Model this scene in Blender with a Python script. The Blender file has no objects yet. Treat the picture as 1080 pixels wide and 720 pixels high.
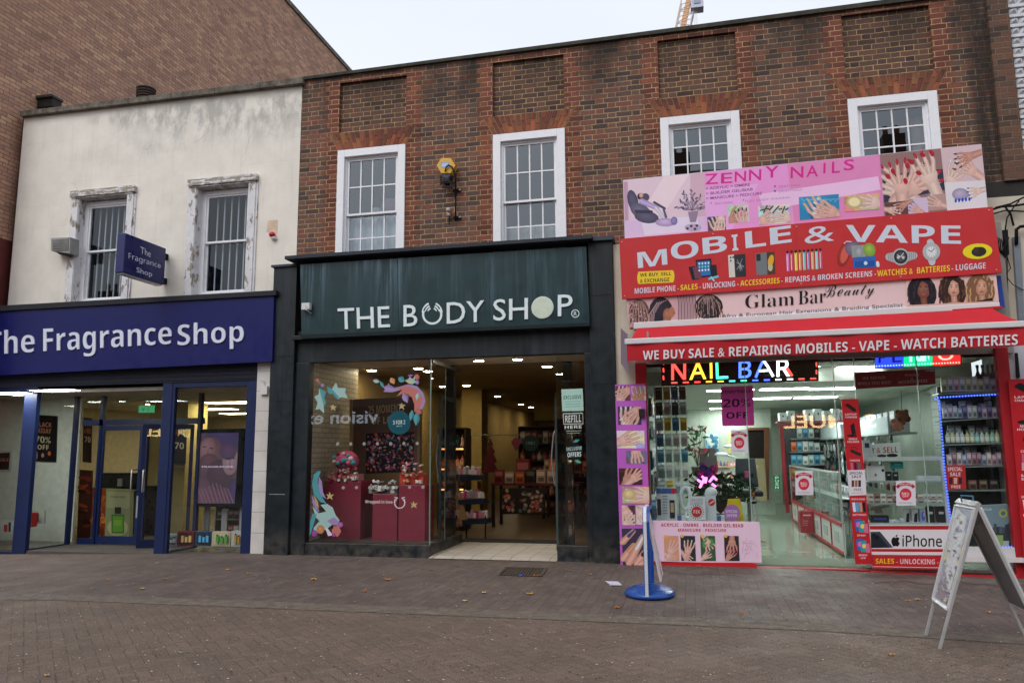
import bpy, bmesh, math, random
from mathutils import Vector, Matrix
R = math.radians
random.seed(7)
scn = bpy.context.scene
col = scn.collection
# ---------------------------------------------------------------- camera
EYE = 1.6; F = 811.0
def _axes(y, p, r):
    cy, sy, cp, sp = math.cos(y), math.sin(y), math.cos(p), math.sin(p)
    f = Vector((sy*cp, cy*cp, sp)); rt = Vector((cy, -sy, 0)); up = rt.cross(f)
    c, s = math.cos(r), math.sin(r)
    return c*rt + s*up, -s*rt + c*up, f
RT, UP, FW = _axes(R(-12.918), R(8.191), R(-0.3934))
cam = bpy.data.objects.new('camera', bpy.data.cameras.new('camera'))
col.objects.link(cam); scn.camera = cam
cam.matrix_world = Matrix(((RT.x, UP.x, -FW.x, 0), (RT.y, UP.y, -FW.y, 0), (RT.z, UP.z, -FW.z, EYE), (0, 0, 0, 1)))
cam.data.sensor_width = 36; cam.data.lens = F/1080*36; cam.data.clip_end = 3000; cam.data.clip_start = 0.05
# ---------------------------------------------------------------- sky and light (overcast)
SUN_EL, SUN_AZ = 48, 205          # azimuth clockwise from +Y
w = bpy.data.worlds.new('World'); scn.world = w; w.use_nodes = True
nt = w.node_tree; bg = nt.nodes['Background']
sky = nt.nodes.new('ShaderNodeTexSky'); sky.sky_type = 'NISHITA'; sky.sun_disc = False
sky.sun_elevation = R(SUN_EL); sky.sun_rotation = R(SUN_AZ); sky.air_density = 1.0; sky.dust_density = 4.0; sky.ozone_density = 1.0
hs = nt.nodes.new('ShaderNodeHueSaturation'); hs.inputs['Saturation'].default_value = 0.22
tc = nt.nodes.new('ShaderNodeTexCoord'); cl = nt.nodes.new('ShaderNodeTexNoise'); cl.inputs['Scale'].default_value = 1.6; cl.inputs['Detail'].default_value = 4
mp = nt.nodes.new('ShaderNodeMapping'); mp.inputs['Scale'].default_value = (1, 1, 3)
mr = nt.nodes.new('ShaderNodeMapRange'); mr.inputs[3].default_value = 0.9; mr.inputs[4].default_value = 1.1
mx = nt.nodes.new('ShaderNodeMixRGB'); mx.blend_type = 'MULTIPLY'; mx.inputs[0].default_value = 1
L = nt.links.new
L(tc.outputs['Generated'], mp.inputs[0]); L(mp.outputs[0], cl.inputs['Vector']); L(cl.outputs['Fac'], mr.inputs[0])
L(sky.outputs[0], hs.inputs['Color']); cd = nt.nodes.new('ShaderNodeMixRGB'); cd.inputs[0].default_value = .72; cd.inputs[2].default_value = (4.85, 5.15, 5.7, 1)   # the closed cloud layer
L(hs.outputs[0], cd.inputs[1]); L(cd.outputs[0], mx.inputs[1]); L(mr.outputs[0], mx.inputs[2]); L(mx.outputs[0], bg.inputs[0])
bg.inputs[1].default_value = 0.13
sun = bpy.data.objects.new('sun', bpy.data.lights.new('sun', 'SUN')); col.objects.link(sun)
sun.data.energy = 0.6; sun.data.angle = R(30); sun.data.color = (1, .97, .93)
sd = Vector((math.sin(R(SUN_AZ))*math.cos(R(SUN_EL)), math.cos(R(SUN_AZ))*math.cos(R(SUN_EL)), math.sin(R(SUN_EL))))
sun.rotation_euler = sd.to_track_quat('Z', 'Y').to_euler()
scn.view_settings.view_transform = 'Standard'; scn.view_settings.look = 'None'; scn.view_settings.gamma = 1
scn.view_settings.use_curve_mapping = False
scn.view_settings.exposure = 0.70
scn.render.engine = 'CYCLES'
scn.cycles.use_denoising = True; scn.cycles.max_bounces = 8; scn.cycles.transparent_max_bounces = 24
scn.cycles.caustics_reflective = False; scn.cycles.caustics_refractive = False
scn.cycles.sample_clamp_indirect = 6
# ---------------------------------------------------------------- measuring: a pixel of the photograph on a wall plane at depth Y
def ray(px, py): return RT*((px-540)/F) - UP*((py-360)/F) + FW
def at(px, py, Y):
    d = ray(px, py); return Vector((0, 0, EYE)) + d*(Y/d.y)
def gat(px, py, z=0):
    d = ray(px, py); return Vector((0, 0, EYE)) + d*((z-EYE)/d.z)
def onp(px, py, p0, n, off=0):
    d = ray(px, py); o = Vector((0, 0, EYE)); return o + d*((Vector(p0)-o).dot(n)/d.dot(n)*(1-off/10))
def gz(x):
    if x < -7: return max(-.15, (x+7)*.024)
    if x > 1: return max(-.09, -(x-1)*.018)
    return 0
# ---------------------------------------------------------------- colours
def c(h, k=1.12):
    h = h.lstrip('#'); o = []
    for i in (0, 2, 4):
        v = int(h[i:i+2], 16)/255
        v = v/12.92 if v <= .04045 else ((v+.055)/1.055)**2.4
        o.append(min(v*k, .86))
    return tuple(o)
def jit(cc, a=.1):
    k = 1+random.uniform(-a, a); return tuple(min(.9, v*k) for v in cc)
# ---------------------------------------------------------------- node helper
class NB:
    def __init__(s, name):
        s.m = bpy.data.materials.new(name); s.m.use_nodes = True; s.t = s.m.node_tree; s.n = s.t.nodes
        s.b = s.n['Principled BSDF']; s.out = s.n['Material Output']
    def new(s, t, **k):
        n = s.n.new('ShaderNode'+t)
        for a, b in k.items(): setattr(n, a, b)
        return n
    def put(s, sock, v):
        if isinstance(v, bpy.types.NodeSocket): s.t.links.new(v, sock)
        else:
            try: sock.default_value = v
            except Exception: sock.default_value = (*v, 1)
    def m_(s, op, a, b=0, c_=0):
        n = s.new('Math', operation=op); s.put(n.inputs[0], a); s.put(n.inputs[1], b); s.put(n.inputs[2], c_); return n.outputs[0]
    def noise(s, vec, scale, detail=3, rough=.55, out='Fac'):
        n = s.new('TexNoise'); s.put(n.inputs['Vector'], vec); n.inputs['Scale'].default_value = scale
        n.inputs['Detail'].default_value = detail; n.inputs['Roughness'].default_value = rough; return n.outputs[out]
    def xyz(s, x, y, z=0):
        n = s.new('CombineXYZ'); s.put(n.inputs[0], x); s.put(n.inputs[1], y); s.put(n.inputs[2], z); return n.outputs[0]
    def pos(s):
        g = s.new('NewGeometry'); sp = s.new('SeparateXYZ'); s.t.links.new(g.outputs['Position'], sp.inputs[0])
        return g.outputs['Position'], sp.outputs[0], sp.outputs[1], sp.outputs[2]
    def ramp(s, f, stops, interp='LINEAR'):
        n = s.new('ValToRGB'); n.color_ramp.interpolation = interp; e = n.color_ramp.elements
        while len(e) < len(stops): e.new(.5)
        for i, (p, cc) in enumerate(stops):
            e[i].position = p; e[i].color = (*cc, 1) if len(cc) == 3 else cc
        s.put(n.inputs[0], f); return n.outputs[0]
    def mix(s, f, a, b, mode='MIX'):
        n = s.new('MixRGB', blend_type=mode); s.put(n.inputs[0], f); s.put(n.inputs[1], a); s.put(n.inputs[2], b); return n.outputs[0]
    def rng(s, v, a, b, c0=0, c1=1, smooth=False):
        n = s.new('MapRange'); n.interpolation_type = 'SMOOTHSTEP' if smooth else 'LINEAR'
        s.put(n.inputs[0], v)
        for i, q in enumerate((a, b, c0, c1)): s.put(n.inputs[i+1], q)
        return n.outputs[0]
    def white(s, vec):
        n = s.new('TexWhiteNoise', noise_dimensions='3D'); s.put(n.inputs[0], vec); return n.outputs['Value']
    def bump(s, h, strength=.4, dist=.01):
        n = s.new('Bump'); s.put(n.inputs['Height'], h); n.inputs['Strength'].default_value = strength; n.inputs['Distance'].default_value = dist
        s.put(s.b.inputs['Normal'], n.outputs[0])
MATS = {}
def simple(name, rough=.5, metallic=0, spec=.5, var=.08, scale=9):
    b = NB(name); a = b.new('Attribute', attribute_name='Col'); p, x, y, z = b.pos()
    n = b.rng(b.noise(p, scale, 5, .6), .25, .75, 1-var, 1+var)
    b.put(b.b.inputs['Base Color'], b.mix(1, a.outputs['Color'], n, 'MULTIPLY'))
    b.put(b.b.inputs['Roughness'], b.rng(b.noise(p, scale*2, 3), .3, .7, max(0, rough-.08), min(1, rough+.1)))
    b.b.inputs['Metallic'].default_value = metallic; b.b.inputs['Specular IOR Level'].default_value = spec
    MATS[name] = b.m; return b
simple('paint', .5); simple('gloss', .3, var=.03, scale=3); simple('matte', .88, spec=.25, var=.12); simple('print', .42, spec=.3, var=.03, scale=4)
simple('metal', .38, .45, var=.06); simple('cloth', .85, spec=.2, var=.07, scale=5); simple('old', .7, spec=.3, var=.22, scale=7)
for nm, st in (('emit', 1.0), ('lamp', 26.0), ('led', 2.2), ('spot', 60.0), ('signlit', 3.5), ('jewel', 9.0)):
    b = NB(nm); a = b.new('Attribute', attribute_name='Col'); b.put(b.b.inputs['Emission Color'], a.outputs['Color']); b.b.inputs['Emission Strength'].default_value = st
    b.b.inputs['Base Color'].default_value = (.05, .05, .05, 1); MATS[nm] = b.m
def glass_mat(name, tint, base=.05, rough=0.0, wav=0.0):
    b = NB(name); b.n.remove(b.b)
    tr = b.new('BsdfTransparent'); tr.inputs[0].default_value = (*tint, 1); gl = b.new('BsdfGlossy'); gl.inputs['Roughness'].default_value = rough; gl.inputs[0].default_value = (.86, .93, 1, 1)
    lw = b.new('LayerWeight'); lw.inputs[0].default_value = .5
    f = b.m_('ADD', b.m_('MULTIPLY', b.m_('POWER', lw.outputs['Facing'], 4), 1-base), base)
    if wav:
        p, x, y, z = b.pos(); bm = b.new('Bump'); bm.inputs['Strength'].default_value = wav; bm.inputs['Distance'].default_value = .02
        b.put(bm.inputs['Height'], b.noise(p, 1.3, 1)); b.put(gl.inputs['Normal'], bm.outputs[0])
    ms = b.new('MixShader'); b.put(ms.inputs[0], f); b.t.links.new(tr.outputs[0], ms.inputs[1]); b.t.links.new(gl.outputs[0], ms.inputs[2])
    b.t.links.new(ms.outputs[0], b.out.inputs[0]); MATS[name] = b.m
glass_mat('glass', (.93, .95, .94), .045); glass_mat('windowglass', (.62, .68, .72), .125, 0, .04); glass_mat('barredglass', (.7, .74, .76), .05, 0, .03); glass_mat('greenglass', (.88, .94, .90), .06)
# ---- brick in Flemish bond; u, v are metres along the wall
def brick(name, stops, mortar, h=.085, P=.385, j=.0095, horiz='x', stain=None, flem=True, topdirt=None, patch=None):
    b = NB(name); p, x, y, z = b.pos()
    u0 = x if horiz == 'x' else y
    wob = b.noise(p, 3.5, 2); wob2 = b.noise(p, 30, 3)
    u = b.m_('ADD', u0, b.m_('MULTIPLY', b.m_('SUBTRACT', wob2, .5), .012))
    v = b.m_('ADD', z, b.m_('MULTIPLY', b.m_('SUBTRACT', b.noise(p, 22, 3), .5), .012))
    v = b.m_('ADD', v, b.m_('MULTIPLY', b.m_('SUBTRACT', wob, .5), .012))
    r = b.m_('DIVIDE', v, h); row = b.m_('FLOOR', r); fv = b.m_('FRACT', r)
    off = b.m_('MULTIPLY', b.m_('MODULO', row, 2), .5)
    uu = b.m_('ADD', b.m_('DIVIDE', u, P), b.m_('ADD', off, 100)); cell = b.m_('FLOOR', uu); fu = b.m_('FRACT', uu)
    jj = j/P
    if flem:
        hd = b.m_('GREATER_THAN', fu, .665)
        d1 = b.m_('MINIMUM', fu, b.m_('SUBTRACT', 1, fu)); d2 = b.m_('ABSOLUTE', b.m_('SUBTRACT', fu, .665))
        du = b.m_('MULTIPLY', b.m_('MINIMUM', d1, d2), P)
    else:
        hd = 0.0; du = b.m_('MULTIPLY', b.m_('MINIMUM', fu, b.m_('SUBTRACT', 1, fu)), P)
    dv = b.m_('MULTIPLY', b.m_('MINIMUM', fv, b.m_('SUBTRACT', 1, fv)), h)
    d = b.m_('MINIMUM', du, dv)
    mask = b.rng(d, j*.35, j*.8, 0, 1, True)
    rnd = b.white(b.xyz(cell, row, hd))
    tone = b.m_('ADD', b.m_('MULTIPLY', rnd, .8), b.m_('MULTIPLY', b.noise(p, 1.1, 3), .45))
    tone = b.m_('SUBTRACT', tone, .12)
    cc = b.ramp(tone, stops)
    cc = b.mix(1, cc, b.rng(b.noise(p, 60, 4, .7), .25, .75, .72, 1.28), 'MULTIPLY')
    mc = b.mix(1, mortar, b.rng(b.noise(p, 5, 4), .3, .7, .5, 1.15), 'MULTIPLY')
    cc = b.mix(mask, mc, cc)
    if topdirt:   # soot and algae under the coping
        z0, z1, x0 = topdirt
        f = b.m_('MULTIPLY', b.rng(z, z0, z1, 0, 1, True), b.rng(b.noise(b.xyz(b.m_('MULTIPLY', x, 1.3), 0, b.m_('MULTIPLY', z, .5)), 1.0, 4), .38, .6))
        f2 = b.m_('MULTIPLY', b.rng(x, x0, x0+.35, 0, 1, True), b.rng(b.noise(b.xyz(b.m_('MULTIPLY', x, 5), 0, b.m_('MULTIPLY', z, .8)), 1.0, 4), .3, .5))
        cc = b.mix(b.m_('MULTIPLY', b.m_('MAXIMUM', f, f2), .85), cc, (.02, .019, .017))
    if patch:
        f = b.rng(b.noise(p, .45, 4), .4, .65); cc = b.mix(b.m_('MULTIPLY', f, patch[0]), cc, patch[1])
    fl = b.rng(b.noise(p, 14, 5, .75), .66, .74)      # pale bloom
    cc = b.mix(b.m_('MULTIPLY', fl, .4), cc, (.36, .33, .31))
    b.put(b.b.inputs['Base Color'], cc); b.b.inputs['Roughness'].default_value = .9; b.b.inputs['Specular IOR Level'].default_value = .25
    b.bump(b.m_('ADD', mask, b.m_('MULTIPLY', b.noise(p, 45, 4), .5)), .7, .008)
    MATS[name] = b.m
brick('brown_brick', [(0, c('#3f3434')), (.25, c('#54443f')), (.5, c('#674e46')), (.72, c('#724f44')), (.88, c('#74493e')), (1, c('#78473b'))], c('#ae9470'), topdirt=(6.9, 8.15, 3.95))
brick('panel_brick', [(0, c('#352a2b')), (.4, c('#57433c')), (.8, c('#64493f')), (1, c('#6a463d'))], c('#b0956c'), topdirt=(7.3, 8.2, 9))
brick('red_brick', [(0, c('#54302a')), (.4, c('#683d33')), (.8, c('#77473a')), (1, c('#8c533a'))], c('#b09571'), topdirt=(7.9, 8.3, 3.98))
brick('arch_brick', [(0, c('#7a3b28')), (1, c('#a04f2e'))], c('#8f6f50'), topdirt=(6.95, 7.25, 9))
brick('store_brick', [(0, c('#8a6b5c')), (.3, c('#a37e6d')), (.65, c('#b18973')), (1, c('#c9a283'))], c('#836b58'), h=.082, P=.25, j=.011, horiz='y', flem=False, patch=(.3, c('#86695b')))
brick('opposite_brick', [(0, c('#4a3229')), (.5, c('#6b4636')), (1, c('#845a43'))], c('#7d6d59'), flem=False, P=.26)
b = NB('arch_dirt'); a = b.new('Attribute', attribute_name='Col'); p, x, y, z = b.pos()
f = b.m_('MULTIPLY', b.rng(z, 6.86, 7.12, 0, 1, True), b.rng(b.noise(b.xyz(b.m_('MULTIPLY', x, 14), 0, z), 1, 4), .38, .62))
cc = b.mix(1, a.outputs['Color'], b.rng(b.noise(p, 40, 4, .7), .25, .75, .72, 1.28), 'MULTIPLY')
b.put(b.b.inputs['Base Color'], b.mix(b.m_('MULTIPLY', f, .8), cc, (.025, .02, .018))); b.b.inputs['Roughness'].default_value = .9; MATS['arch_dirt'] = b.m
brick('pier_brick', [(0, c('#3c302b')), (.5, c('#5a453a')), (1, c('#6e4c3c'))], c('#6f665c'), flem=False, P=.2)
# ---- painted brick inside
b = NB('white_brick'); p, x, y, z = b.pos()
bt = b.new('TexBrick'); b.put(bt.inputs['Vector'], b.xyz(y, z)); bt.inputs['Scale'].default_value = 1; bt.inputs['Brick Width'].default_value = .26; bt.inputs['Row Height'].default_value = .085
bt.inputs['Mortar Size'].default_value = .008; bt.inputs['Color1'].default_value = (*c('#a39a86'), 1); bt.inputs['Color2'].default_value = (*c('#b3a992'), 1); bt.inputs['Mortar'].default_value = (*c('#80776a'), 1)
b.put(b.b.inputs['Base Color'], bt.outputs[0]); b.bump(bt.outputs['Fac'], -.5, .01); MATS['white_brick'] = b.m
# ---- stucco
def stucco(name, base, blocks=True, top=8.2, dirt=.75):
    b = NB(name); p, x, y, z = b.pos()
    cc = b.mix(1, base, b.rng(b.noise(p, 2.2, 6, .65), .3, .7, .9, 1.06), 'MULTIPLY')
    st = b.noise(b.xyz(b.m_('MULTIPLY', x, 2.6), 0, b.m_('MULTIPLY', z, 1.3)), 1, 6, .7)
    band = b.m_('MULTIPLY', b.rng(z, top-1.35, top-.5, 0, 1, True), b.rng(z, top-.05, top-.3, 0, 1, True))
    big = b.rng(b.noise(b.xyz(b.m_('MULTIPLY', x, .55), 3.3, z), 1, 2), .42, .55)
    f = b.m_('MULTIPLY', b.m_('MULTIPLY', b.rng(st, .42, .56), band), big)
    cc = b.mix(b.m_('MULTIPLY', f, dirt), cc, c('#989590'))
    fine = b.rng(b.noise(b.xyz(b.m_('MULTIPLY', x, 12), 0, b.m_('MULTIPLY', z, .6)), 1, 5), .55, .75)
    cc = b.mix(b.m_('MULTIPLY', fine, .22), cc, c('#a39c8c'))
    if blocks:
        bt = b.new('TexBrick'); b.put(bt.inputs['Vector'], b.xyz(b.m_('ADD', x, b.m_('MULTIPLY', b.noise(p, 5), .02)), b.m_('ADD', z, b.m_('MULTIPLY', b.noise(p, 4), .02)))); bt.inputs['Scale'].default_value = 1
        bt.inputs['Brick Width'].default_value = 1.5; bt.inputs['Row Height'].default_value = .42; bt.inputs['Mortar Size'].default_value = .004; bt.inputs['Mortar Smooth'].default_value = 1
        ln = b.m_('MULTIPLY', bt.outputs['Fac'], b.rng(b.noise(p, 1.7, 3), .42, .6)); cc = b.mix(b.m_('MULTIPLY', ln, .35), cc, c('#8d887c'))
    cr = b.new('TexVoronoi', feature='DISTANCE_TO_EDGE'); b.put(cr.inputs['Vector'], b.mix(.08, p, b.noise(p, 3, 4, .6, 'Color'))); cr.inputs['Scale'].default_value = .9
    crk = b.m_('MULTIPLY', b.rng(cr.outputs['Distance'], 0, .006, 1, 0), b.rng(b.noise(p, 1.6, 2), .6, .66)); cc = b.mix(b.m_('MULTIPLY', crk, .5), cc, c('#77736a'))
    b.put(b.b.inputs['Base Color'], cc); b.b.inputs['Roughness'].default_value = .85; b.bump(b.noise(p, 60, 4), .15, .004); MATS[name] = b.m
stucco('stucco', c('#dad4ca')); stucco('cream_render', c('#c4baa9'), False, 30)
# ---- flaking white paint on the old surrounds
b = NB('flaking_paint'); p, x, y, z = b.pos()
n = b.noise(b.xyz(b.m_('MULTIPLY', x, 9), b.m_('MULTIPLY', y, 9), b.m_('MULTIPLY', z, 4)), 1, 6, .68)
f = b.rng(n, .555, .58); cc = b.mix(b.noise(p, 25, 3), c('#6f655c'), c('#a0968a'))
tp = b.rng(z, 6.33, 6.36, 0, 1); n2 = b.noise(b.xyz(b.m_('MULTIPLY', x, 5), 0, b.m_('MULTIPLY', z, 30)), 1, 5, .7)
f = b.m_('MAXIMUM', f, b.m_('MULTIPLY', tp, b.rng(n2, .46, .5)))
cc = b.mix(f, b.mix(1, c('#cfced0'), b.rng(b.noise(p, 8, 4), .3, .7, .88, 1.05), 'MULTIPLY'), cc)
b.put(b.b.inputs['Base Color'], cc); b.b.inputs['Roughness'].default_value = .7; b.bump(f, -.5, .004); MATS['flaking_paint'] = b.m
# ---- dark green painted boards with pale run-off streaks
def streaked(name, base, pale, amt, zt, zb):
    b = NB(name); p, x, y, z = b.pos()
    s1 = b.rng(b.noise(b.xyz(b.m_('MULTIPLY', x, 9), 0, b.m_('MULTIPLY', z, .35)), 1, 6, .72), .46, .68)
    s2 = b.rng(b.noise(b.xyz(b.m_('MULTIPLY', x, 1.2), 0, b.m_('MULTIPLY', z, .3)), 1, 3), .42, .62)
    fade = b.rng(z, zb, zt, .0, 1)
    f = b.m_('MULTIPLY', b.m_('MULTIPLY', b.m_('MULTIPLY', s1, s2), fade), amt)
    cc = b.mix(1, base, b.rng(b.noise(p, 3, 5), .3, .7, .8, 1.2), 'MULTIPLY'); cc = b.mix(f, cc, pale)
    chip = b.m_('MULTIPLY', b.rng(b.noise(p, 26, 5, .75), .70, .72), b.rng(b.noise(p, 1.6, 3), .5, .58)); cc = b.mix(b.m_('MULTIPLY', chip, .7), cc, c('#a3adb0'))
    foot = b.m_('MULTIPLY', b.rng(z, .55, .0, 0, 1, True), b.rng(b.noise(p, 7, 5), .35, .65)); cc = b.mix(b.m_('MULTIPLY', foot, .6), cc, c('#5a544c'))
    b.put(b.b.inputs['Base Color'], cc); b.put(b.b.inputs['Roughness'], b.rng(b.noise(p, 6, 4), .3, .7, .32, .55)); b.b.inputs['Specular IOR Level'].default_value = .4; MATS[name] = b.m
streaked('green_board', c('#0c2c31'), c('#7f9cad'), .7, 4.9, 3.5)
streaked('teal_paint', c('#11191e'), c('#5b6d78'), .25, 5, 0)
# ---- blue timber, scuffed
b = NB('blue_paint'); a = b.new('Attribute', attribute_name='Col'); p, x, y, z = b.pos()
f = b.rng(b.noise(p, 18, 6, .75), .66, .7); cc = b.mix(1, a.outputs['Color'], b.rng(b.noise(p, 3, 4), .3, .7, .85, 1.2), 'MULTIPLY')
b.put(b.b.inputs['Base Color'], b.mix(b.m_('MULTIPLY', f, .45), cc, c('#7284a6'))); b.b.inputs['Roughness'].default_value = .38; MATS['blue_paint'] = b.m
# ---- zigzag lead / concrete coping
b = NB('coping'); p, x, y, z = b.pos(); cc = b.ramp(b.noise(p, 6, 6, .7), [(.3, c('#332f2a')), (.5, c('#5c554c')), (.7, c('#7b746a'))])
bt = b.m_('FRACT', b.m_('MULTIPLY', x, 1.1)); cc = b.mix(b.rng(b.m_('ABSOLUTE', b.m_('SUBTRACT', bt, .5)), .485, .5), cc, (.02, .02, .02))
b.put(b.b.inputs['Base Color'], cc); b.b.inputs['Roughness'].default_value = .9; b.bump(b.noise(p, 30, 5), .6, .01); MATS['coping'] = b.m
b = NB('dark_coping'); p, x, y, z = b.pos(); b.put(b.b.inputs['Base Color'], b.ramp(b.noise(p, 5, 6, .7), [(.3, c('#1f1d1a')), (.6, c('#3c3a30')), (.75, c('#5a5648'))])); b.b.inputs['Roughness'].default_value = .9; MATS['dark_coping'] = b.m
# ---- paving
def paving(name, kind, cols, joint, w_=.11, speck=.5, jd=.006):
    b = NB(name); p, x, y, z = b.pos()
    nx = b.m_('MULTIPLY', b.m_('SUBTRACT', b.noise(p, 12, 2), .5), .008)
    if kind == 'herring':
        s = 1/(w_*math.sqrt(2))
        X = b.m_('ADD', b.m_('MULTIPLY', b.m_('SUBTRACT', y, x), s), 400.); Y = b.m_('ADD', b.m_('MULTIPLY', b.m_('ADD', x, y), s), 400.)
        X = b.m_('ADD', X, b.m_('MULTIPLY', nx, 6)); Y = b.m_('ADD', Y, b.m_('MULTIPLY', nx, 6))
        i = b.m_('FLOOR', X); j = b.m_('FLOOR', Y); fx = b.m_('FRACT', X); fy = b.m_('FRACT', Y)
        m = b.m_('FLOORED_MODULO', b.m_('SUBTRACT', i, j), 4)
        def eq(k): return b.m_('COMPARE', m, float(k), .1)
        e = [eq(k) for k in range(4)]
        dr = b.m_('ADD', b.m_('SUBTRACT', 1, fx), e[0]); dl = b.m_('ADD', fx, e[1]); dt = b.m_('ADD', b.m_('SUBTRACT', 1, fy), e[3]); db = b.m_('ADD', fy, e[2])
        d = b.m_('MULTIPLY', b.m_('MINIMUM', b.m_('MINIMUM', dr, dl), b.m_('MINIMUM', dt, db)), w_)
        rnd = b.white(b.xyz(b.m_('SUBTRACT', i, e[1]), b.m_('SUBTRACT', j, e[2]), b.m_('GREATER_THAN', m, 1.5)))
    else:
        U = b.m_('ADD', y, 50.0) ; V = b.m_('ADD', x, 50.0)
        V = b.m_('ADD', V, nx)
        r = b.m_('DIVIDE', V, w_); row = b.m_('FLOOR', r); fv = b.m_('FRACT', r)
        uu = b.m_('ADD', b.m_('DIVIDE', U, w_*2.05), b.m_('MULTIPLY', b.m_('MODULO', row, 2), .5)); cell = b.m_('FLOOR', uu); fu = b.m_('FRACT', uu)
        d = b.m_('MINIMUM', b.m_('MULTIPLY', b.m_('MINIMUM', fv, b.m_('SUBTRACT', 1, fv)), w_), b.m_('MULTIPLY', b.m_('MINIMUM', fu, b.m_('SUBTRACT', 1, fu)), w_*2.05))
        rnd = b.white(b.xyz(cell, row, 0))
    mask = b.rng(d, jd*.3, jd, 0, 1, True)
    tone = b.m_('ADD', b.m_('MULTIPLY', rnd, .5), b.m_('MULTIPLY', b.noise(p, .7, 4), .6)); tone = b.m_('SUBTRACT', tone, .05)
    cc = b.ramp(tone, cols); cc = b.mix(1, cc, b.rng(b.noise(p, 70, 5, .8), .3, .7, .62, 1.4), 'MULTIPLY'); cc = b.mix(1, cc, b.rng(b.noise(p, 16, 4, .7), .3, .7, .86, 1.14), 'MULTIPLY')
    cc = b.mix(b.m_('MULTIPLY', b.m_('SUBTRACT', 1, mask), b.rng(b.noise(p, 2.3, 4), .3, .65, .12, .7)), cc, joint)
    sp = b.rng(b.noise(p, 95, 2, .5), .62, .68)           # pale grit and chippings
    cc = b.mix(b.m_('MULTIPLY', sp, speck), cc, c('#a3978c'))
    gum = b.new('TexVoronoi'); b.put(gum.inputs['Vector'], p); gum.inputs['Scale'].default_value = 3.1
    g = b.m_('MULTIPLY', b.rng(gum.outputs['Distance'], .05, .07, 1, 0), b.rng(b.white(gum.outputs['Position']), .6, .62, 0, .5)); cc = b.mix(g, cc, c('#8f857c'))
    dirty = b.rng(b.noise(p, .9, 5, .6), .4, .7); cc = b.mix(b.m_('MULTIPLY', dirty, .28), cc, c('#332c29'))
    b.put(b.b.inputs['Base Color'], cc); b.put(b.b.inputs['Roughness'], b.rng(b.noise(p, 1.3, 4), .35, .65, .55, .85)); b.b.inputs['Specular IOR Level'].default_value = .35
    b.bump(b.m_('ADD', mask, b.m_('MULTIPLY', b.noise(p, 70, 4), .6)), .6, .005); MATS[name] = b.m
paving('footway', 'run', [(0, c('#463c39')), (.5, c('#574b46')), (1, c('#66574f'))], c('#2c2623'), .105, .35)
paving('road_blocks', 'herring', [(0, c('#55473f')), (.5, c('#5f5046')), (1, c('#6b5a4e'))], c('#3a312c'), .10, 1.0, .008)
def ground_plain(name, stops, scale=8):
    b = NB(name); p, x, y, z = b.pos(); cc = b.ramp(b.noise(p, scale, 7, .7), stops); cc = b.mix(b.m_('MULTIPLY', b.rng(b.noise(p, 90, 2), .62, .7), .4), cc, c('#a3978c'))
    b.put(b.b.inputs['Base Color'], cc); b.b.inputs['Roughness'].default_value = .85; b.bump(b.noise(p, 60, 4), .5, .005); MATS[name] = b.m
ground_plain('channel', [(.3, c('#3f3731')), (.5, c('#5a5047')), (.7, c('#6f6558'))])
ground_plain('screed', [(.3, c('#463d39')), (.5, c('#574c47')), (.62, c('#665b55')), (.70, c('#a89e97'))], 3)
ground_plain('asphalt', [(.3, c('#3b3836')), (.6, c('#4d4a48'))], 20)
def tiles(name, ca, cb, mort, sx, sy, rough=.3, vert=False):
    b = NB(name); p, x, y, z = b.pos(); bt = b.new('TexBrick'); bt.offset = 0
    b.put(bt.inputs['Vector'], b.xyz(x if not vert else b.m_('ADD', x, y), z if vert else y)); bt.inputs['Scale'].default_value = 1; bt.inputs['Brick Width'].default_value = sx; bt.inputs['Row Height'].default_value = sy
    bt.inputs['Mortar Size'].default_value = .006; bt.inputs['Color1'].default_value = (*ca, 1); bt.inputs['Color2'].default_value = (*cb, 1); bt.inputs['Mortar'].default_value = (*mort, 1)
    b.put(b.b.inputs['Base Color'], b.mix(1, bt.outputs[0], b.rng(b.noise(p, 3, 5), .3, .7, .86, 1.06), 'MULTIPLY')); b.b.inputs['Roughness'].default_value = rough; MATS[name] = b.m
tiles('lobby_tiles', c('#a69d92'), c('#b0a79b'), c('#5d564c'), .3, .3, .5); tiles('floor_tiles', c('#8f9a8c'), c('#97a294'), c('#727b70'), .6, .6, .12)
tiles('pier_tiles', c('#c5c0bb'), c('#cdc8c3'), c('#a39e98'), .6, .33, .35, True); tiles('wood_floor', c('#5a4a38'), c('#6b5945'), c('#40352a'), .18, 1.2, .4)
b = NB('ground_dark'); b.b.inputs['Base Color'].default_value = (.06, .055, .05, 1); b.b.inputs['Roughness'].default_value = .9; MATS['ground_dark'] = b.m
# ---------------------------------------------------------------- mesh builder
_tc = {}; _tb = {}
SANS = {**{chr(65+i): chr(0x1D5D4+i) for i in range(26)}, **{chr(97+i): chr(0x1D5EE+i) for i in range(26)}, **{chr(48+i): chr(0x1D7EC+i) for i in range(10)}}
SANSR = {**{chr(65+i): chr(0x1D5A0+i) for i in range(26)}, **{chr(97+i): chr(0x1D5BA+i) for i in range(26)}, **{chr(48+i): chr(0x1D7E2+i) for i in range(10)}}
SERIF = {**{chr(65+i): chr(0x1D400+i) for i in range(26)}, **{chr(97+i): chr(0x1D41A+i) for i in range(26)}}
THIN = dict(zip('Beauty', '\u212c\u212f\U0001d4b6\U0001d4ca\U0001d4c9\U0001d4ce'))
SCRIPT = {**{chr(65+i): chr(0x1D4D0+i) for i in range(26)}, **{chr(97+i): chr(0x1D4EA+i) for i in range(26)}}
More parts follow.
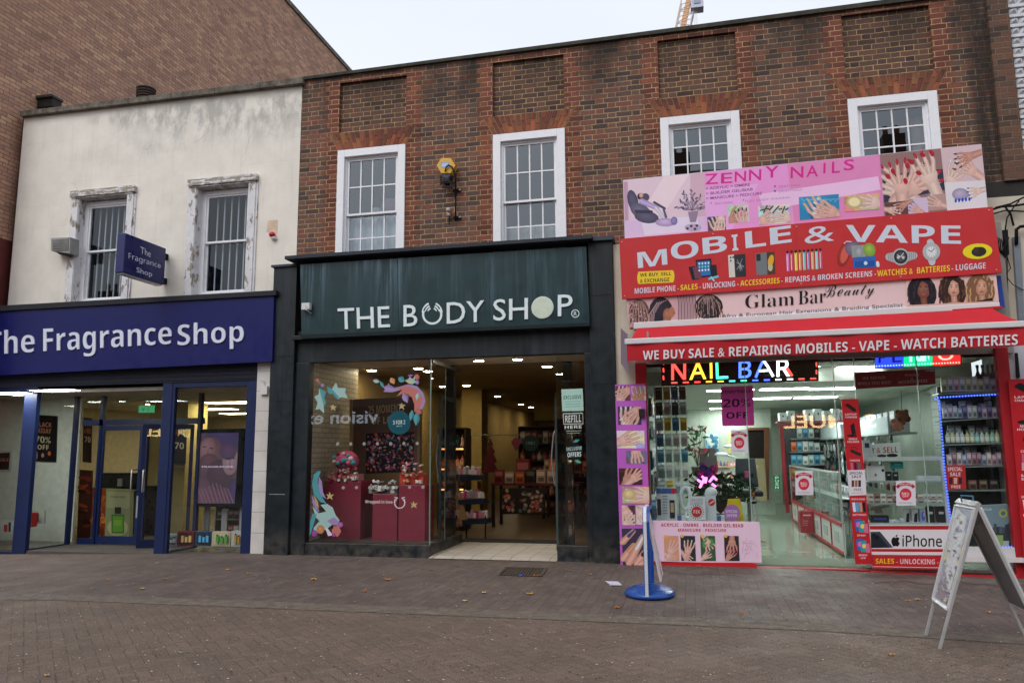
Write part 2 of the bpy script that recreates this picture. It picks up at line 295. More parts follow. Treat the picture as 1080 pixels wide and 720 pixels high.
def text2d(s, style='bold', ext=False, fat=0.0, space=1.0):
    k = (s, style, ext, fat, space)
    if k in _tc: return _tc[k]
    tb = {'bold': SANS, 'sans': SANSR, 'serif': SERIF, 'script': SCRIPT, 'thin': THIN}.get(style, {})
    cu = bpy.data.curves.new('t', 'FONT'); cu.body = ''.join(tb.get(ch, ch) for ch in s); cu.resolution_u = 3; cu.offset = fat; cu.space_character = space
    if ext: cu.extrude = .5
    o = bpy.data.objects.new('t', cu); col.objects.link(o); bpy.context.view_layer.update()
    me = bpy.data.meshes.new_from_object(o)
    vs = [tuple(v.co) for v in me.vertices]; fs = [tuple(p.vertices) for p in me.polygons]
    bpy.data.objects.remove(o); bpy.data.curves.remove(cu); bpy.data.meshes.remove(me)
    x0 = min(v[0] for v in vs); x1 = max(v[0] for v in vs); y0 = min(v[1] for v in vs); y1 = max(v[1] for v in vs)
    if fat:      # the outline grown by `fat` can throw spikes at sharp corners: measure without it, clamp to it
        _b = text2d(s, style, ext, 0.0, space); x0, x1, y0, y1 = _tb[(s, style, ext, 0.0, space)]; x0 -= fat; x1 += fat; y0 -= fat; y1 += fat
        vs = [(min(max(v[0], x0), x1), min(max(v[1], y0), y1), v[2]) for v in vs]
    _tb[k] = (x0, x1, y0, y1)
    vs = [((v[0]-x0)/(x1-x0), (v[1]-y0)/max(1e-6, y1-y0), v[2]) for v in vs]
    _tc[k] = (vs, fs); return _tc[k]
def clipped(pts, cl):
    if not cl: return pts
    for i in range(len(cl)):
        (ax, ay), (bx, by) = cl[i], cl[(i+1) % len(cl)]; out = []
        f = lambda p: (bx-ax)*(p[1]-ay)-(by-ay)*(p[0]-ax)
        for j in range(len(pts)):
            p, q = pts[j], pts[(j+1) % len(pts)]; fp, fq = f(p), f(q)
            if fp >= 0: out.append(tuple(p))
            if (fp >= 0) != (fq >= 0): t = fp/(fp-fq); out.append(tuple(p[i]+(q[i]-p[i])*t for i in range(len(p))))
        pts = out
        if len(pts) < 3: return []
    return pts
class MB:
    def __init__(s, Y=None, plane=None, mat='paint'):
        s.v = []; s.f = []; s.c = []; s.m = []; s.Y = Y; s.plane = plane; s.k = 0; s.mat = mat; s.clip = None
    def add(s, vs, fs, cc, mat=None):
        o = len(s.v); s.v += [Vector(v) for v in vs]; mat = mat or s.mat
        for f in fs: s.f.append([i+o for i in f]); s.c.append(cc); s.m.append(mat)
        return s
    def box(s, x0, x1, y0, y1, z0, z1, cc=(.5, .5, .5), mat=None):
        vs = [(x, y, z) for z in (z0, z1) for y in (y0, y1) for x in (x0, x1)]
        return s.add(vs, [(0, 2, 3, 1), (4, 5, 7, 6), (0, 1, 5, 4), (2, 6, 7, 3), (0, 4, 6, 2), (1, 3, 7, 5)], cc, mat)
    def prism(s, pts, vec, cc=(.5, .5, .5), mat=None):
        n = len(pts); vec = Vector(vec); pts = [Vector(p) for p in pts]
        return s.add(pts+[p+vec for p in pts], [tuple(range(n)), tuple(range(2*n-1, n-1, -1))]+[(i, (i+1) % n, (i+1) % n+n, i+n) for i in range(n)], cc, mat)
    def pxq(s, q, Y, d, cc, mat=None): return s.prism([at(x, y, Y) for x, y in q], (0, d, 0), cc, mat)
    def pxb(s, x0, y0, x1, y1, Y, d, cc, mat=None):
        a = at(x0, y0, Y); b_ = at(x1, y1, Y); return s.box(min(a.x, b_.x), max(a.x, b_.x), Y, Y+d, min(a.z, b_.z), max(a.z, b_.z), cc, mat)
    def tube(s, pts, r, cc, mat=None, n=8, r2=None):
        pts = [Vector(p) for p in pts]; rings = []
        for i, p in enumerate(pts):
            t = (pts[min(i+1, len(pts)-1)]-pts[max(i-1, 0)]).normalized(); a = t.orthogonal().normalized() if i == 0 else (rings[-1][1]-t*rings[-1][1].dot(t)).normalized()
            rr = r if r2 is None else r+(r2-r)*i/(len(pts)-1)
            bb = t.cross(a); rings.append(([p+a*math.cos(k*2*math.pi/n)*rr+bb*math.sin(k*2*math.pi/n)*rr for k in range(n)], a))
        vs = [q for g, _ in rings for q in g]; fs = []
        for i in range(len(pts)-1):
            for k in range(n): fs.append((i*n+k, i*n+(k+1) % n, (i+1)*n+(k+1) % n, (i+1)*n+k))
        fs += [tuple(range(n-1, -1, -1)), tuple(range((len(pts)-1)*n, len(pts)*n))]
        return s.add(vs, fs, cc, mat)
    def lathe(s, cx, cy, prof, cc, mat=None, n=20, sx=1, sy=1):
        vs = []; fs = []
        for r, z in prof: vs += [(cx+r*sx*math.cos(k*2*math.pi/n), cy+r*sy*math.sin(k*2*math.pi/n), z) for k in range(n)]
        for i in range(len(prof)-1):
            for k in range(n): fs.append((i*n+k, i*n+(k+1) % n, (i+1)*n+(k+1) % n, (i+1)*n+k))
        fs += [tuple(range(n-1, -1, -1)), tuple(range((len(prof)-1)*n, len(prof)*n))]
        return s.add(vs, fs, cc, mat)
    def ball(s, p, r, cc, mat=None, n=10, m=6, lump=0):
        rx, ry, rz = r if isinstance(r, tuple) else (r, r, r); vs = [(p[0], p[1], p[2]-rz)]; fs = []
        for i in range(1, m):
            a = -math.pi/2+math.pi*i/m
            for k in range(n):
                q = 1+random.uniform(-lump, lump); vs.append((p[0]+rx*q*math.cos(a)*math.cos(2*math.pi*k/n), p[1]+ry*q*math.cos(a)*math.sin(2*math.pi*k/n), p[2]+rz*q*math.sin(a)))
        vs.append((p[0], p[1], p[2]+rz)); N = len(vs)-1
        for k in range(n):
            fs.append((0, 1+(k+1) % n, 1+k)); fs.append((N, 1+(m-2)*n+k, 1+(m-2)*n+(k+1) % n))
            for i in range(m-2): fs.append((1+i*n+k, 1+i*n+(k+1) % n, 1+(i+1)*n+(k+1) % n, 1+(i+1)*n+k))
        return s.add(vs, fs, cc, mat)
    # --- flat printing on this builder's own plane (Y or point+normal), one thin ink layer over the other
    def pp(s, x, y, up=0):
        if s.plane: return onp(x, y, s.plane[0], s.plane[1], .0001*s.k+up)
        return at(x, y, s.Y-.00002*s.k-up)
    def poly(s, pts, cc, mat='print'):
        s.k += 1; pts = clipped(pts, s.clip)
        if len(pts) < 3: return s
        return s.add([s.pp(x, y) for x, y in pts], [tuple(range(len(pts)))], c(cc) if isinstance(cc, str) else cc, mat)
    def q(s, x0, y0, x1, y1, cc, sl=0, lean=0, mat='print'):   # parallelogram: slope of its horizontals, lean of its verticals
        return s.poly([(x0, y0), (x1, y0+sl*(x1-x0)), (x1+lean*(y1-y0), y1+sl*(x1-x0)), (x0+lean*(y1-y0), y1)], cc, mat)
    def gpoly(s, pts, mat='print'):
        """one patch of printed ink whose colour runs from corner to corner: points are (x, y, r, g, b)"""
        pts = clipped(pts, s.clip)
        if len(pts) < 3: return s
        o = len(s.v); s.v += [s.pp(p[0], p[1]) for p in pts]; s.f.append(list(range(o, o+len(pts)))); s.c.append([p[2:] for p in pts]); s.m.append(mat); return s
    def soft(s, cx, cy, rx, ry, cc, ang=0, n=14, edge=.62, mid=1.12, mat='print'):
        """printed round form, lit in its middle"""
        s.k += 1; cc = c(cc) if isinstance(cc, str) else cc; a = R(ang); e = tuple(v*edge for v in cc); m_ = tuple(min(.85, v*mid) for v in cc); hx, hy = cx-rx*.15, cy-ry*.25; P = []
        for k in range(n): t = 2*math.pi*k/n; x, y = rx*math.cos(t), ry*math.sin(t); P.append((cx+x*math.cos(a)-y*math.sin(a), cy+x*math.sin(a)+y*math.cos(a), *e))
        for k in range(n): s.gpoly([(hx, hy, *m_), P[k], P[(k+1) % n]], mat)
        return s
    def softcap(s, x0, y0, x1, y1, w_, cc, w2=None, edge=.6, mid=1.12):
        s.k += 1; cc = c(cc) if isinstance(cc, str) else cc; w2 = w2 or w_; e = tuple(v*edge for v in cc); m_ = tuple(min(.85, v*mid) for v in cc); t = Vector((x1-x0, y1-y0)); L_ = t.length or 1; t /= L_; nn = Vector((-t.y, t.x)); rows = []
        for u, ww in ((-w_*.5/L_, .25), (-w_*.3/L_, .75), (0, 1), (.5, .98), (1, 1), (1+w2*.32/L_, .75), (1+w2*.52/L_, .25)):
            p = Vector((x0, y0))+t*L_*u; hw = (w_+(w2-w_)*min(1, max(0, u)))/2*ww; rows.append(((p.x+nn.x*hw, p.y+nn.y*hw, *e), (p.x, p.y, *m_), (p.x-nn.x*hw, p.y-nn.y*hw, *e)))
        for a_, b_ in zip(rows, rows[1:]):
            s.gpoly([a_[0], a_[1], b_[1], b_[0]]); s.gpoly([a_[1], a_[2], b_[2], b_[1]])
        return s
    def ell(s, cx, cy, rx, ry, cc, ang=0, n=16, mat='print', a0=0, a1=360):
        a = R(ang); P = []
        for k in range(n+(a1 != 360)):
            t = R(a0+(a1-a0)*k/n); x, y = rx*math.cos(t), ry*math.sin(t); P.append((cx+x*math.cos(a)-y*math.sin(a), cy+x*math.sin(a)+y*math.cos(a)))
        return s.poly(P, cc, mat)
    def ln(s, pts, w_, cc, mat='print', w2=None):
        Lp = []; Rp = []; n = len(pts)
        for i in range(n):
            a = Vector(pts[max(0, i-1)]); b_ = Vector(pts[min(n-1, i+1)]); t = (b_-a).normalized(); nn = Vector((-t.y, t.x))*(w_ if w2 is None else w_+(w2-w_)*i/(n-1))/2; p = Vector(pts[i])
            Lp.append(p+nn); Rp.append(p-nn)
        if s.clip:
            for i in range(n-1): s.poly([tuple(Lp[i]), tuple(Lp[i+1]), tuple(Rp[i+1]), tuple(Rp[i])], cc, mat)
            return s
        s.k += 1; vs = [s.pp(*p) for p in Lp+Rp]; return s.add(vs, [(i, i+1, n+i+1, n+i) for i in range(n-1)], c(cc) if isinstance(cc, str) else cc, mat)
    def cap(s, x0, y0, x1, y1, w_, cc, w2=None):
        w2 = w2 or w_; s.ln([(x0, y0), (x1, y1)], w_, cc, w2=w2); s.ell(x0, y0, w_/2, w_/2, cc, n=10); s.ell(x1, y1, w2/2, w2/2, cc, n=10)
    def text(s, t, x0, y0, x1, y1, h, cc, style='bold', lean=0, ext=0, fat=0, mat='print', h2=None, space=1.0, Y=None):
        vs, fs = text2d(t, style, ext > 0, fat, space); s.k += 1; h2 = h2 or h
        TL = s.pp(x0, y0); TR = s.pp(x1, y1); BL = s.pp(x0+lean*h, y0+h); BR = s.pp(x1+lean*h2, y1+h2)
        n = (TR-TL).cross(TL-BL).normalized()
        out = [BL*(1-u)*(1-v)+BR*u*(1-v)+TL*(1-u)*v+TR*u*v + n*((z+.5)*ext) for u, v, z in vs]
        return s.add(out, fs, c(cc) if isinstance(cc, str) else cc, mat)
    def build(s, name, parent=None, label=None, cat=None, group=None, kind=None, smooth=False, bevel=0, recalc=True):
        off = Vector(parent['_o']) if parent is not None else Vector((0, 0, 0))
        me = bpy.data.meshes.new(name); me.from_pydata([tuple(v-off) for v in s.v], [], s.f)
        names = []
        for m in s.m:
            if m not in names: names.append(m)
        for m in names: me.materials.append(MATS[m])
        ca = me.color_attributes.new('Col', 'FLOAT_COLOR', 'CORNER')
        buf = []
        for p, m, cc in zip(me.polygons, s.m, s.c):
            p.material_index = names.index(m); p.use_smooth = smooth
            if cc and isinstance(cc[0], tuple):
                for q in cc: buf += [*q, 1.0]
            else: buf += [*cc, 1.0]*p.loop_total
        ca.data.foreach_set('color', buf)
        if recalc:
            bm = bmesh.new(); bm.from_mesh(me); bmesh.ops.recalc_face_normals(bm, faces=bm.faces); bm.to_mesh(me); bm.free()
        o = bpy.data.objects.new(name, me); col.objects.link(o)
        if parent is not None: o.parent = parent
        o['_o'] = tuple(off)
        tag(o, label, cat, group, kind)
        if bevel:
            md = o.modifiers.new('bevel', 'BEVEL'); md.width = bevel; md.segments = 2; md.limit_method = 'ANGLE'
        return o
def tag(o, label=None, cat=None, group=None, kind=None):
    for k, v in (('label', label), ('category', cat), ('group', group), ('kind', kind)):
        if v: o[k] = v
    return o
def thing(name, loc, label, cat, group=None):
    o = bpy.data.objects.new(name, None); col.objects.link(o); o.location = loc; o['_o'] = tuple(loc); o.empty_display_size = .1
    return tag(o, label, cat, group)
def dup(root, delta, label=None, group=None):
    r = root.copy(); col.objects.link(r); r.location = root.location+Vector(delta)
    if label: r['label'] = label
    if group: r['group'] = group
    for ch in root.children:
        q = ch.copy(); col.objects.link(q); q.parent = r
        for g in ch.children:
            d = g.copy(); col.objects.link(d); d.parent = q
    return r
def wall(mb, x0, x1, z0, z1l, z1r, holes, Y, depth, cc, mat, reveal=None):
    """front wall sheet with real openings and reveals; the top edge runs from z1l to z1r"""
    xs = sorted({x0, x1, *[h[0] for h in holes], *[h[1] for h in holes]}); zs = sorted({z0, *[h[2] for h in holes], *[h[3] for h in holes]})+[None]
    top = lambda x: z1l+(z1r-z1l)*(x-x0)/(x1-x0)
    for a, b_ in zip(xs, xs[1:]):
        for lo, hi in zip(zs, zs[1:]):
            mz = (lo+(hi if hi is not None else top(a)))/2; mx_ = (a+b_)/2
            if any(h[0] < mx_ < h[1] and h[2] < mz < h[3] for h in holes): continue
            mb.add([(a, Y, lo), (b_, Y, lo), (b_, Y, hi if hi is not None else top(b_)), (a, Y, hi if hi is not None else top(a))], [(0, 1, 2, 3)], cc, mat)
    for h in holes:
        d = h[4] if len(h) > 4 else depth
        P = [(h[0], h[2]), (h[1], h[2]), (h[1], h[3]), (h[0], h[3])]
        for i in range(4):
            (xa, za), (xb, zb) = P[i], P[(i+1) % 4]; mb.add([(xa, Y, za), (xb, Y, zb), (xb, Y+d, zb), (xa, Y+d, za)], [(0, 1, 2, 3)], cc, reveal or mat)
WHITE = c('#dcdce0'); BLACK = c('#101012')
# ================================================================ THE SETTING
Z3 = lambda x: gz(x)
def sheet(name, x0, x1, y0, y1, dz, mat, nx=60, ny=1, yl=None):
    mb = MB(); vs = []; fs = []
    for j in range(ny+1):
        for i in range(nx+1):
            x = x0+(x1-x0)*i/nx; ya, yb = (yl(x) if yl else (y0, y1)); vs.append((x, ya+(yb-ya)*j/ny, gz(x)+dz))
    for j in range(ny):
        for i in range(nx): fs.append((j*(nx+1)+i, j*(nx+1)+i+1, (j+1)*(nx+1)+i+1, (j+1)*(nx+1)+i))
    mb.add(vs, fs, (.3, .3, .3), mat); return mb.build(name, kind='structure', recalc=False)
g = MB(); g.box(-900, 900, -900, 900, -1.2, -.2, (.1, .1, .1), 'ground_dark'); g.build('ground', kind='structure')
kerb_y = lambda x: 7.62-.012*(x-.5)**2*(.7 if x > .5 else .1)
sheet('road', -60, 60, -9.6, 8, 0.0, 'road_blocks', 240, yl=lambda x: (-9.6, kerb_y(x)))
sheet('pavement', -60, 60, 7.9, 11.9, 0.0, 'footway', 240, yl=lambda x: (kerb_y(x)+.30, 11.78))
sheet('drainage_channel', -60, 60, 0, 0, 0.004, 'channel', 240, yl=lambda x: (kerb_y(x)-.02, kerb_y(x)+.32))
mb = MB()
P_ = [(-.9, 11.62), (-.75, 11.1)]+[(-.6+.15*k, 10.85+.12*math.sin(k*1.3)+.07*math.sin(k*3.1)-.25*math.sin(k*.11)) for k in range(38)]+[(5.4, 11.62)]
mb.add([(x, y, gz(x)+.004) for x, y in P_], [tuple(range(len(P_)))], (.3, .3, .3), 'screed'); mb.build('pavement_screed', kind='structure', recalc=False)
# ================================================================ BUILDINGS
FY = 11.74
# ---- big brown department store wall on the left
t = thing('department_store', (-20, 18, 0), 'huge windowless brown brick side wall rising behind the white building', 'building')
mb = MB(); mb.box(-28, -12.58, 10.9, 26.6, 5.68, 16.5, (.3, .2, .15), 'store_brick'); mb.build('brick_wall', t)
mb = MB(); mb.box(-28, -12.575, 10.88, 11.55, -.3, 5.68, c('#5f2c2a'), 'old'); mb.box(-28, -12.575, 11.55, 26.6, 3.0, 5.68, c('#5f2c2a'), 'old'); mb.build('painted_base', t, label='dark red painted lower wall')
mb = MB(); mb.box(-28.05, -12.53, 10.85, 26.65, 16.5, 16.66, c('#6f655b'), 'coping'); mb.build('coping', t)
# ---- white stucco building
xL, xR = -12.45, -6.49
sb = thing('stucco_building', (-9.5, 12, 0), 'two-storey cream stucco building with peeling window surrounds above the blue perfume shop', 'building')
zl = at(25, 121, FY).z; zr = at(319, 88, FY).z
wx = [(-10.99, -9.93), (-8.49, -7.44)]
mb = MB(); wall(mb, xL, xR, 2.9, zl, zr, [(a, b_, 4.3, 6.36, .2) for a, b_ in wx], FY, .2, c('#cfc8bb'), 'stucco')
mb.box(xL, xL+.02, FY, 24, 3.0, zl, c('#cfc8bb'), 'stucco'); mb.build('wall', sb, recalc=False)
mb = MB(); mb.box(xL, xR-.005, FY+.3, 24, zl-.45, zl-.4, c('#444444'), 'matte'); mb.box(xL, xR, 24, 24.1, 0, zl, c('#777777'), 'matte'); mb.box(xL+.03, xR-.02, FY+.03, 23.9, 3.3, 3.5, c('#555555'), 'matte'); mb.build('roof', sb)
mb = MB()
cl_ = [at(20.5, 117.5, FY-.1), at(319, 81.5, FY-.1), at(319, 87.5, FY-.1), at(20.5, 122.5, FY-.1)]
mb.prism(cl_, (0, .5, 0), (.3, .3, .3), 'coping'); mb.build('coping', sb)
def surround(x0, x1):
    mb = MB(); Z1 = 6.36; o = .135; y = FY-.045
    mb.box(x0-o, x0, y, FY+.012, 4.3, Z1+.02, (1, 1, 1), 'flaking_paint'); mb.box(x1, x1+o, y, FY+.012, 4.3, Z1+.02, (1, 1, 1), 'flaking_paint')
    mb.box(x0-o-.03, x1+o+.03, y-.035, FY+.012, Z1+.02, Z1+.135, (1, 1, 1), 'flaking_paint'); mb.box(x0-o, x1+o, y-.01, FY+.01, Z1-.01, Z1+.02, (1, 1, 1), 'flaking_paint')
    mb.box(x0-o-.035, x0-o, y+.02, FY+.01, 4.3, Z1+.09, (1, 1, 1), 'flaking_paint'); mb.box(x1+o, x1+o+.035, y+.02, FY+.01, 4.3, Z1+.09, (1, 1, 1), 'flaking_paint')
    mb.box(x0-.002, x0+.012, FY-.03, FY+.19, 4.3, Z1, (1, 1, 1), 'flaking_paint')
    mb.box(x1-.012, x1+.002, FY-.03, FY+.19, 4.3, Z1, (1, 1, 1), 'flaking_paint'); mb.box(x0, x1, FY-.03, FY+.19, Z1-.014, Z1+.001, (1, 1, 1), 'flaking_paint'); return mb
def sash(par, x0, x1, z0, z1, zm, cols, ru, rl, y, fw=.06, bars=.02, col_=WHITE, gm='windowglass'):
    """double hung sash window: frame, upper sash, lower sash set back, glazing bars and panes"""
    f = MB(mat='gloss'); f.box(x0, x0+fw, y, y+.1, z0, z1, col_); f.box(x1-fw, x1, y, y+.1, z0, z1, col_); f.box(x0+fw, x1-fw, y, y+.1, z1-fw, z1, col_); f.box(x0+fw, x1-fw, y-.02, y+.1, z0, z0+fw, col_)
    fr = f.build('window_frame', par)
    for (za, zb, yy, rows) in ((zm, z1-fw, y+.02, ru), (z0+fw, zm+.03, y+.06, rl)):
        s = MB(mat='gloss'); r = .035; a, b_ = x0+fw, x1-fw
        s.box(a, a+r, yy, yy+.035, za, zb, col_); s.box(b_-r, b_, yy, yy+.035, za, zb, col_); s.box(a+r, b_-r, yy, yy+.035, zb-r, zb, col_); s.box(a+r, b_-r, yy, yy+.035, za, za+r, col_)
        for i in range(1, cols): xx = a+r+(b_-a-2*r)*i/cols; s.box(xx-bars/2, xx+bars/2, yy+.004, yy+.03, za+r, zb-r, col_)
        for j in range(1, rows): zz = za+r+(zb-za-2*r)*j/rows; s.box(a+r, b_-r, yy+.005, yy+.029, zz-bars/2, zz+bars/2, col_)
        so = s.build('sash', par)
        gmb = MB(); gmb.add([(a+r, yy+.018, za+r), (b_-r, yy+.018, za+r), (b_-r, yy+.018, zb-r), (a+r, yy+.018, zb-r)], [(0, 1, 2, 3)], (1, 1, 1), gm); gmb.build('pane', so)
for a, b_ in wx:
    surround(a, b_).build('window_surround', sb)
    sash(sb, a+.01, b_-.01, 4.36, 6.33, 5.35, 1, 1, 1, FY+.13, .09, gm='barredglass')
    m = MB(mat='paint')
    for i in range(1, 7 if a < -10 else 6): xx = a+.1+(b_-a-.2)*i/(6 if a > -10 else 6.5); m.box(xx-.011, xx+.011, FY+.27, FY+.29, 4.4, 6.3, c('#c4c7cc'))
    m.build('security_bars', sb)
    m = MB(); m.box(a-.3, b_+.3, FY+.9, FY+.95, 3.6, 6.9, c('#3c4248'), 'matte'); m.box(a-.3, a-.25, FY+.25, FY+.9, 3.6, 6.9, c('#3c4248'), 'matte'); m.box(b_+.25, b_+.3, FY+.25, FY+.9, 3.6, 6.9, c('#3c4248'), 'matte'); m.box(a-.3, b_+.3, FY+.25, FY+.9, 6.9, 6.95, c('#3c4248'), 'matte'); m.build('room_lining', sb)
# ---- brown brick building
bb = thing('brick_building', (-1, 12, 0), 'brown brick two-storey terrace with red brick window surrounds above two shops', 'building')
zl = at(319, 84, FY).z; zr = at(897, 9.5, FY).z; zr = zl+(zr-zl)*(4.62+6.47)/(at(897, 9, FY).x+6.47)
WIN = [(-5.76, -4.52), (-2.99, -1.79), (-.275, .925), (2.48, 3.70)]
holes = [(a, b_, 4.75, 6.79, .12) for a, b_ in WIN]+[(a, b_, 7.11, z, .05) for (a, b_), z in zip(WIN, (8.05, 8.08, 8.11, 8.15))]
mb = MB(); wall(mb, -6.48, 4.62, 3.2, zl, zr, holes, FY, .12, (.3, .2, .2), 'brown_brick', 'red_brick'); mb.build('brick_wall', bb, recalc=False)
for (a, b_), z in zip(WIN, (8.05, 8.08, 8.11, 8.15)): MB().add([(a, FY+.05, 7.11), (b_, FY+.05, 7.11), (b_, FY+.05, z), (a, FY+.05, z)], [(0, 1, 2, 3)], (.3, .2, .2), 'panel_brick').build('recessed_panel', bb, recalc=False)
H = .085
for (a, b_), z in zip(WIN, (8.05, 8.08, 8.11, 8.15)):     # toothed red brick strips either side, a band on top and a splayed flat arch
    mb = MB(); r = int(4.5/H)
    while r*H < z+.01:
        w_ = .27 if r % 2 else .20
        mb.box(a-w_, a-.001, FY-.004, FY+.02, r*H, (r+1)*H, (.5, .2, .1), 'red_brick'); mb.box(b_+.001, b_+w_, FY-.004, FY+.02, r*H, (r+1)*H, (.5, .2, .1), 'red_brick'); r += 1
    mb.box(a-.27, b_+.27, FY-.0035, FY+.02, z-.015, z+.062, (.5, .2, .1), 'red_brick'); mb.build('brick_dressing', bb)
    mb = MB(mat='old'); n = 17; zb, zt = 6.80, 7.10; cx = (a+b_)/2; hb, ht = (b_-a)/2, (b_-a)/2+.17
    mb.add([(cx-hb-.01, FY-.006, zb-.005), (cx+hb+.01, FY-.006, zb-.005), (cx+ht+.01, FY-.006, zt+.005), (cx-ht-.01, FY-.006, zt+.005)], [(0, 1, 2, 3)], c('#877055'), 'old')
    for k in range(n):
        for (v0, v1) in (((0, .62), (.65, 1)) if k % 2 else ((0, .36), (.39, 1))):
            P_ = []
            for u, v in ((k/n, v0), ((k+1)/n, v0), ((k+1)/n, v1), (k/n, v1)):
                hh = hb+(ht-hb)*v; uu = (u*2-1)*hh; uu += .008*(1 if u == k/n else -1)*.8; P_.append((cx+uu, FY-.014, zb+(zt-zb)*v))
            base = random.choice(('#75402f', '#824a34', '#8a5036', '#6d3a2c', '#95593a'))
            cc = tuple(q*random.uniform(.8, 1.1) for q in c(base))
            mb.prism(P_, (0, .012, 0), cc, 'arch_dirt')
    mb.build('brick_arch', bb)
# coping with a weathered lip
ov = [at(319, 81.2, FY-.05), at(897, 4.5, FY-.05)]; dx = ov[1]-ov[0]; e0 = ov[0]; e1 = ov[0]+dx*((4.64+6.49)/dx.x)
mb = MB(); mb.prism([e0, e1, e1-Vector((0, 0, .075)), e0-Vector((0, 0, .05))], (0, .45, 0), (.2, .2, .2), 'dark_coping'); mb.build('coping', bb)
mb = MB(); mb.box(-6.47, 4.6, 36, 36.1, 0, 8, c('#777777'), 'matte'); mb.box(-6.47, 4.6, FY+.3, 36, 7.4, 7.45, c('#444444'), 'matte'); mb.box(4.56, 4.61, FY+.05, 36, 3.5, 8, c('#777777'), 'matte'); mb.box(-6.45, 4.55, FY+.03, 35.9, 3.72, 3.9, c('#666666'), 'matte')
mb.box(-6.48, -6.46, FY+.01, 36, -.3, 8, c('#777777'), 'matte'); mb.build('roof', bb)
for k, (a, b_) in enumerate(WIN):
    f = MB(mat='gloss'); o = .13; f.box(a, a+o, FY-.03, FY+.1, 4.75, 6.785, WHITE); f.box(b_-o, b_, FY-.03, FY+.1, 4.75, 6.785, WHITE); f.box(a+o, b_-o, FY-.03, FY+.1, 6.785-o, 6.785, WHITE); f.box(a-.01, b_+.01, FY-.05, FY+.1, 4.68, 4.75, WHITE)
    f.build('window_surround', bb, bevel=.006)
    zm = (5.62, 5.62, 5.70, 5.70)[k]
    sash(bb, a+o, b_-o, 4.76, 6.785-o, zm, 4, 2 if k < 2 else 3, 2, FY+.03, .03, .022)
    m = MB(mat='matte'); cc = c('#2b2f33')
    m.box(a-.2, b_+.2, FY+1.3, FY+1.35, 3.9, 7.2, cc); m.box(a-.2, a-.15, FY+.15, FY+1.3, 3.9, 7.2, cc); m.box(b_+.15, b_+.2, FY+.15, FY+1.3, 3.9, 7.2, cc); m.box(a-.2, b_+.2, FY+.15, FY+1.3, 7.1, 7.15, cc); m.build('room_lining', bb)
def curtain(x0, x1, z0, z1, y, cc, label):
    m = MB(mat='cloth'); n = int((x1-x0)/.02); vs = []; fs = []
    for i in range(n+1):
        x = x0+(x1-x0)*i/n; yy = y+.02*math.sin(i*.9)+.012*math.sin(i*.37); vs += [(x, yy, z0), (x, yy, z1), (x, yy+.006, z0), (x, yy+.006, z1)]
    for i in range(n): o = i*4; fs += [(o, o+4, o+5, o+1), (o+2, o+3, o+7, o+6), (o+1, o+5, o+7, o+3)]
    m.add(vs, fs, cc); m.build('curtain', None, label, 'curtain', smooth=True)
curtain(-5.6, -4.68, 4.7, 5.62, FY+.2, c('#b8bcbc'), 'white net curtain in the lower half of the leftmost brick-building window')
curtain(-2.85, -1.93, 4.7, 5.27, FY+.2, c('#a8a79c'), 'beige blind in the lower half of the window right of the yellow alarm box')
curtain(3.38, 3.56, 4.9, 6.5, FY+.22, c('#8c7b70'), 'narrow brown curtain at the right edge of the rightmost sash window')
m = MB(mat='matte'); m.box(-5.62, -4.68, FY+.3, FY+.5, 5.6, 5.66, c('#8b8f94')); m.build('window_shelf', None, 'shelf behind the glass of the leftmost brick-building window', 'shelf')
m = MB(mat='cloth'); m.ball((-4.95, FY+.4, 5.83), (.16, .08, .17), c('#8f6f7d'), lump=.15); m.ball((-5.2, FY+.4, 5.76), (.1, .07, .1), c('#a9adb3'), lump=.15); m.build('folded_cloth', None, 'pink and grey bundle on the shelf in the leftmost brick-building window', 'cloth', smooth=True)
# pier at the right end and the white studded building beyond it
mb = MB(); x0 = at(1043, 100, FY-.05).x; mb.box(4.45, 4.72, FY-.06, FY+.3, 5.33, 8.6, (.2, .1, .1), 'pier_brick'); mb.build('brick_pier', bb)
mb = MB(); mb.box(4.2, 4.72, FY-.02, FY+.3, 5.1, 5.33, c('#2a2826'), 'old'); mb.build('lead_flashing', bb)
wb = thing('studded_building', (5.5, 12, 0), 'white building with rows of pyramid studs at the right edge of the photo', 'building')
mb = MB(mat='old'); cw = c('#c4c6ca'); s = .135; z = 5.36; r = 0
mb.box(4.725, 8, FY+.02, 14, -.3, 9.2, cw)
while z < 9.1:
    for i in range(24):
        x = 4.73+i*s+(0); P_ = [(x, FY+.018, z), (x+s, FY+.018, z), (x+s, FY+.018, z+s*.78), (x, FY+.018, z+s*.78)]; ap = (x+s/2, FY-.06, z+s*.39)
        mb.add(P_+[ap], [(0, 1, 4), (1, 2, 4), (2, 3, 4), (3, 0, 4)], cw)
    mb.box(4.73, 8, FY-.03, FY+.019, z+s*.8, z+s*1.12, jit(cw, .03)); z += s*1.14
mb.build('studded_wall', wb)
mb = MB(); mb.box(4.2, 8, FY-.05, FY+.012, 2.9, 5.1, c('#c4baa9'), 'cream_render'); mb.build('rendered_wall', wb)
mb = MB(mat='matte'); mb.box(4.73, 8, FY-.04, FY+.01, -.2, 2.9, c('#57504a')); mb.build('ground_floor_wall', wb)
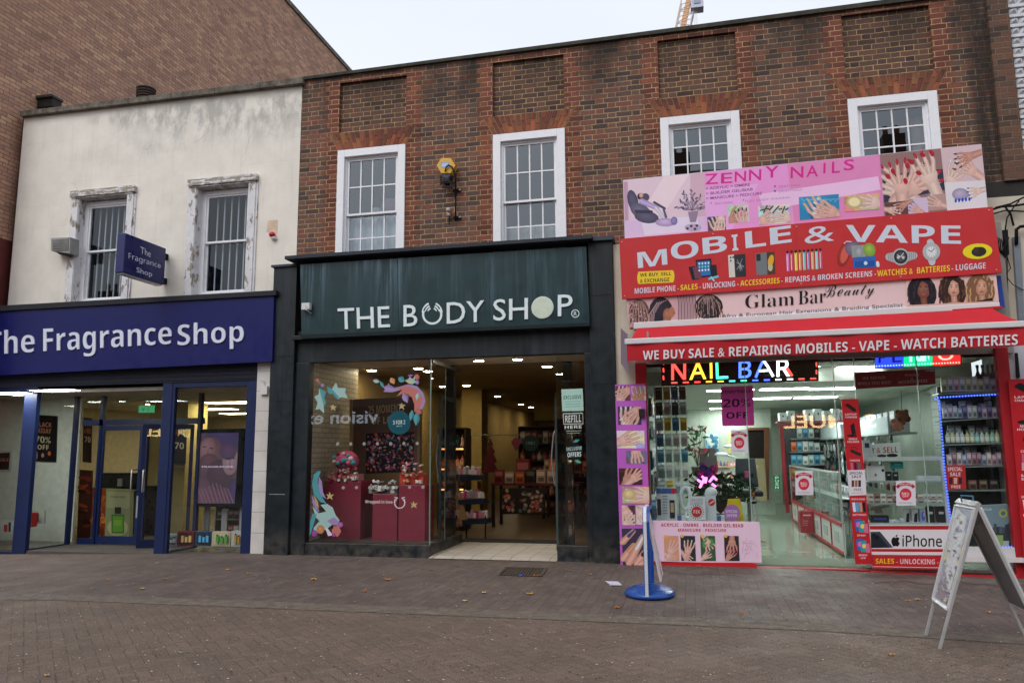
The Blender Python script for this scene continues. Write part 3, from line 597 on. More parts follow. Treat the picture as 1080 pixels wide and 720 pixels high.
# ================================================================ SHOPFRONTS
NAVY = c('#14196c', .66); BLUE = c('#162b5e', .6); TEAL = (.3, .3, .3); ORD = ['first', 'second', 'third', 'fourth', 'fifth', 'sixth', 'seventh', 'eighth', 'ninth', 'tenth', 'eleventh', 'twelfth', 'thirteenth', 'fourteenth', 'fifteenth', 'sixteenth']
def sheetglass(name, par, pts, mat='glass'):
    m = MB(); m.add(pts, [tuple(range(len(pts)))], (1, 1, 1), mat); return m.build(name, par, recalc=False)
def room(par, x0, x1, y0, y1, zc, fl, wl, cl_, zf=0.0, flm=None, left=None, right=None, cy=None):
    m = MB(mat='matte'); m.box(x0, x1, y0, y1, zf-.08, zf, fl, flm or 'gloss'); m.build('interior_floor', par)
    m = MB(mat='matte'); m.box(x0, x1, cy or y0, y1, zc, zc+.06, cl_)
    if cy: m.box(x0, x1, y0, cy, 2.88, 2.92, cl_); m.box(x0, x1, cy-.02, cy, zc, 2.88, cl_)
    m.build('ceiling', par)
    m = MB(mat='matte'); m.box(x0, x1, y1, y1+.1, zf, zc, wl); m.build('back_wall', par)
    m = MB(mat='matte'); m.box(x0-.05, x0, y0, y1, zf, zc, wl if left == 'wb' else (left or wl))
    if left == 'wb': m.box(x0, x0+.24, y0, y0+1.9, zf, zc, wl, 'white_brick')
    m.build('side_wall', par)
    m = MB(mat='matte'); m.box(x1, x1+.05, y0, y1, zf, zc, right or wl); m.build('side_wall', par)
# ---------------- blue perfume shop
y0 = 11.6; yd = 12.6; zt = 2.83
room(sb, -14.2, -6.75, y0+.12, 21, 2.72, c('#5f584e'), c('#a9a084'), c('#b3b0a2'), zf=-.05, flm='gloss')
m = MB(mat='old'); m.box(-12.4, -7.03, y0-.01, y0+.14, zt, 3.12, c('#1c1d2b')); 
for k in range(4): m.box(-12.4, -7.03, y0-.018, y0-.01, zt+.03+k*.07, zt+.075+k*.07, c('#181a26'))
m.build('shutter_box', sb)
def bluepost(x0, x1, ya, yb, z0, z1, name='post'):
    m = MB(mat='blue_paint'); m.box(x0, x1, ya, yb, z0, z1, BLUE); return m.build(name, sb, bevel=.004)
for a, b_ in ((-7.2, -7.05), (-8.87, -8.68), (-11.70, -11.46)): bluepost(a, b_, y0, y0+.09, -.2, zt)
def pane_frame(xa, xb, y, z0, z1, fw, name='window_frame', pane=True, col_=BLUE):
    m = MB(mat='blue_paint'); m.box(xa, xb, y, y+.07, z0, z0+fw, col_); m.box(xa, xb, y, y+.07, z1-fw, z1, col_); m.box(xa, xa+fw*.6, y, y+.07, z0+fw, z1-fw, col_); m.box(xb-fw*.6, xb, y, y+.07, z0+fw, z1-fw, col_)
    o = m.build(name, sb)
    if pane: sheetglass('pane', o and sb, [(xa, y+.035, z0+fw), (xb, y+.035, z0+fw), (xb, y+.035, z1-fw), (xa, y+.035, z1-fw)])
pane_frame(-8.68, -7.2, y0+.01, -.12, zt, .085); pane_frame(-12.4, -11.70, y0+.01, -.15, zt, .07)
def side_frame(x, ya, yb, z0, z1, fw):
    m = MB(mat='blue_paint'); m.box(x, x+.06, ya, yb, z0, z0+fw, BLUE); m.box(x, x+.06, ya, yb, z1-fw, z1, BLUE); m.box(x-.002, x+.062, yb-.08, yb, z0, z1, BLUE); m.build('window_frame', sb)
    sheetglass('pane', sb, [(x+.03, ya, z0+fw), (x+.03, yb-.08, z0+fw), (x+.03, yb-.08, z1-fw), (x+.03, ya, z1-fw)])
side_frame(-11.50, y0+.09, yd, -.12, zt-.02, .09); side_frame(-8.80, y0+.09, yd, -.12, zt-.02, .09)
# recess: soffit, threshold, door wall
m = MB(mat='matte'); m.box(-11.4, -8.75, y0+.14, yd+.1, 2.9, 2.95, c('#b3aa98')); m.build('recess_soffit', sb)
m = MB(mat='old'); m.box(-11.4, -8.75, y0-.02, yd+.1, -.2, -.045, c('#4a4541')); m.build('recess_floor', sb)
m = MB(mat='blue_paint'); m.box(-11.36, -8.75, yd, yd+.07, 2.16, 2.27, BLUE); m.box(-11.36, -8.75, yd, yd+.07, 2.80, 2.9, BLUE); m.box(-10.98, -10.9, yd, yd+.07, -.05, 2.8, BLUE); m.box(-9.98, -9.9, yd+.001, yd+.069, -.05, 2.16, BLUE); m.box(-11.3, -10.98, yd, yd+.07, -.05, .06, BLUE); m.build('door_surround', sb)
sheetglass('fanlight_pane', sb, [(-10.9, yd+.03, 2.27), (-8.8, yd+.03, 2.27), (-8.8, yd+.03, 2.8), (-10.9, yd+.03, 2.8)])
sheetglass('sidelight_pane', sb, [(-11.3, yd+.03, .06), (-10.98, yd+.03, .06), (-10.98, yd+.03, 2.8), (-11.3, yd+.03, 2.8)])
def handle(p, dirn, par):
    m = MB(mat='metal'); d = Vector(dirn); q = Vector(p); cc = c('#b9b6b0'); m.tube([q, q+d*.15, q+d*.17+Vector((0, 0, -.02)), q+d*.17+Vector((0, 0, -.36)), q+d*.15+Vector((0, 0, -.38)), q+Vector((0, 0, -.38))], .013, cc); m.build('handle', par, smooth=True)
def leaf(name, hx, hy, ang, wdt, z0, z1, hside):
    """door leaf hinged at (hx, hy), turned by ang"""
    m = MB(mat='blue_paint'); u = Vector((math.cos(ang), math.sin(ang), 0)); n = Vector((-u.y, u.x, 0)); o = Vector((hx, hy, 0)); th = .045
    def bx(a, b_, za, zb): m.prism([o+u*a+Vector((0, 0, za)), o+u*b_+Vector((0, 0, za)), o+u*b_+Vector((0, 0, zb)), o+u*a+Vector((0, 0, zb))], n*th, BLUE)
    bx(0, wdt, z0, z0+.14); bx(0, wdt, z1-.09, z1); bx(0, .065, z0+.14, z1-.09); bx(wdt-.07, wdt, z0+.14, z1-.09)
    d = m.build(name, sb)
    P_ = [o+u*.08+n*th/2+Vector((0, 0, z0+.14)), o+u*(wdt-.08)+n*th/2+Vector((0, 0, z0+.14)), o+u*(wdt-.08)+n*th/2+Vector((0, 0, z1-.09)), o+u*.08+n*th/2+Vector((0, 0, z1-.09))]
    sheetglass('pane', d, P_)
    handle(o+u*(wdt-.06)+Vector((0, 0, 1.33))-n*0, -n, d); handle(o+u*(wdt-.06)+n*th+Vector((0, 0, 1.33)), n, d)
    mm = MB(mat='metal'); mm.prism([o+u*(wdt-.055)-n*.003+Vector((0, 0, .45)), o+u*(wdt-.02)-n*.003+Vector((0, 0, .45)), o+u*(wdt-.02)-n*.003+Vector((0, 0, .85)), o+u*(wdt-.055)-n*.003+Vector((0, 0, .85))], n*.003, c('#9fa5ad')); mm.build('kick_strip', d)
    return d
leaf('door', -10.92, yd, 0, .92, -.03, 2.15, 1)
leaf('door', -8.93, yd+.02, math.radians(215), .86, -.03, 2.15, 1)
# white tiled pier to the right of it
m = MB(); m.box(-7.05, -6.74, y0-.02, FY+.2, -.2, 3.15, (.8, .8, .8), 'pier_tiles'); m.build('tiled_pier', sb)
m = MB(mat='print'); m.box(-6.96, -6.83, y0-.07, y0-.02, 2.58, 2.72, c('#c9c7c4')); m.tube([(-6.9, y0-.04, 2.72), (-6.9, y0-.05, 2.8), (-6.97, y0-.03, 2.84)], .008, c('#bbbbbb')); m.build('junction_box', None, 'small white electrical box high on the white tiled pier', 'junction box')
# fascia sign
sg = thing('fascia_sign', (-9.5, 11.45, 3.6), 'long navy blue shop sign reading The Fragrance Shop', 'shop sign')
m = MB(mat='print'); q = [(-22, 328.5), (289, 310.4), (287, 381), (-22, 396.5)]; m.pxq(q, 11.45, .28, NAVY, 'print'); m.build('board', sg)
m = MB(mat='old'); m.pxq([(-22, 323.5), (291, 306), (291, 311), (-22, 329)], 11.41, .32, c('#22232a')); m.build('flashing', sg)
for xx in (78, 150, 222): MB(mat='old').pxq([(xx, 324), (xx+.5, 324), (xx+.3, 391-.045*xx), (xx-.2, 391-.045*xx)], 11.449, .01, c('#1e1f58')).build('board_joint', sg)
m = MB(Y=11.45, mat='print'); WH = c('#cfd2e0')
m.text('The', -12.5, 349.3, 37, 346, 25.2, WH, 'bold', ext=.02, fat=-.012); m.text('Fragrance', 46.5, 346.8, 181.5, 339.5, 31.8, WH, 'bold', ext=.02, fat=-.012, h2=31); m.text('Shop', 188, 341.5, 257.5, 337.2, 30, WH, 'bold', ext=.02, fat=-.012)
m.build('lettering', sg)
# ---------------- green skincare shop
yb = 11.6; rm = (-6.32, -1.45)
room(bb, -6.4, -1.2, yb+.15, 33, 3.2, c('#6a5a48'), c('#a58c58'), c('#8f8163'), zf=.03, flm='wood_floor', left='wb', right=c('#8d784c'))
def tealbox(x0, x1, ya, yb_, z0, z1, name, bev=.006, mat='teal_paint'):
    m = MB(mat=mat); m.box(x0, x1, ya, yb_, z0, z1, TEAL); return m.build(name, bb, bevel=bev)
tealbox(-6.77, -6.34, 11.5, 11.74, -.1, 4.72, 'pilaster'); tealbox(-1.43, -1.055, 11.5, 11.74, -.1, 4.80, 'pilaster')
m = MB(mat='old'); m.box(-6.80, -6.34, 11.46, 11.76, 4.72, 4.76, c('#3a4048')); m.box(-6.46, -1.34, 11.30, 11.76, 4.80, 4.855, c('#2d3239')); m.box(-1.40, -1.03, 11.44, 11.76, 4.80, 4.86, c('#3b434c')); m.build('lead_capping', bb)
for zz, x0, x1 in ((.95, -6.7, -6.42), (3.2, -6.72, -6.36), (2.45, -6.7, -6.36), (2.6, -1.41, -1.08), (3.95, -1.40, -1.08)):
    m = MB(mat='old'); m.box(x0, x1, 11.497, 11.502, zz, zz+.008, c('#8c979e') if zz < 1 else c('#10161a')); m.build('board_seam', bb)
tealbox(-6.34, -1.43, 11.58, 11.74, 3.09, 3.62, 'lintel'); tealbox(-6.34, -6.08, 11.56, 11.72, -.1, 3.09, 'door_post'); tealbox(-6.36, -1.42, 11.44, 11.58, 3.46, 3.53, 'cornice')
tealbox(-1.53, -1.43, 11.58, 11.72, -.1, 3.09, 'door_post'); tealbox(-6.08, -3.97, 11.57, 11.70, -.1, .19, 'stall_riser'); tealbox(-1.99, -1.53, 11.57, 11.70, -.1, .23, 'stall_riser')
tealbox(-4.07, -3.97, 11.70, 13.3, -.1, .19, 'stall_riser'); tealbox(-4.28, -4.12, 13.25, 13.4, .03, 3.25, 'door_post'); tealbox(-4.2, -2.2, 13.28, 13.38, 3.19, 3.30, 'transom'); tealbox(-2.14, -1.99, 13.25, 13.4, .03, 3.25, 'door_post')
tealbox(-4.05, -3.99, 11.7, 13.25, 3.03, 3.09, 'glazing_rail', 0)
m = MB(mat='matte'); m.box(-6.3, -1.5, 11.745, 13.28, 3.17, 3.198, c('#e0d8c4')); m.build('lobby_soffit', bb)
m = MB(); m.add([(-3.97, 11.48, .012), (-1.99, 11.48, .012), (-1.99, 11.72, .036), (-3.97, 11.72, .036), (-1.99, 13.42, .036), (-3.97, 13.42, .036)], [(0, 1, 2, 3), (3, 2, 4, 5)], (.5, .5, .5), 'lobby_tiles'); m.build('lobby_floor', bb, recalc=False)
m = MB(mat='matte'); m.box(-4.1, -2.15, 13.45, 13.9, .03, .05, c('#2a2826')); m.build('door_mat', None, 'dark door mat just inside the green shop entrance', 'door mat')
sheetglass('shop_window', bb, [(-6.08, 11.62, .19), (-3.99, 11.62, .19), (-3.99, 11.62, 3.09), (-6.08, 11.62, 3.09)])
sheetglass('shop_window', bb, [(-4.0, 11.64, .19), (-4.0, 13.25, .19), (-4.0, 13.25, 3.05), (-4.0, 11.64, 3.05)])
sheetglass('shop_window', bb, [(-1.97, 11.62, .23), (-1.53, 11.62, .23), (-1.53, 11.62, 3.09), (-1.97, 11.62, 3.09)])
sheetglass('shop_window', bb, [(-1.98, 11.64, .23), (-1.98, 13.25, .23), (-1.98, 13.25, 3.09), (-1.98, 11.64, 3.09)])
m = MB(mat='gloss'); m.box(-4.0, -3.985, 11.6, 11.63, .19, 3.09, c('#6f7f78')); m.box(-4.28+.3, -3.97, 12.3, 12.32, .19, 3.05, c('#55625d')); m.build('glass_edge', bb)
def glassdoor(x, ya, yb_, name='glass_door'):
    d = sheetglass(name, bb, [(x, ya, .08), (x, yb_, .08), (x, yb_, 2.55), (x, ya, 2.55)])
    m = MB(mat='metal'); s = -.06; m.tube([(x+s*.2, ya+.12, 1.98), (x+s, ya+.12, 1.9), (x+s*1.7, ya+.12, 1.5), (x+s, ya+.12, 1.1), (x+s*.2, ya+.12, 1.02)], .014, c('#8d8f8d')); m.build('handle', d, smooth=True)
    m = MB(mat='gloss'); m.box(x-.02, x+.02, ya, yb_, .04, .14, c('#202a2b')); m.box(x-.015, x+.015, ya, yb_, 2.5, 2.57, c('#202a2b')); m.box(x-.02, x+.02, ya, ya+.03, .14, 2.5, c('#3c4a48')); m.build('door_rail', d)
    m = MB(mat='gloss'); m.box(x-.03, x+.03, ya+.35, ya+.5, 1.24, 1.46, c('#1b3836')); m.build('lock_case', d)
glassdoor(-2.13, 12.45, 13.28); glassdoor(-4.13, 12.5, 13.25)
bs = thing('fascia_sign', (-4, 11.45, 4.2), 'dark green shop sign with pale run-off streaks reading The Body Shop', 'shop sign')
m = MB(mat='green_board'); m.pxq([(316.5, 279), (618, 259.8), (622, 342.5), (318, 355.5)], 11.42, .3, TEAL); m.build('board', bs)
m = MB(mat='old'); m.pxq([(419, 273), (419.6, 273), (421, 351), (420.4, 351)], 11.419, .01, c('#0e2224')); m.pxq([(316, 353), (622, 340), (622, 343.5), (318, 357)], 11.40, .04, c('#0f1d20')); m.build('board_trim', bs)
m = MB(Y=11.42); W2 = c('#c6d0d2'); W2 = tuple(v*1.15 for v in W2)
m.text('THE', 356.5, 325.5, 411, 323, 22, W2, 'reg', ext=.02, fat=.003, space=1.0, lean=.03); m.text('B', 426, 322, 440.5, 321.3, 22.5, W2, 'reg', ext=.02, fat=.003); m.text('DY', 471.5, 319.3, 511, 316.8, 22.3, W2, 'reg', ext=.02, fat=.003)
m.text('SH', 520.5, 316, 557, 314, 22.5, W2, 'reg', ext=.02, fat=.003, h2=23); m.text('P', 588.5, 311.2, 604, 310.4, 22.5, W2, 'reg', ext=.02, fat=.003); m.text('R', 605.2, 328.4, 608.4, 328.2, 4.5, W2, 'reg'); m.ln([(606.8+4*math.cos(R(a)), 330.6+4*math.sin(R(a))) for a in range(0, 361, 30)], .8, W2)
m.build('lettering', bs)
m = MB(Y=11.42); ring = [(455.8+9.6*math.cos(R(a)), 331.5+9.6*math.sin(R(a))) for a in range(-35, 216, 14)]; m.ln(ring, 2.3, W2)
for sx in (-1, 1):
    for k, rr in enumerate((10.8, 8, 5.4)):
        A0 = 250 if sx < 0 else 290; m.ln([(455.8+(rr*math.cos(R(A0-sx*-1*a if sx > 0 else A0-a))), 331.5+(rr+1.4)*math.sin(R(A0+a if sx > 0 else A0-a))) for a in range(0, 62-k*8, 10)], 2.0, W2, w2=1)
m.build('emblem', bs, label='ring shaped emblem with leaf tips standing in for a letter O')
m = MB(Y=11.37, mat='paint'); p0 = at(572, 324.2, 11.40); n = 28; rr = .175; vs = [(p0.x+rr*math.cos(k*2*math.pi/n), p0.y-.0, p0.z+rr*math.sin(k*2*math.pi/n)) for k in range(n)]; m.prism(vs, (0, .03, 0), c('#c0cbb9')); m.build('letter_disc', bs, label='pale green glowing disc in place of the second O', bevel=.008)
m = MB(mat='print'); m.pxb(318, 319.5, 326, 326, 11.33, .08, c('#c8c8c8')); a = at(322, 322, 11.3); m.tube([a, a+Vector((.03, -.02, -.08)), a+Vector((.05, .1, -.12))], .012, c('#b4b4b4')); m.build('cctv_camera', None, 'small white security camera at the left end of the green sign', 'camera')
# ---------------- phone and nail shop
yn = 11.5; RED = c('#a3222a')
room(bb, -.95, 4.15, yn+.1, 25, 2.66, c('#8f9a8c'), c('#b5bcae'), c('#c0c6bc'), cy=12.75, zf=.02, flm='floor_tiles', left=c('#a5ada3'), right=c('#a5ada3'))
m = MB(mat='stucco'); m.box(-1.05, -.74, yn+.06, FY, -.15, 4.75, (1, 1, 1), 'cream_render'); m.build('rendered_pier', bb)
m = MB(mat='paint'); m.box(-.75, 4.3, yn+.05, FY+.2, 2.88, 4.7, c('#8a8580')); m.build('signboard_backing', bb)
def redbox(x0, x1, ya, yb_, z0, z1, name='red_trim', cc=RED):
    m = MB(mat='print'); m.box(x0, x1, ya, yb_, z0, z1, cc); return m.build(name, bb, bevel=.004)
redbox(-.76, -.6, yn-.03, yn+.08, -.1, 2.9, 'red_post'); redbox(4.05, 4.2, yn-.03, yn+.08, -.15, 2.95, 'red_post')
redbox(-.6, .83, yn-.04, yn+.08, -.12, .055, 'red_plinth', c('#b92026')); redbox(2.28, 4.05, yn-.06, yn+.1, -.2, -.015, 'red_plinth', c('#b92026')); redbox(.83, 2.28, yn-.03, yn+.12, -.14, .005, 'red_plinth', c('#8f1c20'))
sheetglass('shop_window', bb, [(-.6, yn, .055), (.80, yn, .055), (.80, yn, 2.88), (-.6, yn, 2.88)], 'greenglass')
sheetglass('glass_door', bb, [(.83, yn, .01), (1.98, yn, .01), (1.98, yn, 2.88), (.83, yn, 2.88)], 'greenglass')
sheetglass('shop_window', bb, [(2.28, yn, .1), (4.05, yn, .1), (4.05, yn, 2.88), (2.28, yn, 2.88)], 'greenglass')
m = MB(mat='gloss'); 
for xx in (.79, 1.985, 2.26, 3.06): m.box(xx, xx+.012, yn-.01, yn+.012, .1, 2.88, c('#8fa398'))
m.build('glass_edge', bb)
m = MB(); m.add([(.85, yn+.1, .024), (2.0, yn+.1, .024), (2.05, yn+.9, .024), (.9, yn+.9, .024)], [(0, 1, 2, 3)], c('#6c7265'), 'matte'); m.build('door_mat', None, 'grey green mat behind the nail bar door', 'door mat')
# awning
aw = thing('awning', (1.7, 11.3, 3.3), 'red fabric shop awning half wound in with white lettering on its valance', 'awning')
AR = c('#b32730'); m = MB(mat='print'); A = [at(668, 340, 11.3), at(1051, 318.5, 11.3)]; sl = (A[1].z-A[0].z)/(A[1].x-A[0].x)
m.prism([A[0], A[1]+Vector((.04, 0, 0)), A[1]+Vector((.04, 0, -.10)), A[0]+Vector((0, 0, -.10))], (0, .2, 0), c('#c9c7c8')); m.build('cassette', aw, bevel=.01)
m = MB(mat='cloth'); tl = at(672, 346, 11.28); tr = at(1046, 325, 11.28); bl = at(661, 360, 10.9); br = bl+Vector((5.12, 0, .035))
n = 26; vs = []; fs = []
for i in range(n+1):
    u = i/n; a = tl*(1-u)+tr*u; b_ = bl*(1-u)+br*u
    for j in range(7): v = j/6; p = a*(1-v)+b_*v; p.z -= .035*math.sin(math.pi*v)*(1+.12*math.sin(i*1.7)); vs.append(p)
for i in range(n):
    for j in range(6): fs.append((i*7+j, (i+1)*7+j, (i+1)*7+j+1, i*7+j+1))
m.add(vs, fs, AR); m.build('fabric', aw, smooth=True, recalc=False)
m = MB(mat='print'); m.prism([bl+Vector((-.03, -.03, .035)), br+Vector((.03, -.03, .035)), br+Vector((.03, -.03, -.045)), bl+Vector((-.03, -.03, -.045))], (0, .07, 0), c('#c8c6c8')); m.build('front_bar', aw, bevel=.012)
m = MB(mat='cloth'); n = 60; vs = []; fs = []
zv = at(663, 381, 10.9).z
for i in range(n+1):
    u = i/n; p = bl*(1-u)+br*u; y = 10.9+.01*math.sin(i*.8); vs += [(p.x, y-.01, p.z-.04), (p.x, y+.012*math.sin(i*.5), zv+(p.z-bl.z)+.006*math.sin(i*1.1))]
for i in range(n): fs.append((2*i, 2*i+2, 2*i+3, 2*i+1))
m.add(vs, fs, AR); m.build('valance', aw, smooth=True, recalc=False)
m = MB(Y=10.875); m.text('WE BUY SALE & REPAIRING MOBILES - VAPE - WATCH BATTERIES', 678, 369.8, 1073.5, 352.3, 9.6, c('#d0ced2'), 'bold', h2=11.2); m.build('lettering', aw)
for xx in (-.55, 3.9): MB(mat='metal').tube([(xx, 11.3, 3.36), (xx+.02, 10.93, 3.14)], .018, c('#8c8c8c')).build('arm', aw)
# ================================================================ PRINTED BOARDS
SKIN = ['#d9aea3', '#cf9c90', '#e0bdb2', '#c08a7a', '#d3a599']
def fan(P, x, y, L_, cc1, cc2, n=16):
    for k in range(n):
        a = R(random.uniform(-175, -5)); l = L_*random.uniform(.5, 1); ex, ey = x+l*math.cos(a)*.9, y+l*math.sin(a); P.ln([(x, y), (x*.5+ex*.5, y*.5+ey*.5-1), (ex, ey)], .4, cc2)
        for j in range(4): u = .4+.2*j; px, py = x+(ex-x)*u, y+(ey-y)*u; P.ell(px+random.uniform(-1, 1), py, 2.2, .8, (cc1, cc2)[j % 2], math.degrees(a)+random.choice((-40, 40)), 8)
def hand(P, cx, cy, s, ang, skin='#d8a58f', nail='#c0263a', nf=4, spread=13, palm=True, thumb=0):
    """a printed photograph of a hand: palm, fingers of unequal length, nails"""
    a0 = R(ang); dk = tuple(v*.62 for v in c(skin)); sk = c(skin); lt = tuple(min(.8, v*1.12) for v in sk)
    if palm:
        P.softcap(cx-math.cos(a0)*s*1.3, cy-math.sin(a0)*s*1.3, cx-math.cos(a0)*s*.3, cy-math.sin(a0)*s*.3, s*.55, sk, s*.7); P.soft(cx-math.cos(a0)*s*.12, cy-math.sin(a0)*s*.12, s*.46, s*.44, sk, ang, edge=.85)
    for i in range(nf):
        k = i-(nf-1)/2; a = a0+R(k*spread); ln_ = s*(.98-.10*abs(k-.3)); bx = cx-math.sin(a0)*k*s*.21; by = cy+math.cos(a0)*k*s*.21
        ex, ey = bx+math.cos(a)*ln_, by+math.sin(a)*ln_
        mx, my = bx+math.cos(a)*ln_*.5-math.sin(a)*s*.05*k, by+math.sin(a)*ln_*.5+math.cos(a)*s*.05*k      # a slight bend at the knuckle
        P.softcap(bx, by, mx, my, s*.235, sk, s*.21); P.softcap(mx, my, ex, ey, s*.215, sk, s*.16)
        P.ln([(mx-math.sin(a)*s*.07, my+math.cos(a)*s*.07), (mx+math.sin(a)*s*.07, my-math.cos(a)*s*.07)], s*.022, tuple(v*.75 for v in sk))
        P.soft(ex+math.cos(a)*s*.07, ey+math.sin(a)*s*.07, s*.17, s*.072, nail, math.degrees(a), 8, .7, 1.5)
    if thumb:
        a = a0+R(62*thumb); bx, by = cx-math.cos(a0)*s*.1, cy-math.sin(a0)*s*.1; ex, ey = bx+math.cos(a)*s*.75, by+math.sin(a)*s*.75
        P.softcap(bx, by, ex, ey, s*.26, sk, s*.19); P.soft(ex, ey, s*.14, s*.08, nail, math.degrees(a), 8, .7, 1.5)
def photo(P, x0, y0, x1, y1, bg, sl=-.08, lean=.05, hands=()):
    P.q(x0, y0, x1, y1, bg, sl, lean); w_, h_ = x1-x0, y1-y0
    P.clip = [(x0, y0), (x1, y0+sl*w_), (x1+lean*h_, y1+sl*w_), (x0+lean*h_, y1)]
    for k in range(5): u, v = random.random(), random.random(); P.soft(x0+u*w_, y0+v*h_, w_*.3, h_*.25, tuple(q*random.choice((.6, 1.2)) for q in c(bg)), random.uniform(0, 90), edge=.9)
    for (u, v, s, ang, sk, na) in hands: hand(P, x0+w_*u, y0+h_*v+sl*w_*u, h_*s*1.3, ang, SKIN[sk], na, spread=8, thumb=1 if sk % 2 else 0)
    P.clip = None
# ---- zenny nails banner
Zb = thing('banner', (1.7, 11.3, 5.4), 'pink nail salon banner reading Zenny Nails, topmost of the stacked boards', 'banner')
m = MB(mat='print'); m.pxq([(657, 190), (1035, 152), (1042, 219), (659, 256)], 11.34, .03, c('#cfc4d0')); m.build('board', Zb)
P = MB(Y=11.338); sl = -.1006
P.poly([(657.5, 190.3), (743, 181.7), (744.5, 248.5), (659.3, 256)], '#d9bfcd')
P.poly([(700, 186.5), (727, 183.5), (700, 226), (672, 232)], '#e4ccd4'); P.poly([(728, 183.4), (743, 181.8), (744.3, 240), (728, 241)], '#cba7b7'); P.poly([(659.3, 233), (744, 228), (744.5, 248), (659.3, 256)], '#d3b6d8')
P.poly([(657.6, 192), (662, 191.5), (663, 232), (659, 233)], '#b993ac'); P.poly([(676, 232), (735, 228), (738, 243), (680, 248)], '#dccde6')
P.soft(667.5, 212, 5.5, 12, '#55506a', -14); P.soft(676, 223, 12.5, 7.5, '#6b6582', 30); P.soft(682, 229, 13, 6.5, '#5a5572', 8); P.ell(680.5, 208, 4.5, 4.2, '#4b465c'); P.soft(674.8, 207.3, 2.8, 3.4, '#3d2b30'); P.soft(676.3, 206, 2.2, 2.7, '#d5a797')
P.softcap(677, 212.5, 693, 219.5, 6.5, c('#b79fd0'), 4.5); P.softcap(692, 219.5, 700, 229.5, 4.4, c('#cfc3da'), 3.2); P.softcap(690, 213.5, 701, 220, 2.6, c('#46415a')); P.cap(671, 223, 687, 223.5, 3.4, c('#37334a'))
P.soft(702, 234.5, 11, 4.4, '#c4a9d6'); P.soft(711, 233, 3.6, 4.5, '#8f7fb4'); P.cap(700, 221, 702.5, 229, 2.5, c('#5a5572'))
fan(P, 730, 222, 22, '#8b7f98', '#5d5468')
P.poly([(725.5, 223.5), (736.5, 222.4), (734, 234), (728, 234.5)], '#8f7c92'); P.ell(731, 240, 9, 4, '#b5a0c0'); 
for q in ((725, 241), (729, 238.5), (733, 241.5), (735, 238)): P.ell(q[0], q[1], 1.6, 1.4, '#4c3f4c')
P.poly([(743, 181.8), (928, 163.1), (933, 229), (744.5, 247.5)], '#dd92cb'); P.poly([(743, 200), (800, 194), (770, 245), (744.5, 247.5)], '#e0a3da'); P.poly([(830, 173), (928, 163.1), (933, 229), (838, 238)], '#d583b4')
P.poly([(800, 205), (926, 186), (929, 200), (806, 222)], '#e4b9dc')
MAG = '#cb1f88'
for ch, x0, x1, yt, h in (('Z', 743.6, 757.5, 183.7, 11), ('E', 760.5, 772.5, 182.8, 11), ('N', 775, 787, 181, 11), ('N', 790, 803, 179.2, 11.6), ('Y', 807, 821.5, 175.6, 12.2), ('N', 834, 847.5, 176.2, 12), ('A', 850.5, 863, 175, 12), ('I', 868.5, 870.8, 172.3, 11), ('L', 877.5, 886, 170.9, 12), ('S', 890, 901, 168.6, 11.6)):
    P.text(ch, x0, yt, x1, yt-.8, h, MAG, 'reg', lean=-.02*(len(ch)), fat=.012)
for (tx, x0, x1, y) in (('> ACRYLIC > OMBRE', 744.5, 791, 197.6), ('> BUILDER GEL/BIAB', 744.6, 794, 202.8), ('> MANICURE > PEDICURE', 744.8, 803.5, 208)): P.text(tx, x0, y, x1, y-(x1-x0)*.095, 2.9, '#6b2d63', 'reg', fat=.01)
for (tx, x0, x1, y) in (('SPRAY TANNING', 754, 773, 214), ('FULL BODY WAXING', 786, 833, 211.3), ('ZENNY NAILS', 821, 844, 196), ('ZENNYNAILS', 821, 846, 201)): P.text(tx, x0, y, x1, y-(x1-x0)*.09, 2.2, '#a86aa4', 'reg')
P.ell(750, 214, 1, 1.2, '#78b35a'); P.ell(784, 211, 1, 1.2, '#78b35a'); P.ell(817.3, 196.6, 1.2, 1.2, '#c9416f'); P.ell(817.3, 201.5, 1.2, 1.2, '#2d63b5')
photo(P, 746, 229, 765, 244.5, '#4a4350', hands=[(.6, .85, .62, -110, 0, '#e8b7c4'), (.75, .3, .5, 100, 2, '#e3cdd0')]); photo(P, 767.6, 217.5, 789.5, 235.6, '#c9c3c2', hands=[(.35, .75, .62, -52, 3, '#d8b3a0'), (.7, .9, .5, -100, 0, '#2d2326')])
photo(P, 799.5, 217.5, 833, 237.6, '#d8cfc8', hands=[(.25, .7, .5, -25, 0, '#e8d0d6'), (.8, .65, .48, 195, 2, '#e8d0d6')])
for k in range(9): P.cap(802+k*3.3, 222+2.5*math.sin(k*2), 806+k*3.1, 219+2*math.cos(k*3), 1.4, c('#3f3a33'))
photo(P, 842.5, 208, 884.5, 232, '#2b7fae', hands=[(.5, .75, .55, -120, 0, '#e2a94b'), (.75, .7, .5, -160, 4, '#dfe0ea')])
for k in range(8): P.ln([(845+k*5, 209+k*.6), (848+k*5, 212-k*.3), (851+k*5, 210)], .8, '#6fb9d8')
photo(P, 890.5, 206.5, 927.5, 223.5, '#d9a87d', hands=[(.75, .5, .75, 190, 2, '#e9e4e6')]); P.soft(901, 213.2, 9, 7, '#e6c492'); P.ell(901, 213, 6, 4.6, '#edd7a8')
P.clip = [(928, 163.2), (992, 156.6), (999, 222.2), (933, 228.8)]; P.poly(P.clip, '#8c6a68'); P.poly([(931, 185), (996, 178), (998, 200), (932.5, 214)], '#2b2f45')
for (x, y, s, a, sk) in ((941, 197, 23, -150, 2), (968, 193, 24, -38, 0), (951, 192, 22, -92, 0), (978, 182, 22, -115, 2)): hand(P, x, y, s*1.0, a, SKIN[sk], '#a81a2c', spread=10)
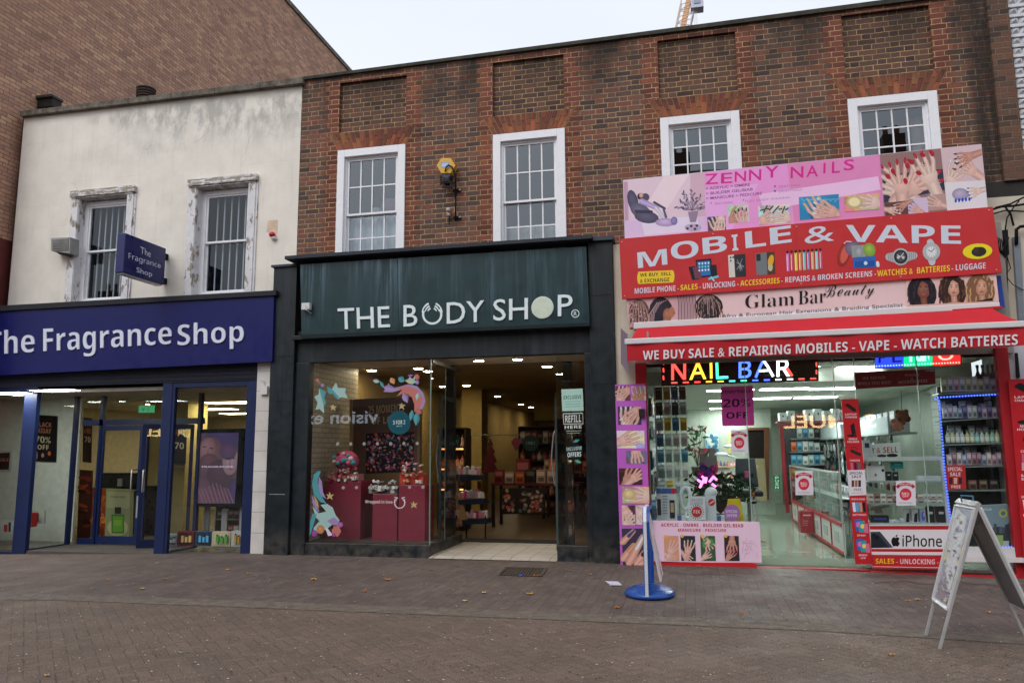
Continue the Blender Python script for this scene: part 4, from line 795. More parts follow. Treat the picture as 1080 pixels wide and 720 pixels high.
for (x, y) in ((936.5, 186), (942, 181), (955, 191), (969, 182.5), (973, 163.5), (983, 162), (957, 175), (961, 171)): P.ell(x, y, 3.4, 2.3, '#a3182a', random.uniform(20, 70)); 
P.q(933, 214, 957, 228, '#5a3d3a', sl, .08); P.q(957, 210, 978, 226, '#c7b2cc', sl, .08); P.q(978, 206, 998.5, 222.5, '#b08e86', sl, .08)
hand(P, 941, 222, 8.5, 10, SKIN[0], '#e0c6c6'); hand(P, 952, 217, 8, 150, SKIN[3], '#e0c6c6'); hand(P, 967, 221, 8, -150, SKIN[4], '#2e4bb3'); hand(P, 988, 214, 9.5, 200, SKIN[0], '#e6d3d6'); P.clip = None
P.clip = [(992, 156.7), (1034.5, 152.4), (1038.8, 190), (996, 192.5)]; P.poly(P.clip, '#cbb0b6'); hand(P, 1005, 186, 16, -62, SKIN[2], '#d8cbd0'); hand(P, 1022, 178, 15, 215, SKIN[0], '#5b3d36'); hand(P, 1020, 166, 12, 160, SKIN[3], '#3a2a2c')
P.clip = [(996, 192.5), (1038.8, 190), (1041.6, 218.5), (999, 222.2)]; P.poly(P.clip, '#d7cfd5'); P.soft(1013, 205, 9, 6.5, '#b0a5c0'); hand(P, 1030, 202, 9, 165, SKIN[2], '#2541b0'); 
for k in range(5): P.ell(1008+k*3.6, 211.6-k*.4, 1.2, 2.2, '#1f3fb6')
P.clip = None; P.build('print', Zb)
# ---- mobile & vape board
Mb = thing('shop_sign', (1.7, 11.3, 4.5), 'big red shop board reading Mobile & Vape with phones, luggage and watches', 'shop sign')
m = MB(mat='print'); RS = c('#b82e31'); m.pxq([(653, 252), (1047, 218), (1057, 287.3), (656, 315.4)], 11.30, .035, RS); m.build('board', Mb)
P = MB(Y=11.299); W_ = '#c2c9d6'
P.ln([(839.5, 236.2), (841.5, 302.3)], .35, '#9c2a30')
for ch, x0, x1, y, h in (('M', 672, 703, 266.4, 16.4), ('O', 707, 736, 256.2, 18.4), ('B', 740.5, 766, 251.2, 17.2), ('I', 771.5, 777.8, 247.8, 16.8), ('L', 785.5, 807, 244.5, 17.4), ('E', 811.5, 834, 240.4, 17.8)): P.text(ch, x0, y, x1, y-(x1-x0)*.13, h, W_, 'bold', lean=.06 if ch != 'I' else .06)
P.text('&', 848.5, 240.5, 880, 236.6, 17.2, W_, 'bold')
P.text('VAPE', 892.3, 237.3, 1013, 237.8, 17.6, W_, 'bold', lean=.03, h2=19.4)
P.q(673, 286.6, 709.6, 299.4, '#e0bf2c', -.045, .03); P.ell(673.6, 293, 1.5, 6, '#e0bf2c'); P.ell(709.8, 291.4, 1.5, 6, '#e0bf2c')
P.text('WE BUY, SELL', 675, 288.2, 708, 286.6, 4.2, '#3b2a1c', 'bold'); P.text('& EXCHANGE', 675, 294.2, 706, 292.6, 4.2, '#3b2a1c', 'bold')
YE = '#e2c02f'; sl = -.0735; yl = lambda x: 303.9+sl*(x-669.4)
for tx, x0, x1, cc in (('MOBILE PHONE -', 669.4, 716, W_), ('SALES', 717.7, 735.8, YE), ('- UNLOCKING -', 737.6, 779, W_), ('ACCESSORIES', 780.8, 822.3, YE), ('- REPAIRS & BROKEN SCREENS -', 824, 924, W_), ('WATCHES &  BATTERIES', 925.2, 1001.8, YE), ('- LUGGAGE', 1003.6, 1039.5, W_)): P.text(tx, x0, yl(x0), x1, yl(x1), 5.9 if x0 < 900 else 6.4, cc, 'bold')
P.poly([(726, 281.5), (733, 280.6), (737, 294.5), (730, 295.3)], '#1a1a20'); P.poly([(733.5, 274), (750, 272.6), (751.5, 291.5), (736, 293.2)], '#141a28'); P.poly([(735, 276), (748.8, 274.8), (750, 290), (737, 291.3)], '#2d6ea8'); P.poly([(730.5, 282), (738, 281.2), (740, 293.5), (733, 294.2)], '#6d3e50')
for i in range(4):
    for j in range(3): P.ell(737.6+i*3.2, 278+j*3.6-i*.25, .9, 1.1, ('#cfe3f2', '#7fc3d8', '#dfe7ee')[j])
P.poly([(748.5, 279.5), (755.5, 279), (757, 292.5), (750, 293)], '#1d1f2a'); P.cap(748, 294, 757, 291.5, 2.2, c('#5fb8c8')); P.cap(750, 292, 753, 296, 1.4, c('#8fd0da'))
P.poly([(767.8, 269.2), (775, 268.3), (776.5, 292), (769, 292.6)], '#c9c5bf'); P.poly([(774, 268.6), (786, 267.8), (787, 291.6), (775.5, 292.3)], '#2c2d31'); 
for k in range(16): a = random.uniform(0, 6.28); r = random.uniform(2, 9); P.ln([(780.5, 279), (780.5+r*.55*math.cos(a), 279+r*math.sin(a))], .5, '#8f949b')
P.ell(770.6, 271.6, .9, 1, '#333333'); P.ell(773.3, 271.3, .9, 1, '#333333'); P.ell(770.8, 275, .9, 1, '#333333')
P.poly([(796.8, 267.3), (808.5, 266.2), (809.5, 289.6), (798, 290.3)], '#6d7277'); P.poly([(808.6, 266), (816.8, 265.3), (817.8, 288.8), (809.7, 289.6)], '#4a3b26'); P.poly([(797.5, 268), (802, 267.6), (802.4, 275), (798, 275.4)], '#26282c'); P.ell(813, 275, 3, 6.5, '#d4a032', 12); P.ell(812.5, 282, 2.6, 4, '#b5ad8e')
for k, cc in enumerate(('#c979b4', '#c84a62', '#d8c34a', '#d98a4e', '#6fb9b0', '#8f6fb4', '#c9a05a', '#7fc4c9', '#c1507a')):
    x = 829+k*4.35; y = 267-k*.32; P.poly([(x, y), (x+3, y-.2), (x+3.7, y+19), (x+.8, y+19.3)], cc); P.ell(x+1.5, y-1.1, 1.3, 1.6, '#241c22'); P.ln([(x+1, y+2), (x+1.6, y+18)], .6, '#e5dfe6')
P.soft(890, 268.5, 6.5, 13, '#a6392f', 16); P.ell(891, 268, 4, 10, '#c9574a', 16); P.soft(900, 262, 9, 8, '#7d6f8a'); P.q(898, 259, 913, 272, '#8d918f', -.05, .05); P.soft(917, 263.5, 6.5, 7.5, '#8fb548', -20); P.soft(906, 266, 4, 6, '#a3a8a9'); P.q(899.5, 271.5, 923.5, 283, '#2d5fae', -.06, .03); P.q(901.5, 276, 922, 282, '#244e94', -.06, .03); P.ell(913, 277.5, 2, 2, '#c9d2e0'); P.ln([(890, 257), (893, 254.5), (898, 255)], 1, '#c8cbd0')
P.cap(925.5, 277, 926, 280, 3.5, c('#cfd3d6'))
P.cap(938, 271, 946, 271.5, 8.5, c('#a9aaad'), 12); P.cap(953, 271, 964, 269.5, 12, c('#a9aaad'), 7.5)
for k in range(5): P.ln([(936.5+k*2, 266.5), (937.5+k*2, 275.5)], .5, '#6d6f73'); P.ln([(957+k*2, 265), (957.5+k*2, 275)], .5, '#6d6f73')
P.soft(950, 270.8, 9, 9.2, '#c6c8ca'); P.ell(950, 270.8, 7.2, 7.4, '#25262a'); P.ell(950, 270.8, 5.2, 5.4, '#4a4b50'); P.ell(947.5, 271.5, 1.6, 1.6, '#b9bbbd'); P.ell(952.5, 271.5, 1.6, 1.6, '#b9bbbd'); P.ln([(950, 270.8), (953, 266.6)], .6, '#e3e3e3'); P.ln([(950, 270.8), (946, 268.6)], .6, '#e3e3e3')
P.cap(981, 255.5, 982, 259, 7, c('#b8babd'), 9); P.cap(982.5, 272, 983, 276.5, 9, c('#b8babd'), 7); P.soft(982.3, 265.5, 9.4, 9.6, '#c9cbce'); P.ell(982.3, 265.5, 7.2, 7.4, '#a3a6ab'); P.ell(982.3, 265.5, 5.8, 6, '#d2d4d7'); P.ln([(982.3, 265.5), (985.5, 262)], .7, '#333333'); P.ln([(982.3, 265.5), (979, 263.5)], .7, '#333333')
for a in range(0, 360, 30): P.ell(982.3+5*math.cos(R(a)), 265.5+5*math.sin(R(a)), .4, .4, '#55575c')
P.ell(1031, 265, 15.8, 8.2, '#dccb1e', -4); P.ell(1032.5, 265.5, 8, 5.2, '#2c2622', -6); P.ell(1029.5, 263.6, 3, 3.2, '#3c3028'); P.ell(1036, 264.6, 3.6, 4, '#241f1c')
P.build('print', Mb)
# ---- fixings
def screws(pts, Y, par):
    m = MB(mat='metal')
    for x, y in pts: p = at(x, y, Y); m.lathe(p.x, p.z, [(.012, -.004), (.008, .004)], c('#b9b4b4'), n=8); k = len(m.v)-16; m.v[k:] = [Vector((v.x, Y-v.z-.002, v.y)) for v in m.v[k:]]
    m.build('screw_heads', par)
screws([(656, 255), (752, 246.5), (840, 239), (940, 230), (1043, 221.5), (659, 312), (750, 305.5), (845, 299), (950, 292), (1051, 284.5)], 11.30, Mb)
# ---- glam bar board
Gb = thing('shop_sign', (1.7, 11.3, 3.8), 'pale pink hair salon board reading Glam Bar Beauty under the red board', 'shop sign')
m = MB(mat='print'); m.pxq([(660.5, 314), (1050, 284), (1054, 321.5), (663, 344)], 11.34, .03, c('#d8bcbd')); m.build('board', Gb)
P = MB(Y=11.339); P.poly([(759, 333.8), (953, 321.2), (956, 327.5), (764, 338.4)], '#dcd3d6')
P.poly([(661, 315), (714, 310.8), (716, 341), (663, 344)], '#c49aa0')
def braidhead(cx, cy, rx, ry, dark, skin, n=16, face=1):
    P.soft(cx, cy, rx, ry, dark, edge=.7)
    if face: P.soft(cx+rx*.55*face, cy+ry*.28, rx*.38, ry*.5, skin); P.soft(cx+rx*.45*face, cy+ry*.72, rx*.3, ry*.3, skin)
    for k in range(n):
        u = -1+2*k/(n-1); P.ln([(cx+u*rx*.25, cy-ry*.9), (cx+u*rx*.8-.4, cy-ry*.25), (cx+u*rx*.95+random.uniform(-.6, .6), cy+ry*.45), (cx+u*rx*1.0, cy+ry*random.uniform(.8, 1.05))], rx*.07, ('#a9887c', '#8a6d66', '#3a2b30')[k % 3])
braidhead(674, 330, 11, 14.5, '#6f4c4c', '#b27c66', 20, 0)
for k in range(60): P.ell(random.uniform(664, 686), random.uniform(320, 342), .7, .9, random.choice(('#c79f98', '#4a3036', '#9a6d68')))
braidhead(697, 328, 12.5, 15, '#2c2430', '#a56d55', 0, 1)
for k in range(9): P.ln([(703-k*1.2, 316.5+k*.3), (696-k*1.5, 320+k*1.6), (690-k*.6, 331+k*1.2), (689-k*.4, 341)], .9, ('#b08f92', '#191520')[k % 2])
P.ell(708.5, 329, 3.2, 5.5, '#a56d55'); P.ell(711, 330, 1, 1.3, '#8d5745'); 
P.poly([(713, 312), (733, 310.5), (735, 338), (716, 339)], '#b99aa2')
for k in range(13): P.ln([(714.5+k*1.55, 311.5), (716+k*1.5, 322), (715.5+k*1.55, 338-k*.1)], .8, ('#5b4046', '#8f6c70')[k % 2])
braidhead(747.5, 323.5, 15, 13.5, '#231d24', '#000000', 14, 0)
for k in range(70): a = random.uniform(0, 6.28); r = random.random()**.5; P.cap(747.5+14*r*math.cos(a), 324+13*r*math.sin(a), 747.5+14*r*math.cos(a)+random.uniform(-1.5, 1.5), 324+13*r*math.sin(a)+2.4, .9, c(random.choice(('#5b4a52', '#131015', '#8f7a80', '#332a31'))))
P.text('Glam', 786, 311.2, 837.8, 307.6, 14, '#1c181b', 'serif', fat=-.012); P.text('Bar', 841.8, 307, 871.3, 304.6, 14.2, '#1c181b', 'serif', fat=-.012); P.text('Beauty', 869, 301.2, 922.5, 296.8, 17.5, '#2a2427', 'thin', lean=-.05)
P.text('Afro & European Hair Extensions & Braiding Specialist', 761, 331.4, 952.6, 319.2, 5.2, '#6a5d64', 'reg')
def woman(cx, cy, s, skin, hair, hair2, curl=0, turn=0):
    sk = c(skin); h = c(hair)
    P.ell(cx-s*.1, cy+s*.25, s*.95, s*1.15, h, -8)
    for k in range(70):
        a = random.uniform(0, 6.28); r = random.uniform(.5, 1.08); x = cx-s*.1+s*.85*r*math.cos(a); y = cy+s*.28+s*1.05*r*math.sin(a)
        P.ln([(x, y-s*.25), (x+s*.08*math.sin(k), y), (x-s*.05, y+s*.3)], s*(.1 if curl else .06), random.choice((hair, hair2, hair)))
    P.softcap(cx, cy+s*.5, cx+s*.05, cy+s*.95, s*.42, tuple(v*.8 for v in sk)); P.soft(cx+s*.1, cy+s*1.32, s*.85, s*.38, tuple(v*.9 for v in sk))
    P.soft(cx, cy, s*.44, s*.6, sk, turn, 18, .55, 1.15)
    for e in (-1, 1):
        P.ell(cx+e*s*.17, cy-s*.05, s*.1, s*.05, tuple(v*.45 for v in sk)); P.ell(cx+e*s*.17, cy-s*.045, s*.075, s*.03, '#c9beb8'); P.ell(cx+e*s*.17, cy-s*.05, s*.038, s*.038, '#1f1512'); P.ln([(cx+e*s*.07, cy-s*.17), (cx+e*s*.28, cy-s*.18)], s*.045, hair)
    P.ln([(cx+s*.01, cy-s*.05), (cx+s*.05, cy+s*.14)], s*.04, tuple(v*.7 for v in sk)); P.ell(cx, cy+s*.19, s*.07, s*.03, tuple(v*.6 for v in sk)); P.ell(cx, cy+s*.32, s*.14, s*.055, '#a8474b')
    P.ln([(cx-s*.3, cy-s*.45), (cx-s*.05, cy-s*.62), (cx+s*.35, cy-s*.35), (cx+s*.46, cy+s*.3)], s*.16, hair); P.ln([(cx-s*.3, cy-s*.42), (cx-s*.46, cy), (cx-s*.5, cy+s*.7)], s*.18, hair)
P.clip = [(955, 291.6), (1050, 284.3), (1054, 321), (957, 326.8)]; P.poly(P.clip, '#d9b4ae')
woman(974, 305, 16.5, '#8a5546', '#1d1820', '#3a3440'); woman(1006, 303.5, 15.5, '#d6a58c', '#33201c', '#5c3c30', 1); woman(1035.5, 302.5, 16, '#cf9c80', '#7a5740', '#b89068', 1, 6)
P.poly([(1028, 318), (1046, 314), (1050, 321.3), (1030, 322.6)], '#1d1b1f')
P.poly([(954, 322), (1054, 317), (1054.2, 321.4), (956, 327)], '#c79d94'); P.clip = None
P.build('print', Gb)
m = MB(mat='print'); m.pxq([(1051, 291), (1055.5, 290.6), (1060, 324), (1054.5, 324.3)], 11.4, .03, c('#24408f')); m.build('sign_remnant', None, 'narrow blue strip of an old sign right of the hair salon board', 'sign')
m = MB(mat='print'); m.pxq([(1005, 326), (1057, 322.5), (1057, 325), (1005, 328.4)], 11.28, .1, c('#b3222c')); m.pxq([(664, 345), (800, 336.8), (800, 338.6), (664, 346.4)], 11.33, .1, c('#b3222c')); m.build('red_lath', None, 'thin red lath between the hair salon board and the awning cassette', 'lath')
# flap sign edge-on left of awning
m = MB(mat='print'); a = at(654.5, 346, 11.44); b_ = at(654.8, 383, 11.44); c_ = at(662.3, 394, 11.0); d_ = at(661, 352, 11.0); m.prism([a, b_, c_, d_], (.015, .01, 0), c('#8f7d8a')); m.build('projecting_board', None, 'small mauve board projecting edge-on beside the left end of the awning', 'sign')
# ---- nail photo banner on the pier
Nb = thing('banner', (-.8, 11.4, 0), 'tall purple banner of nail photographs left of the nail bar window', 'banner')
m = MB(mat='print'); m.pxq([(648.5, 405.5), (680.5, 404.5), (686.5, 595), (654.5, 596.5)], 11.38, .02, c('#b45cba')); m.build('board', Nb)
P = MB(Y=11.379)
def ph(x0, y0, x1, y1, bg, hs): photo(P, x0, y0, x1, y1, bg, .0, .03, hs)
ph(648.8, 407, 664.5, 422.5, '#6b3a44', [(.4, .75, .55, -70, 0, '#e7c9cf'), (.7, .4, .5, 150, 4, '#d9a8b0')]); ph(665.5, 407, 681, 422, '#c9b8c4', [(.5, .85, .7, -105, 3, '#e0b5b0')])
ph(651.5, 428.6, 676, 447.7, '#3c3650', [(.4, .8, .6, -85, 0, '#ded0d8'), (.75, .4, .6, 130, 4, '#e8d9de')]); ph(650.5, 454, 679.5, 472.5, '#d8cdd0', [(.35, .5, .62, -20, 0, '#e8c4c0')]); ph(660, 475, 682, 488.5, '#6e6a88', [(.5, .3, .7, 80, 4, '#23246b')])
ph(652.6, 493.6, 677, 511, '#4a2a2a', [(.45, .6, .6, -60, 3, '#b8412c'), (.75, .5, .5, -40, 4, '#b8412c')]); ph(656, 513, 684.5, 530.5, '#dca880', [(.75, .5, .7, 190, 2, '#ece6ea')]); P.soft(663.5, 521, 7, 5.8, '#e5c48e')
ph(655.5, 532.6, 669.5, 553.5, '#57404a', [(.4, .5, .5, 70, 0, '#e4d0d6'), (.5, .9, .4, -40, 2, '#e4d0d6')]); ph(670.5, 532.6, 685, 553, '#cfc0b8', [(.5, .5, .5, 40, 2, '#26222a')])
P.q(655.8, 557, 683, 595, '#3b3448', 0, .03)
for (x0, y0, x1, y1, w_, na) in ((658, 588, 668, 575, 7, '#c98a5c'), (664, 592, 678, 566, 8, '#dcc4c6'), (672, 593, 683, 578, 7, '#26253a'), (657, 571, 668, 560, 6, '#39426b'), (676, 594, 684, 590, 5, '#caa296')):
    P.softcap(x0, y0, x1, y1, w_+1.2, c('#d8a090'), w_*.85); P.softcap(x0*.45+x1*.55, y0*.45+y1*.55, x1+(x1-x0)*.12, y1+(y1-y0)*.12, w_*.62, c(na), w_*.3, .6, 1.5)
P.build('print', Nb)
m = MB(mat='gloss'); m.pxq([(673.5, 431), (680, 431), (680.3, 439.5), (674, 439.5)], 11.33, .05, c('#2a2426')); m.build('lock_box', None, 'small dark box fixed over the nail photo banner near its top', 'box')
# ---- pink price poster low in the window
Pb = thing('poster', (.1, 11.45, .3), 'wide pink manicure poster low in the nail bar window above the red plinth', 'poster')
m = MB(mat='print'); m.pxq([(688, 548.5), (801, 550), (803.5, 593), (689.5, 592.5)], 11.46, .015, c('#dcbdd0')); m.build('board', Pb)
P = MB(Y=11.459)
for k in range(14): P.ln([(785+random.uniform(-3, 14), 570+random.uniform(-5, 18)), (790+random.uniform(-8, 12), 575+random.uniform(-6, 16))], .5, '#c49ab4')
P.text('ACRYLIC - OMBRE - BUILDER GEL/BIAB', 697, 551.3, 784, 552.2, 3.6, '#a81d3a', 'bold'); P.text('MANICURE - PEDICURE', 715, 557, 766, 557.4, 3.2, '#a81d3a', 'bold')
for (x0, bg, sk, na, an) in ((700, '#c98f72', 0, '#e0b0a0', -60), (717.5, '#2f3032', 4, '#d8c8c8', -80), (738.5, '#37563a', 0, '#4a4a52', 60), (763.5, '#2e2c2c', 3, '#d8507a', 90)):
    P.q(x0, 564.5, x0+15.5, 591, bg, .02, .04); P.clip = [(x0, 564.5), (x0+15.5, 564.8), (x0+16.5, 591), (x0+1, 591)]; hand(P, x0+8.5, 579 if an < 0 else 573, 9, an, SKIN[sk], na); hand(P, x0+6, 586 if an > 0 else 587, 7, -an*.6, SKIN[sk], na); P.clip = None; P.ell(x0+2, 565, 1.7, 1.7, '#e0a852')
for k in range(10): P.ell(744+random.uniform(-3, 9), 568+random.uniform(-2, 8), 2.2, 1.1, '#4f8a4a', random.uniform(0, 180))
P.build('print', Pb)
# ---- red accessory banners
def accbanner(x0, y0, x1, y1, lean, Y, label, cut=False):
    t = thing('banner', at((x0+x1)/2, y1, Y), label, 'banner'); m = MB(mat='print'); sl = -.04
    m.pxq([(x0, y0), (x1, y0+sl*(x1-x0)), (x1+lean*(y1-y0), y1), (x0+lean*(y1-y0), y1)], Y, .02, c('#b01f27')); m.build('board', t); P = MB(Y=Y-.001)
    W_ = '#d8c8cc'; w_ = x1-x0; H_ = y1-y0
    def X(u, y): return x0+u*w_+lean*(y-y0)
    def lab(tx, y, u0=.15, u1=.85): P.text(tx, X(u0, y), y, X(u1, y), y, 1.9 if w_ < 25 else 2.6, W_, 'bold')
    y = y0+H_*.035; P.cap(X(.35, y), y, X(.75, y), y+H_*.03, w_*.22, c('#1c1a1e')); P.ell(X(.3, y), y, w_*.12, w_*.07, '#1c1a1e'); lab('LAPTOP', y0+H_*.085); lab('CHARGERS', y0+H_*.102)
    y = y0+H_*.16; P.poly([(X(.4, y), y), (X(.62, y), y-H_*.02), (X(.75, y), y+H_*.05), (X(.5, y), y+H_*.055)], '#1b181a'); P.ell(X(.5, y), y+H_*.06, w_*.3, w_*.07, '#1b181a'); lab('MOBILE', y0+H_*.235, .25, .75); lab('HOLDERS', y0+H_*.252)
    y = y0+H_*.30; P.ln([(X(.3, y), y+3), (X(.35, y), y-1.5), (X(.6, y), y-2), (X(.7, y), y+1)], .6, '#222222'); P.cap(X(.4, y), y+2.5, X(.85, y), y+6, w_*.18, c('#222027')); lab('CHARGERS', y0+H_*.365, .2, .8)
    y = y0+H_*.385
    for k, q in enumerate(('#c05a78', '#33202a', '#4a5f6e')): P.poly([(X(.22+.22*k, y), y), (X(.36+.22*k, y), y), (X(.36+.22*k, y+8), y+H_*.055), (X(.22+.22*k, y+8), y+H_*.055)], q)
    P.ell(X(.6, y+8), y+H_*.055, w_*.22, w_*.07, '#c99a4a')
    y = y0+H_*.43
    if not cut:
        P.poly([(X(-.02, y), y), (X(1.02, y), y-.5), (X(1.02, y+H_*.15), y+H_*.15), (X(-.02, y+H_*.15), y+H_*.155)], '#cfc9cf')
        P.text('SPECIAL', X(.12, y+1.5), y+1.8, X(.9, y+1.5), y+1.2, 2.9, '#2c2a33', 'bold'); P.text('SALE', X(.22, y+5), y+5.4, X(.8, y+5), y+4.9, 3, '#2c2a33', 'bold')
        for k, q in enumerate(('#5a3a30', '#a05a48', '#2b2a30')): P.q(X(.2+.2*k, y+10), y+10.5, X(.36+.2*k, y+10), y+17.5, q)
        P.text('FREE', X(.3, y+19), y+19.3, X(.75, y+19), y+19, 2.6, '#33313a', 'reg'); P.ln([(X(.15, y+24), y+24), (X(.85, y+24), y+23.6)], .5, '#9a949c')
    else:
        P.q(X(.2, y), y, X(.9, y), y+H_*.04, '#c7a0a8'); lab('MOBILE', y+H_*.06); lab('BATTERIES', y+H_*.078); P.q(X(.3, y), y+H_*.11, X(.9, y), y+H_*.15, '#23202a')
    y = y0+H_*.60; lab('MOBILE COVERS', y, .1, .9)
    for k, q in enumerate(('#c7d2de', '#4c9ac4', '#b08a78', '#1b1a20')): P.poly([(X(.12+.2*k, y+4), y+4.5), (X(.29+.2*k, y+4), y+4.3), (X(.31+.2*k, y+14), y+14.3), (X(.14+.2*k, y+14), y+14.5)], q)
    lab('BATTERIES', y+H_*.095, .1, .9)
    for yy, tx, tx2 in ((y0+H_*.73, 'IPAD', None), (y0+H_*.85, 'BROKEN', 'LCD')):
        P.poly([(X(.15, yy), yy), (X(.55, yy), yy-1), (X(.55, yy+12), yy+12), (X(.2, yy+12), yy+12)], '#2a5fa8'); P.poly([(X(.35, yy), yy+2), (X(.75, yy), yy+1), (X(.8, yy+13), yy+13), (X(.4, yy+13), yy+13.5)], '#2d8f9a'); P.poly([(X(.65, yy), yy+5), (X(.95, yy), yy+4), (X(.95, yy+14), yy+14), (X(.7, yy+14), yy+14)], '#c06a8a')
        P.ell(X(.35, yy+5), yy+5, 2, 3, '#c46aa8'); P.ell(X(.6, yy+8), yy+7, 2, 2.5, '#e0c25a'); lab(tx, yy+15.6, .25, .75)
        if tx2: lab(tx2, yy+18.6, .35, .65)
    P.build('print', t)
accbanner(887.3, 421, 905, 594.5, .086, 11.40, 'narrow red phone accessory banner between the glass door and the phone display')
accbanner(1063.5, 400, 1096, 604, .088, 11.40, 'red phone accessory banner cut by the right edge of the photo', True)
# ---- iphone panel and sales strip
ip = thing('low_sign', (2.9, 11.42, .3), 'white panel reading iPhone between red strips under the phone display', 'sign')
m = MB(mat='print'); m.pxq([(916.5, 553.5), (1004, 553.5), (1004, 585), (919.5, 584.5)], 11.41, .03, c('#cfcacd')); m.build('board', ip)
P = MB(Y=11.409); P.poly([(917, 554.2), (1004, 554), (1004, 558), (917.5, 558)], '#a81f27'); P.poly([(919, 578.4), (1004, 578.7), (1004, 581.7), (919.3, 581.3)], '#a81f27')
P.poly([(918, 560.5), (928, 560.2), (942, 577), (918.8, 577.5)], '#38414e'); P.poly([(918.5, 564), (926, 563), (938, 577.2), (919, 577.5)], '#1d232c'); P.ell(921.5, 564.5, 2.3, 2.6, '#11151b'); P.ell(925, 566.8, 1.8, 2, '#0c0f14')
K = '#141416'; P.poly([(944.6+4.2*x, 570.3+4.5*y) for x, y in ((0, -.75), (.45, -.98), (.85, -.75), (1.0, -.6), (.72, -.2), (.78, .2), (1.05, .5), (.8, 1.0), (.45, 1.28), (.1, 1.12), (-.1, 1.12), (-.5, 1.3), (-.85, .9), (-1.1, .2), (-1.0, -.5), (-.65, -.9), (-.3, -.92))], K); P.ell(945.6, 564.6, 1.5, .7, K, -55)
P.text('iPhone', 951.7, 563.6, 993.5, 563.9, 12.4, K, 'sans', fat=.012); P.build('print', ip)
ss = thing('low_sign', (2.9, 11.4, .1), 'red strip reading Sales Unlocking at the foot of the phone display', 'sign')
m = MB(mat='print'); m.pxq([(919.5, 585.5), (998, 586), (1000, 600), (921, 599.5)], 11.39, .04, c('#b3202a')); m.pxq([(998, 586), (1080, 588), (1080, 593), (999, 592)], 11.40, .04, c('#c9c2c2')); m.build('board', ss)
P = MB(Y=11.389); P.text('SALES', 923.5, 588.6, 943, 588.6, 5.4, '#d9b430', 'bold'); P.text('- UNLOCKING -', 945.5, 588.8, 990, 589.4, 5.4, '#d6b9bd', 'bold'); P.ln([(921, 597), (1000, 598.5)], .5, '#d8ccd0'); P.build('print', ss)
m = MB(mat='print'); m.pxq([(1010, 576), (1070, 577), (1072, 592), (1010, 591)], 11.46, .03, c('#c2bfc0')); m.build('low_sign', None, 'plain white board at the foot of the right-hand vape window behind the metal board', 'panel')
# ================================================================ INSIDE THE SHOPS
def lamps(pts, z, kind, place, shape, colr, size):
    for k, (px, py) in enumerate(pts):
        p = gat(px, py, z)
        m = MB(mat='print')
        if shape == 'spot':
            t = thing('downlight', p, f'{ORD[k]} round ceiling downlight counted from the left inside the {place}', 'ceiling light', f'downlights in the {place} ceiling')
            m.lathe(p.x, p.y, [(size*1.25, z-.012), (size*1.3, z-.002), (size*1.25, z)], c('#c9c2b0'), n=16); m.build('rim', t)
            m = MB(); m.lathe(p.x, p.y, [(size, z-.016), (size, z-.013)], colr, 'spot', n=14); m.build('bulb', t)
        else:
            t = thing('ceiling_panel_light', p, f'{ORD[k]} long ceiling light panel counted from the street inside the {place}', 'ceiling light', f'light panels in the {place} ceiling')
            sx, sy = size; m.box(p.x-sx/2-.03, p.x+sx/2+.03, p.y-sy/2-.03, p.y+sy/2+.03, z-.01, z-.001, c('#c9ccc8')); m.build('frame', t)
            m = MB(); m.box(p.x-sx/2, p.x+sx/2, p.y-sy/2, p.y+sy/2, z-.016, z-.011, colr, 'lamp'); m.build('diffuser', t)
lamps([(185, 426), (224, 431), (245, 424), (256, 435.5)], 2.72, 'panel', 'blue perfume shop', 'panel', (.42, .37, .25), (1.15, .5))
BSP = sorted([(347, 392), (392, 390), (441, 388), (451.5, 391), (467, 407), (492, 406), (509.5, 412), (525, 417.6), (549.5, 426), (560, 429), (570, 432.5), (577, 386), (591, 394)])
lamps([(58, 411), (8, 414)], 2.72, 'panel', 'perfume shop left bay', 'panel', (.8, .82, .75), (.8, .25))
lamps(BSP, 3.2, 'spot', 'green skincare shop', 'spot', (1, .84, .55), .085)
lamps([(505, 380), (546, 378.5)], 3.168, 'spot', 'entrance recess of the skincare shop', 'spot', (1, .86, .6), .08)
NP = [(770, 411), (768, 422), (766, 430), (765, 437), (764.5, 442.5), (763, 447.5), (827, 409.5), (812, 419.5), (880, 409), (860, 418.5)]
lamps([(873, 397.5), (905, 386), (842, 386.5)], 2.88, 'panel', 'phone shop front', 'panel', (.93, 1, .97), (.6, .1))
lamps(NP, 2.66, 'panel', 'nail and phone shop', 'panel', (.93, 1, .97), (.78, .3))
# ---------------- perfume shop contents
def poster(name, q, Y, bg, label, cat, paint, d=.012, group=None, lab_frame=None):
    t = thing(name, at((q[0][0]+q[2][0])/2, q[2][1], Y), label, cat, group); m = MB(mat='print'); m.pxq(q, Y, d, c(lab_frame or bg)); m.build('board', t)
    P = MB(Y=Y-.001); paint(P); P.build('print', t); return t
def bfriday(dx=0, sc=1, x=47.5):
    def f(P):
        X = lambda v: x+(v-47.5)*sc
        P.poly([(X(36.5), 438), (X(59.5), 439.5), (X(58), 486), (X(34.5), 485)], '#17130f')
        P.text('BLACK', X(38), 444.5, X(54.5), 445.5, 5, '#b9755c', 'bold'); P.text('FRIDAY', X(37.5), 451, X(54), 452, 5, '#b9755c', 'bold'); P.text('70%', X(37), 459.5, X(53.5), 460.5, 6.8, '#c9bba0', 'bold'); P.text('OFF', X(39.5), 468.5, X(51.5), 469.2, 5, '#c9bba0', 'bold')
        for k, q in enumerate(('#d4a24a', '#b87a9a', '#c96a3a')): P.ell(X(38+k*7), 478+k % 2*2, 1.6*sc, 2.4, q)
        P.ell(X(37), 480, 3*sc, 5, '#8a6a9a')
    return f
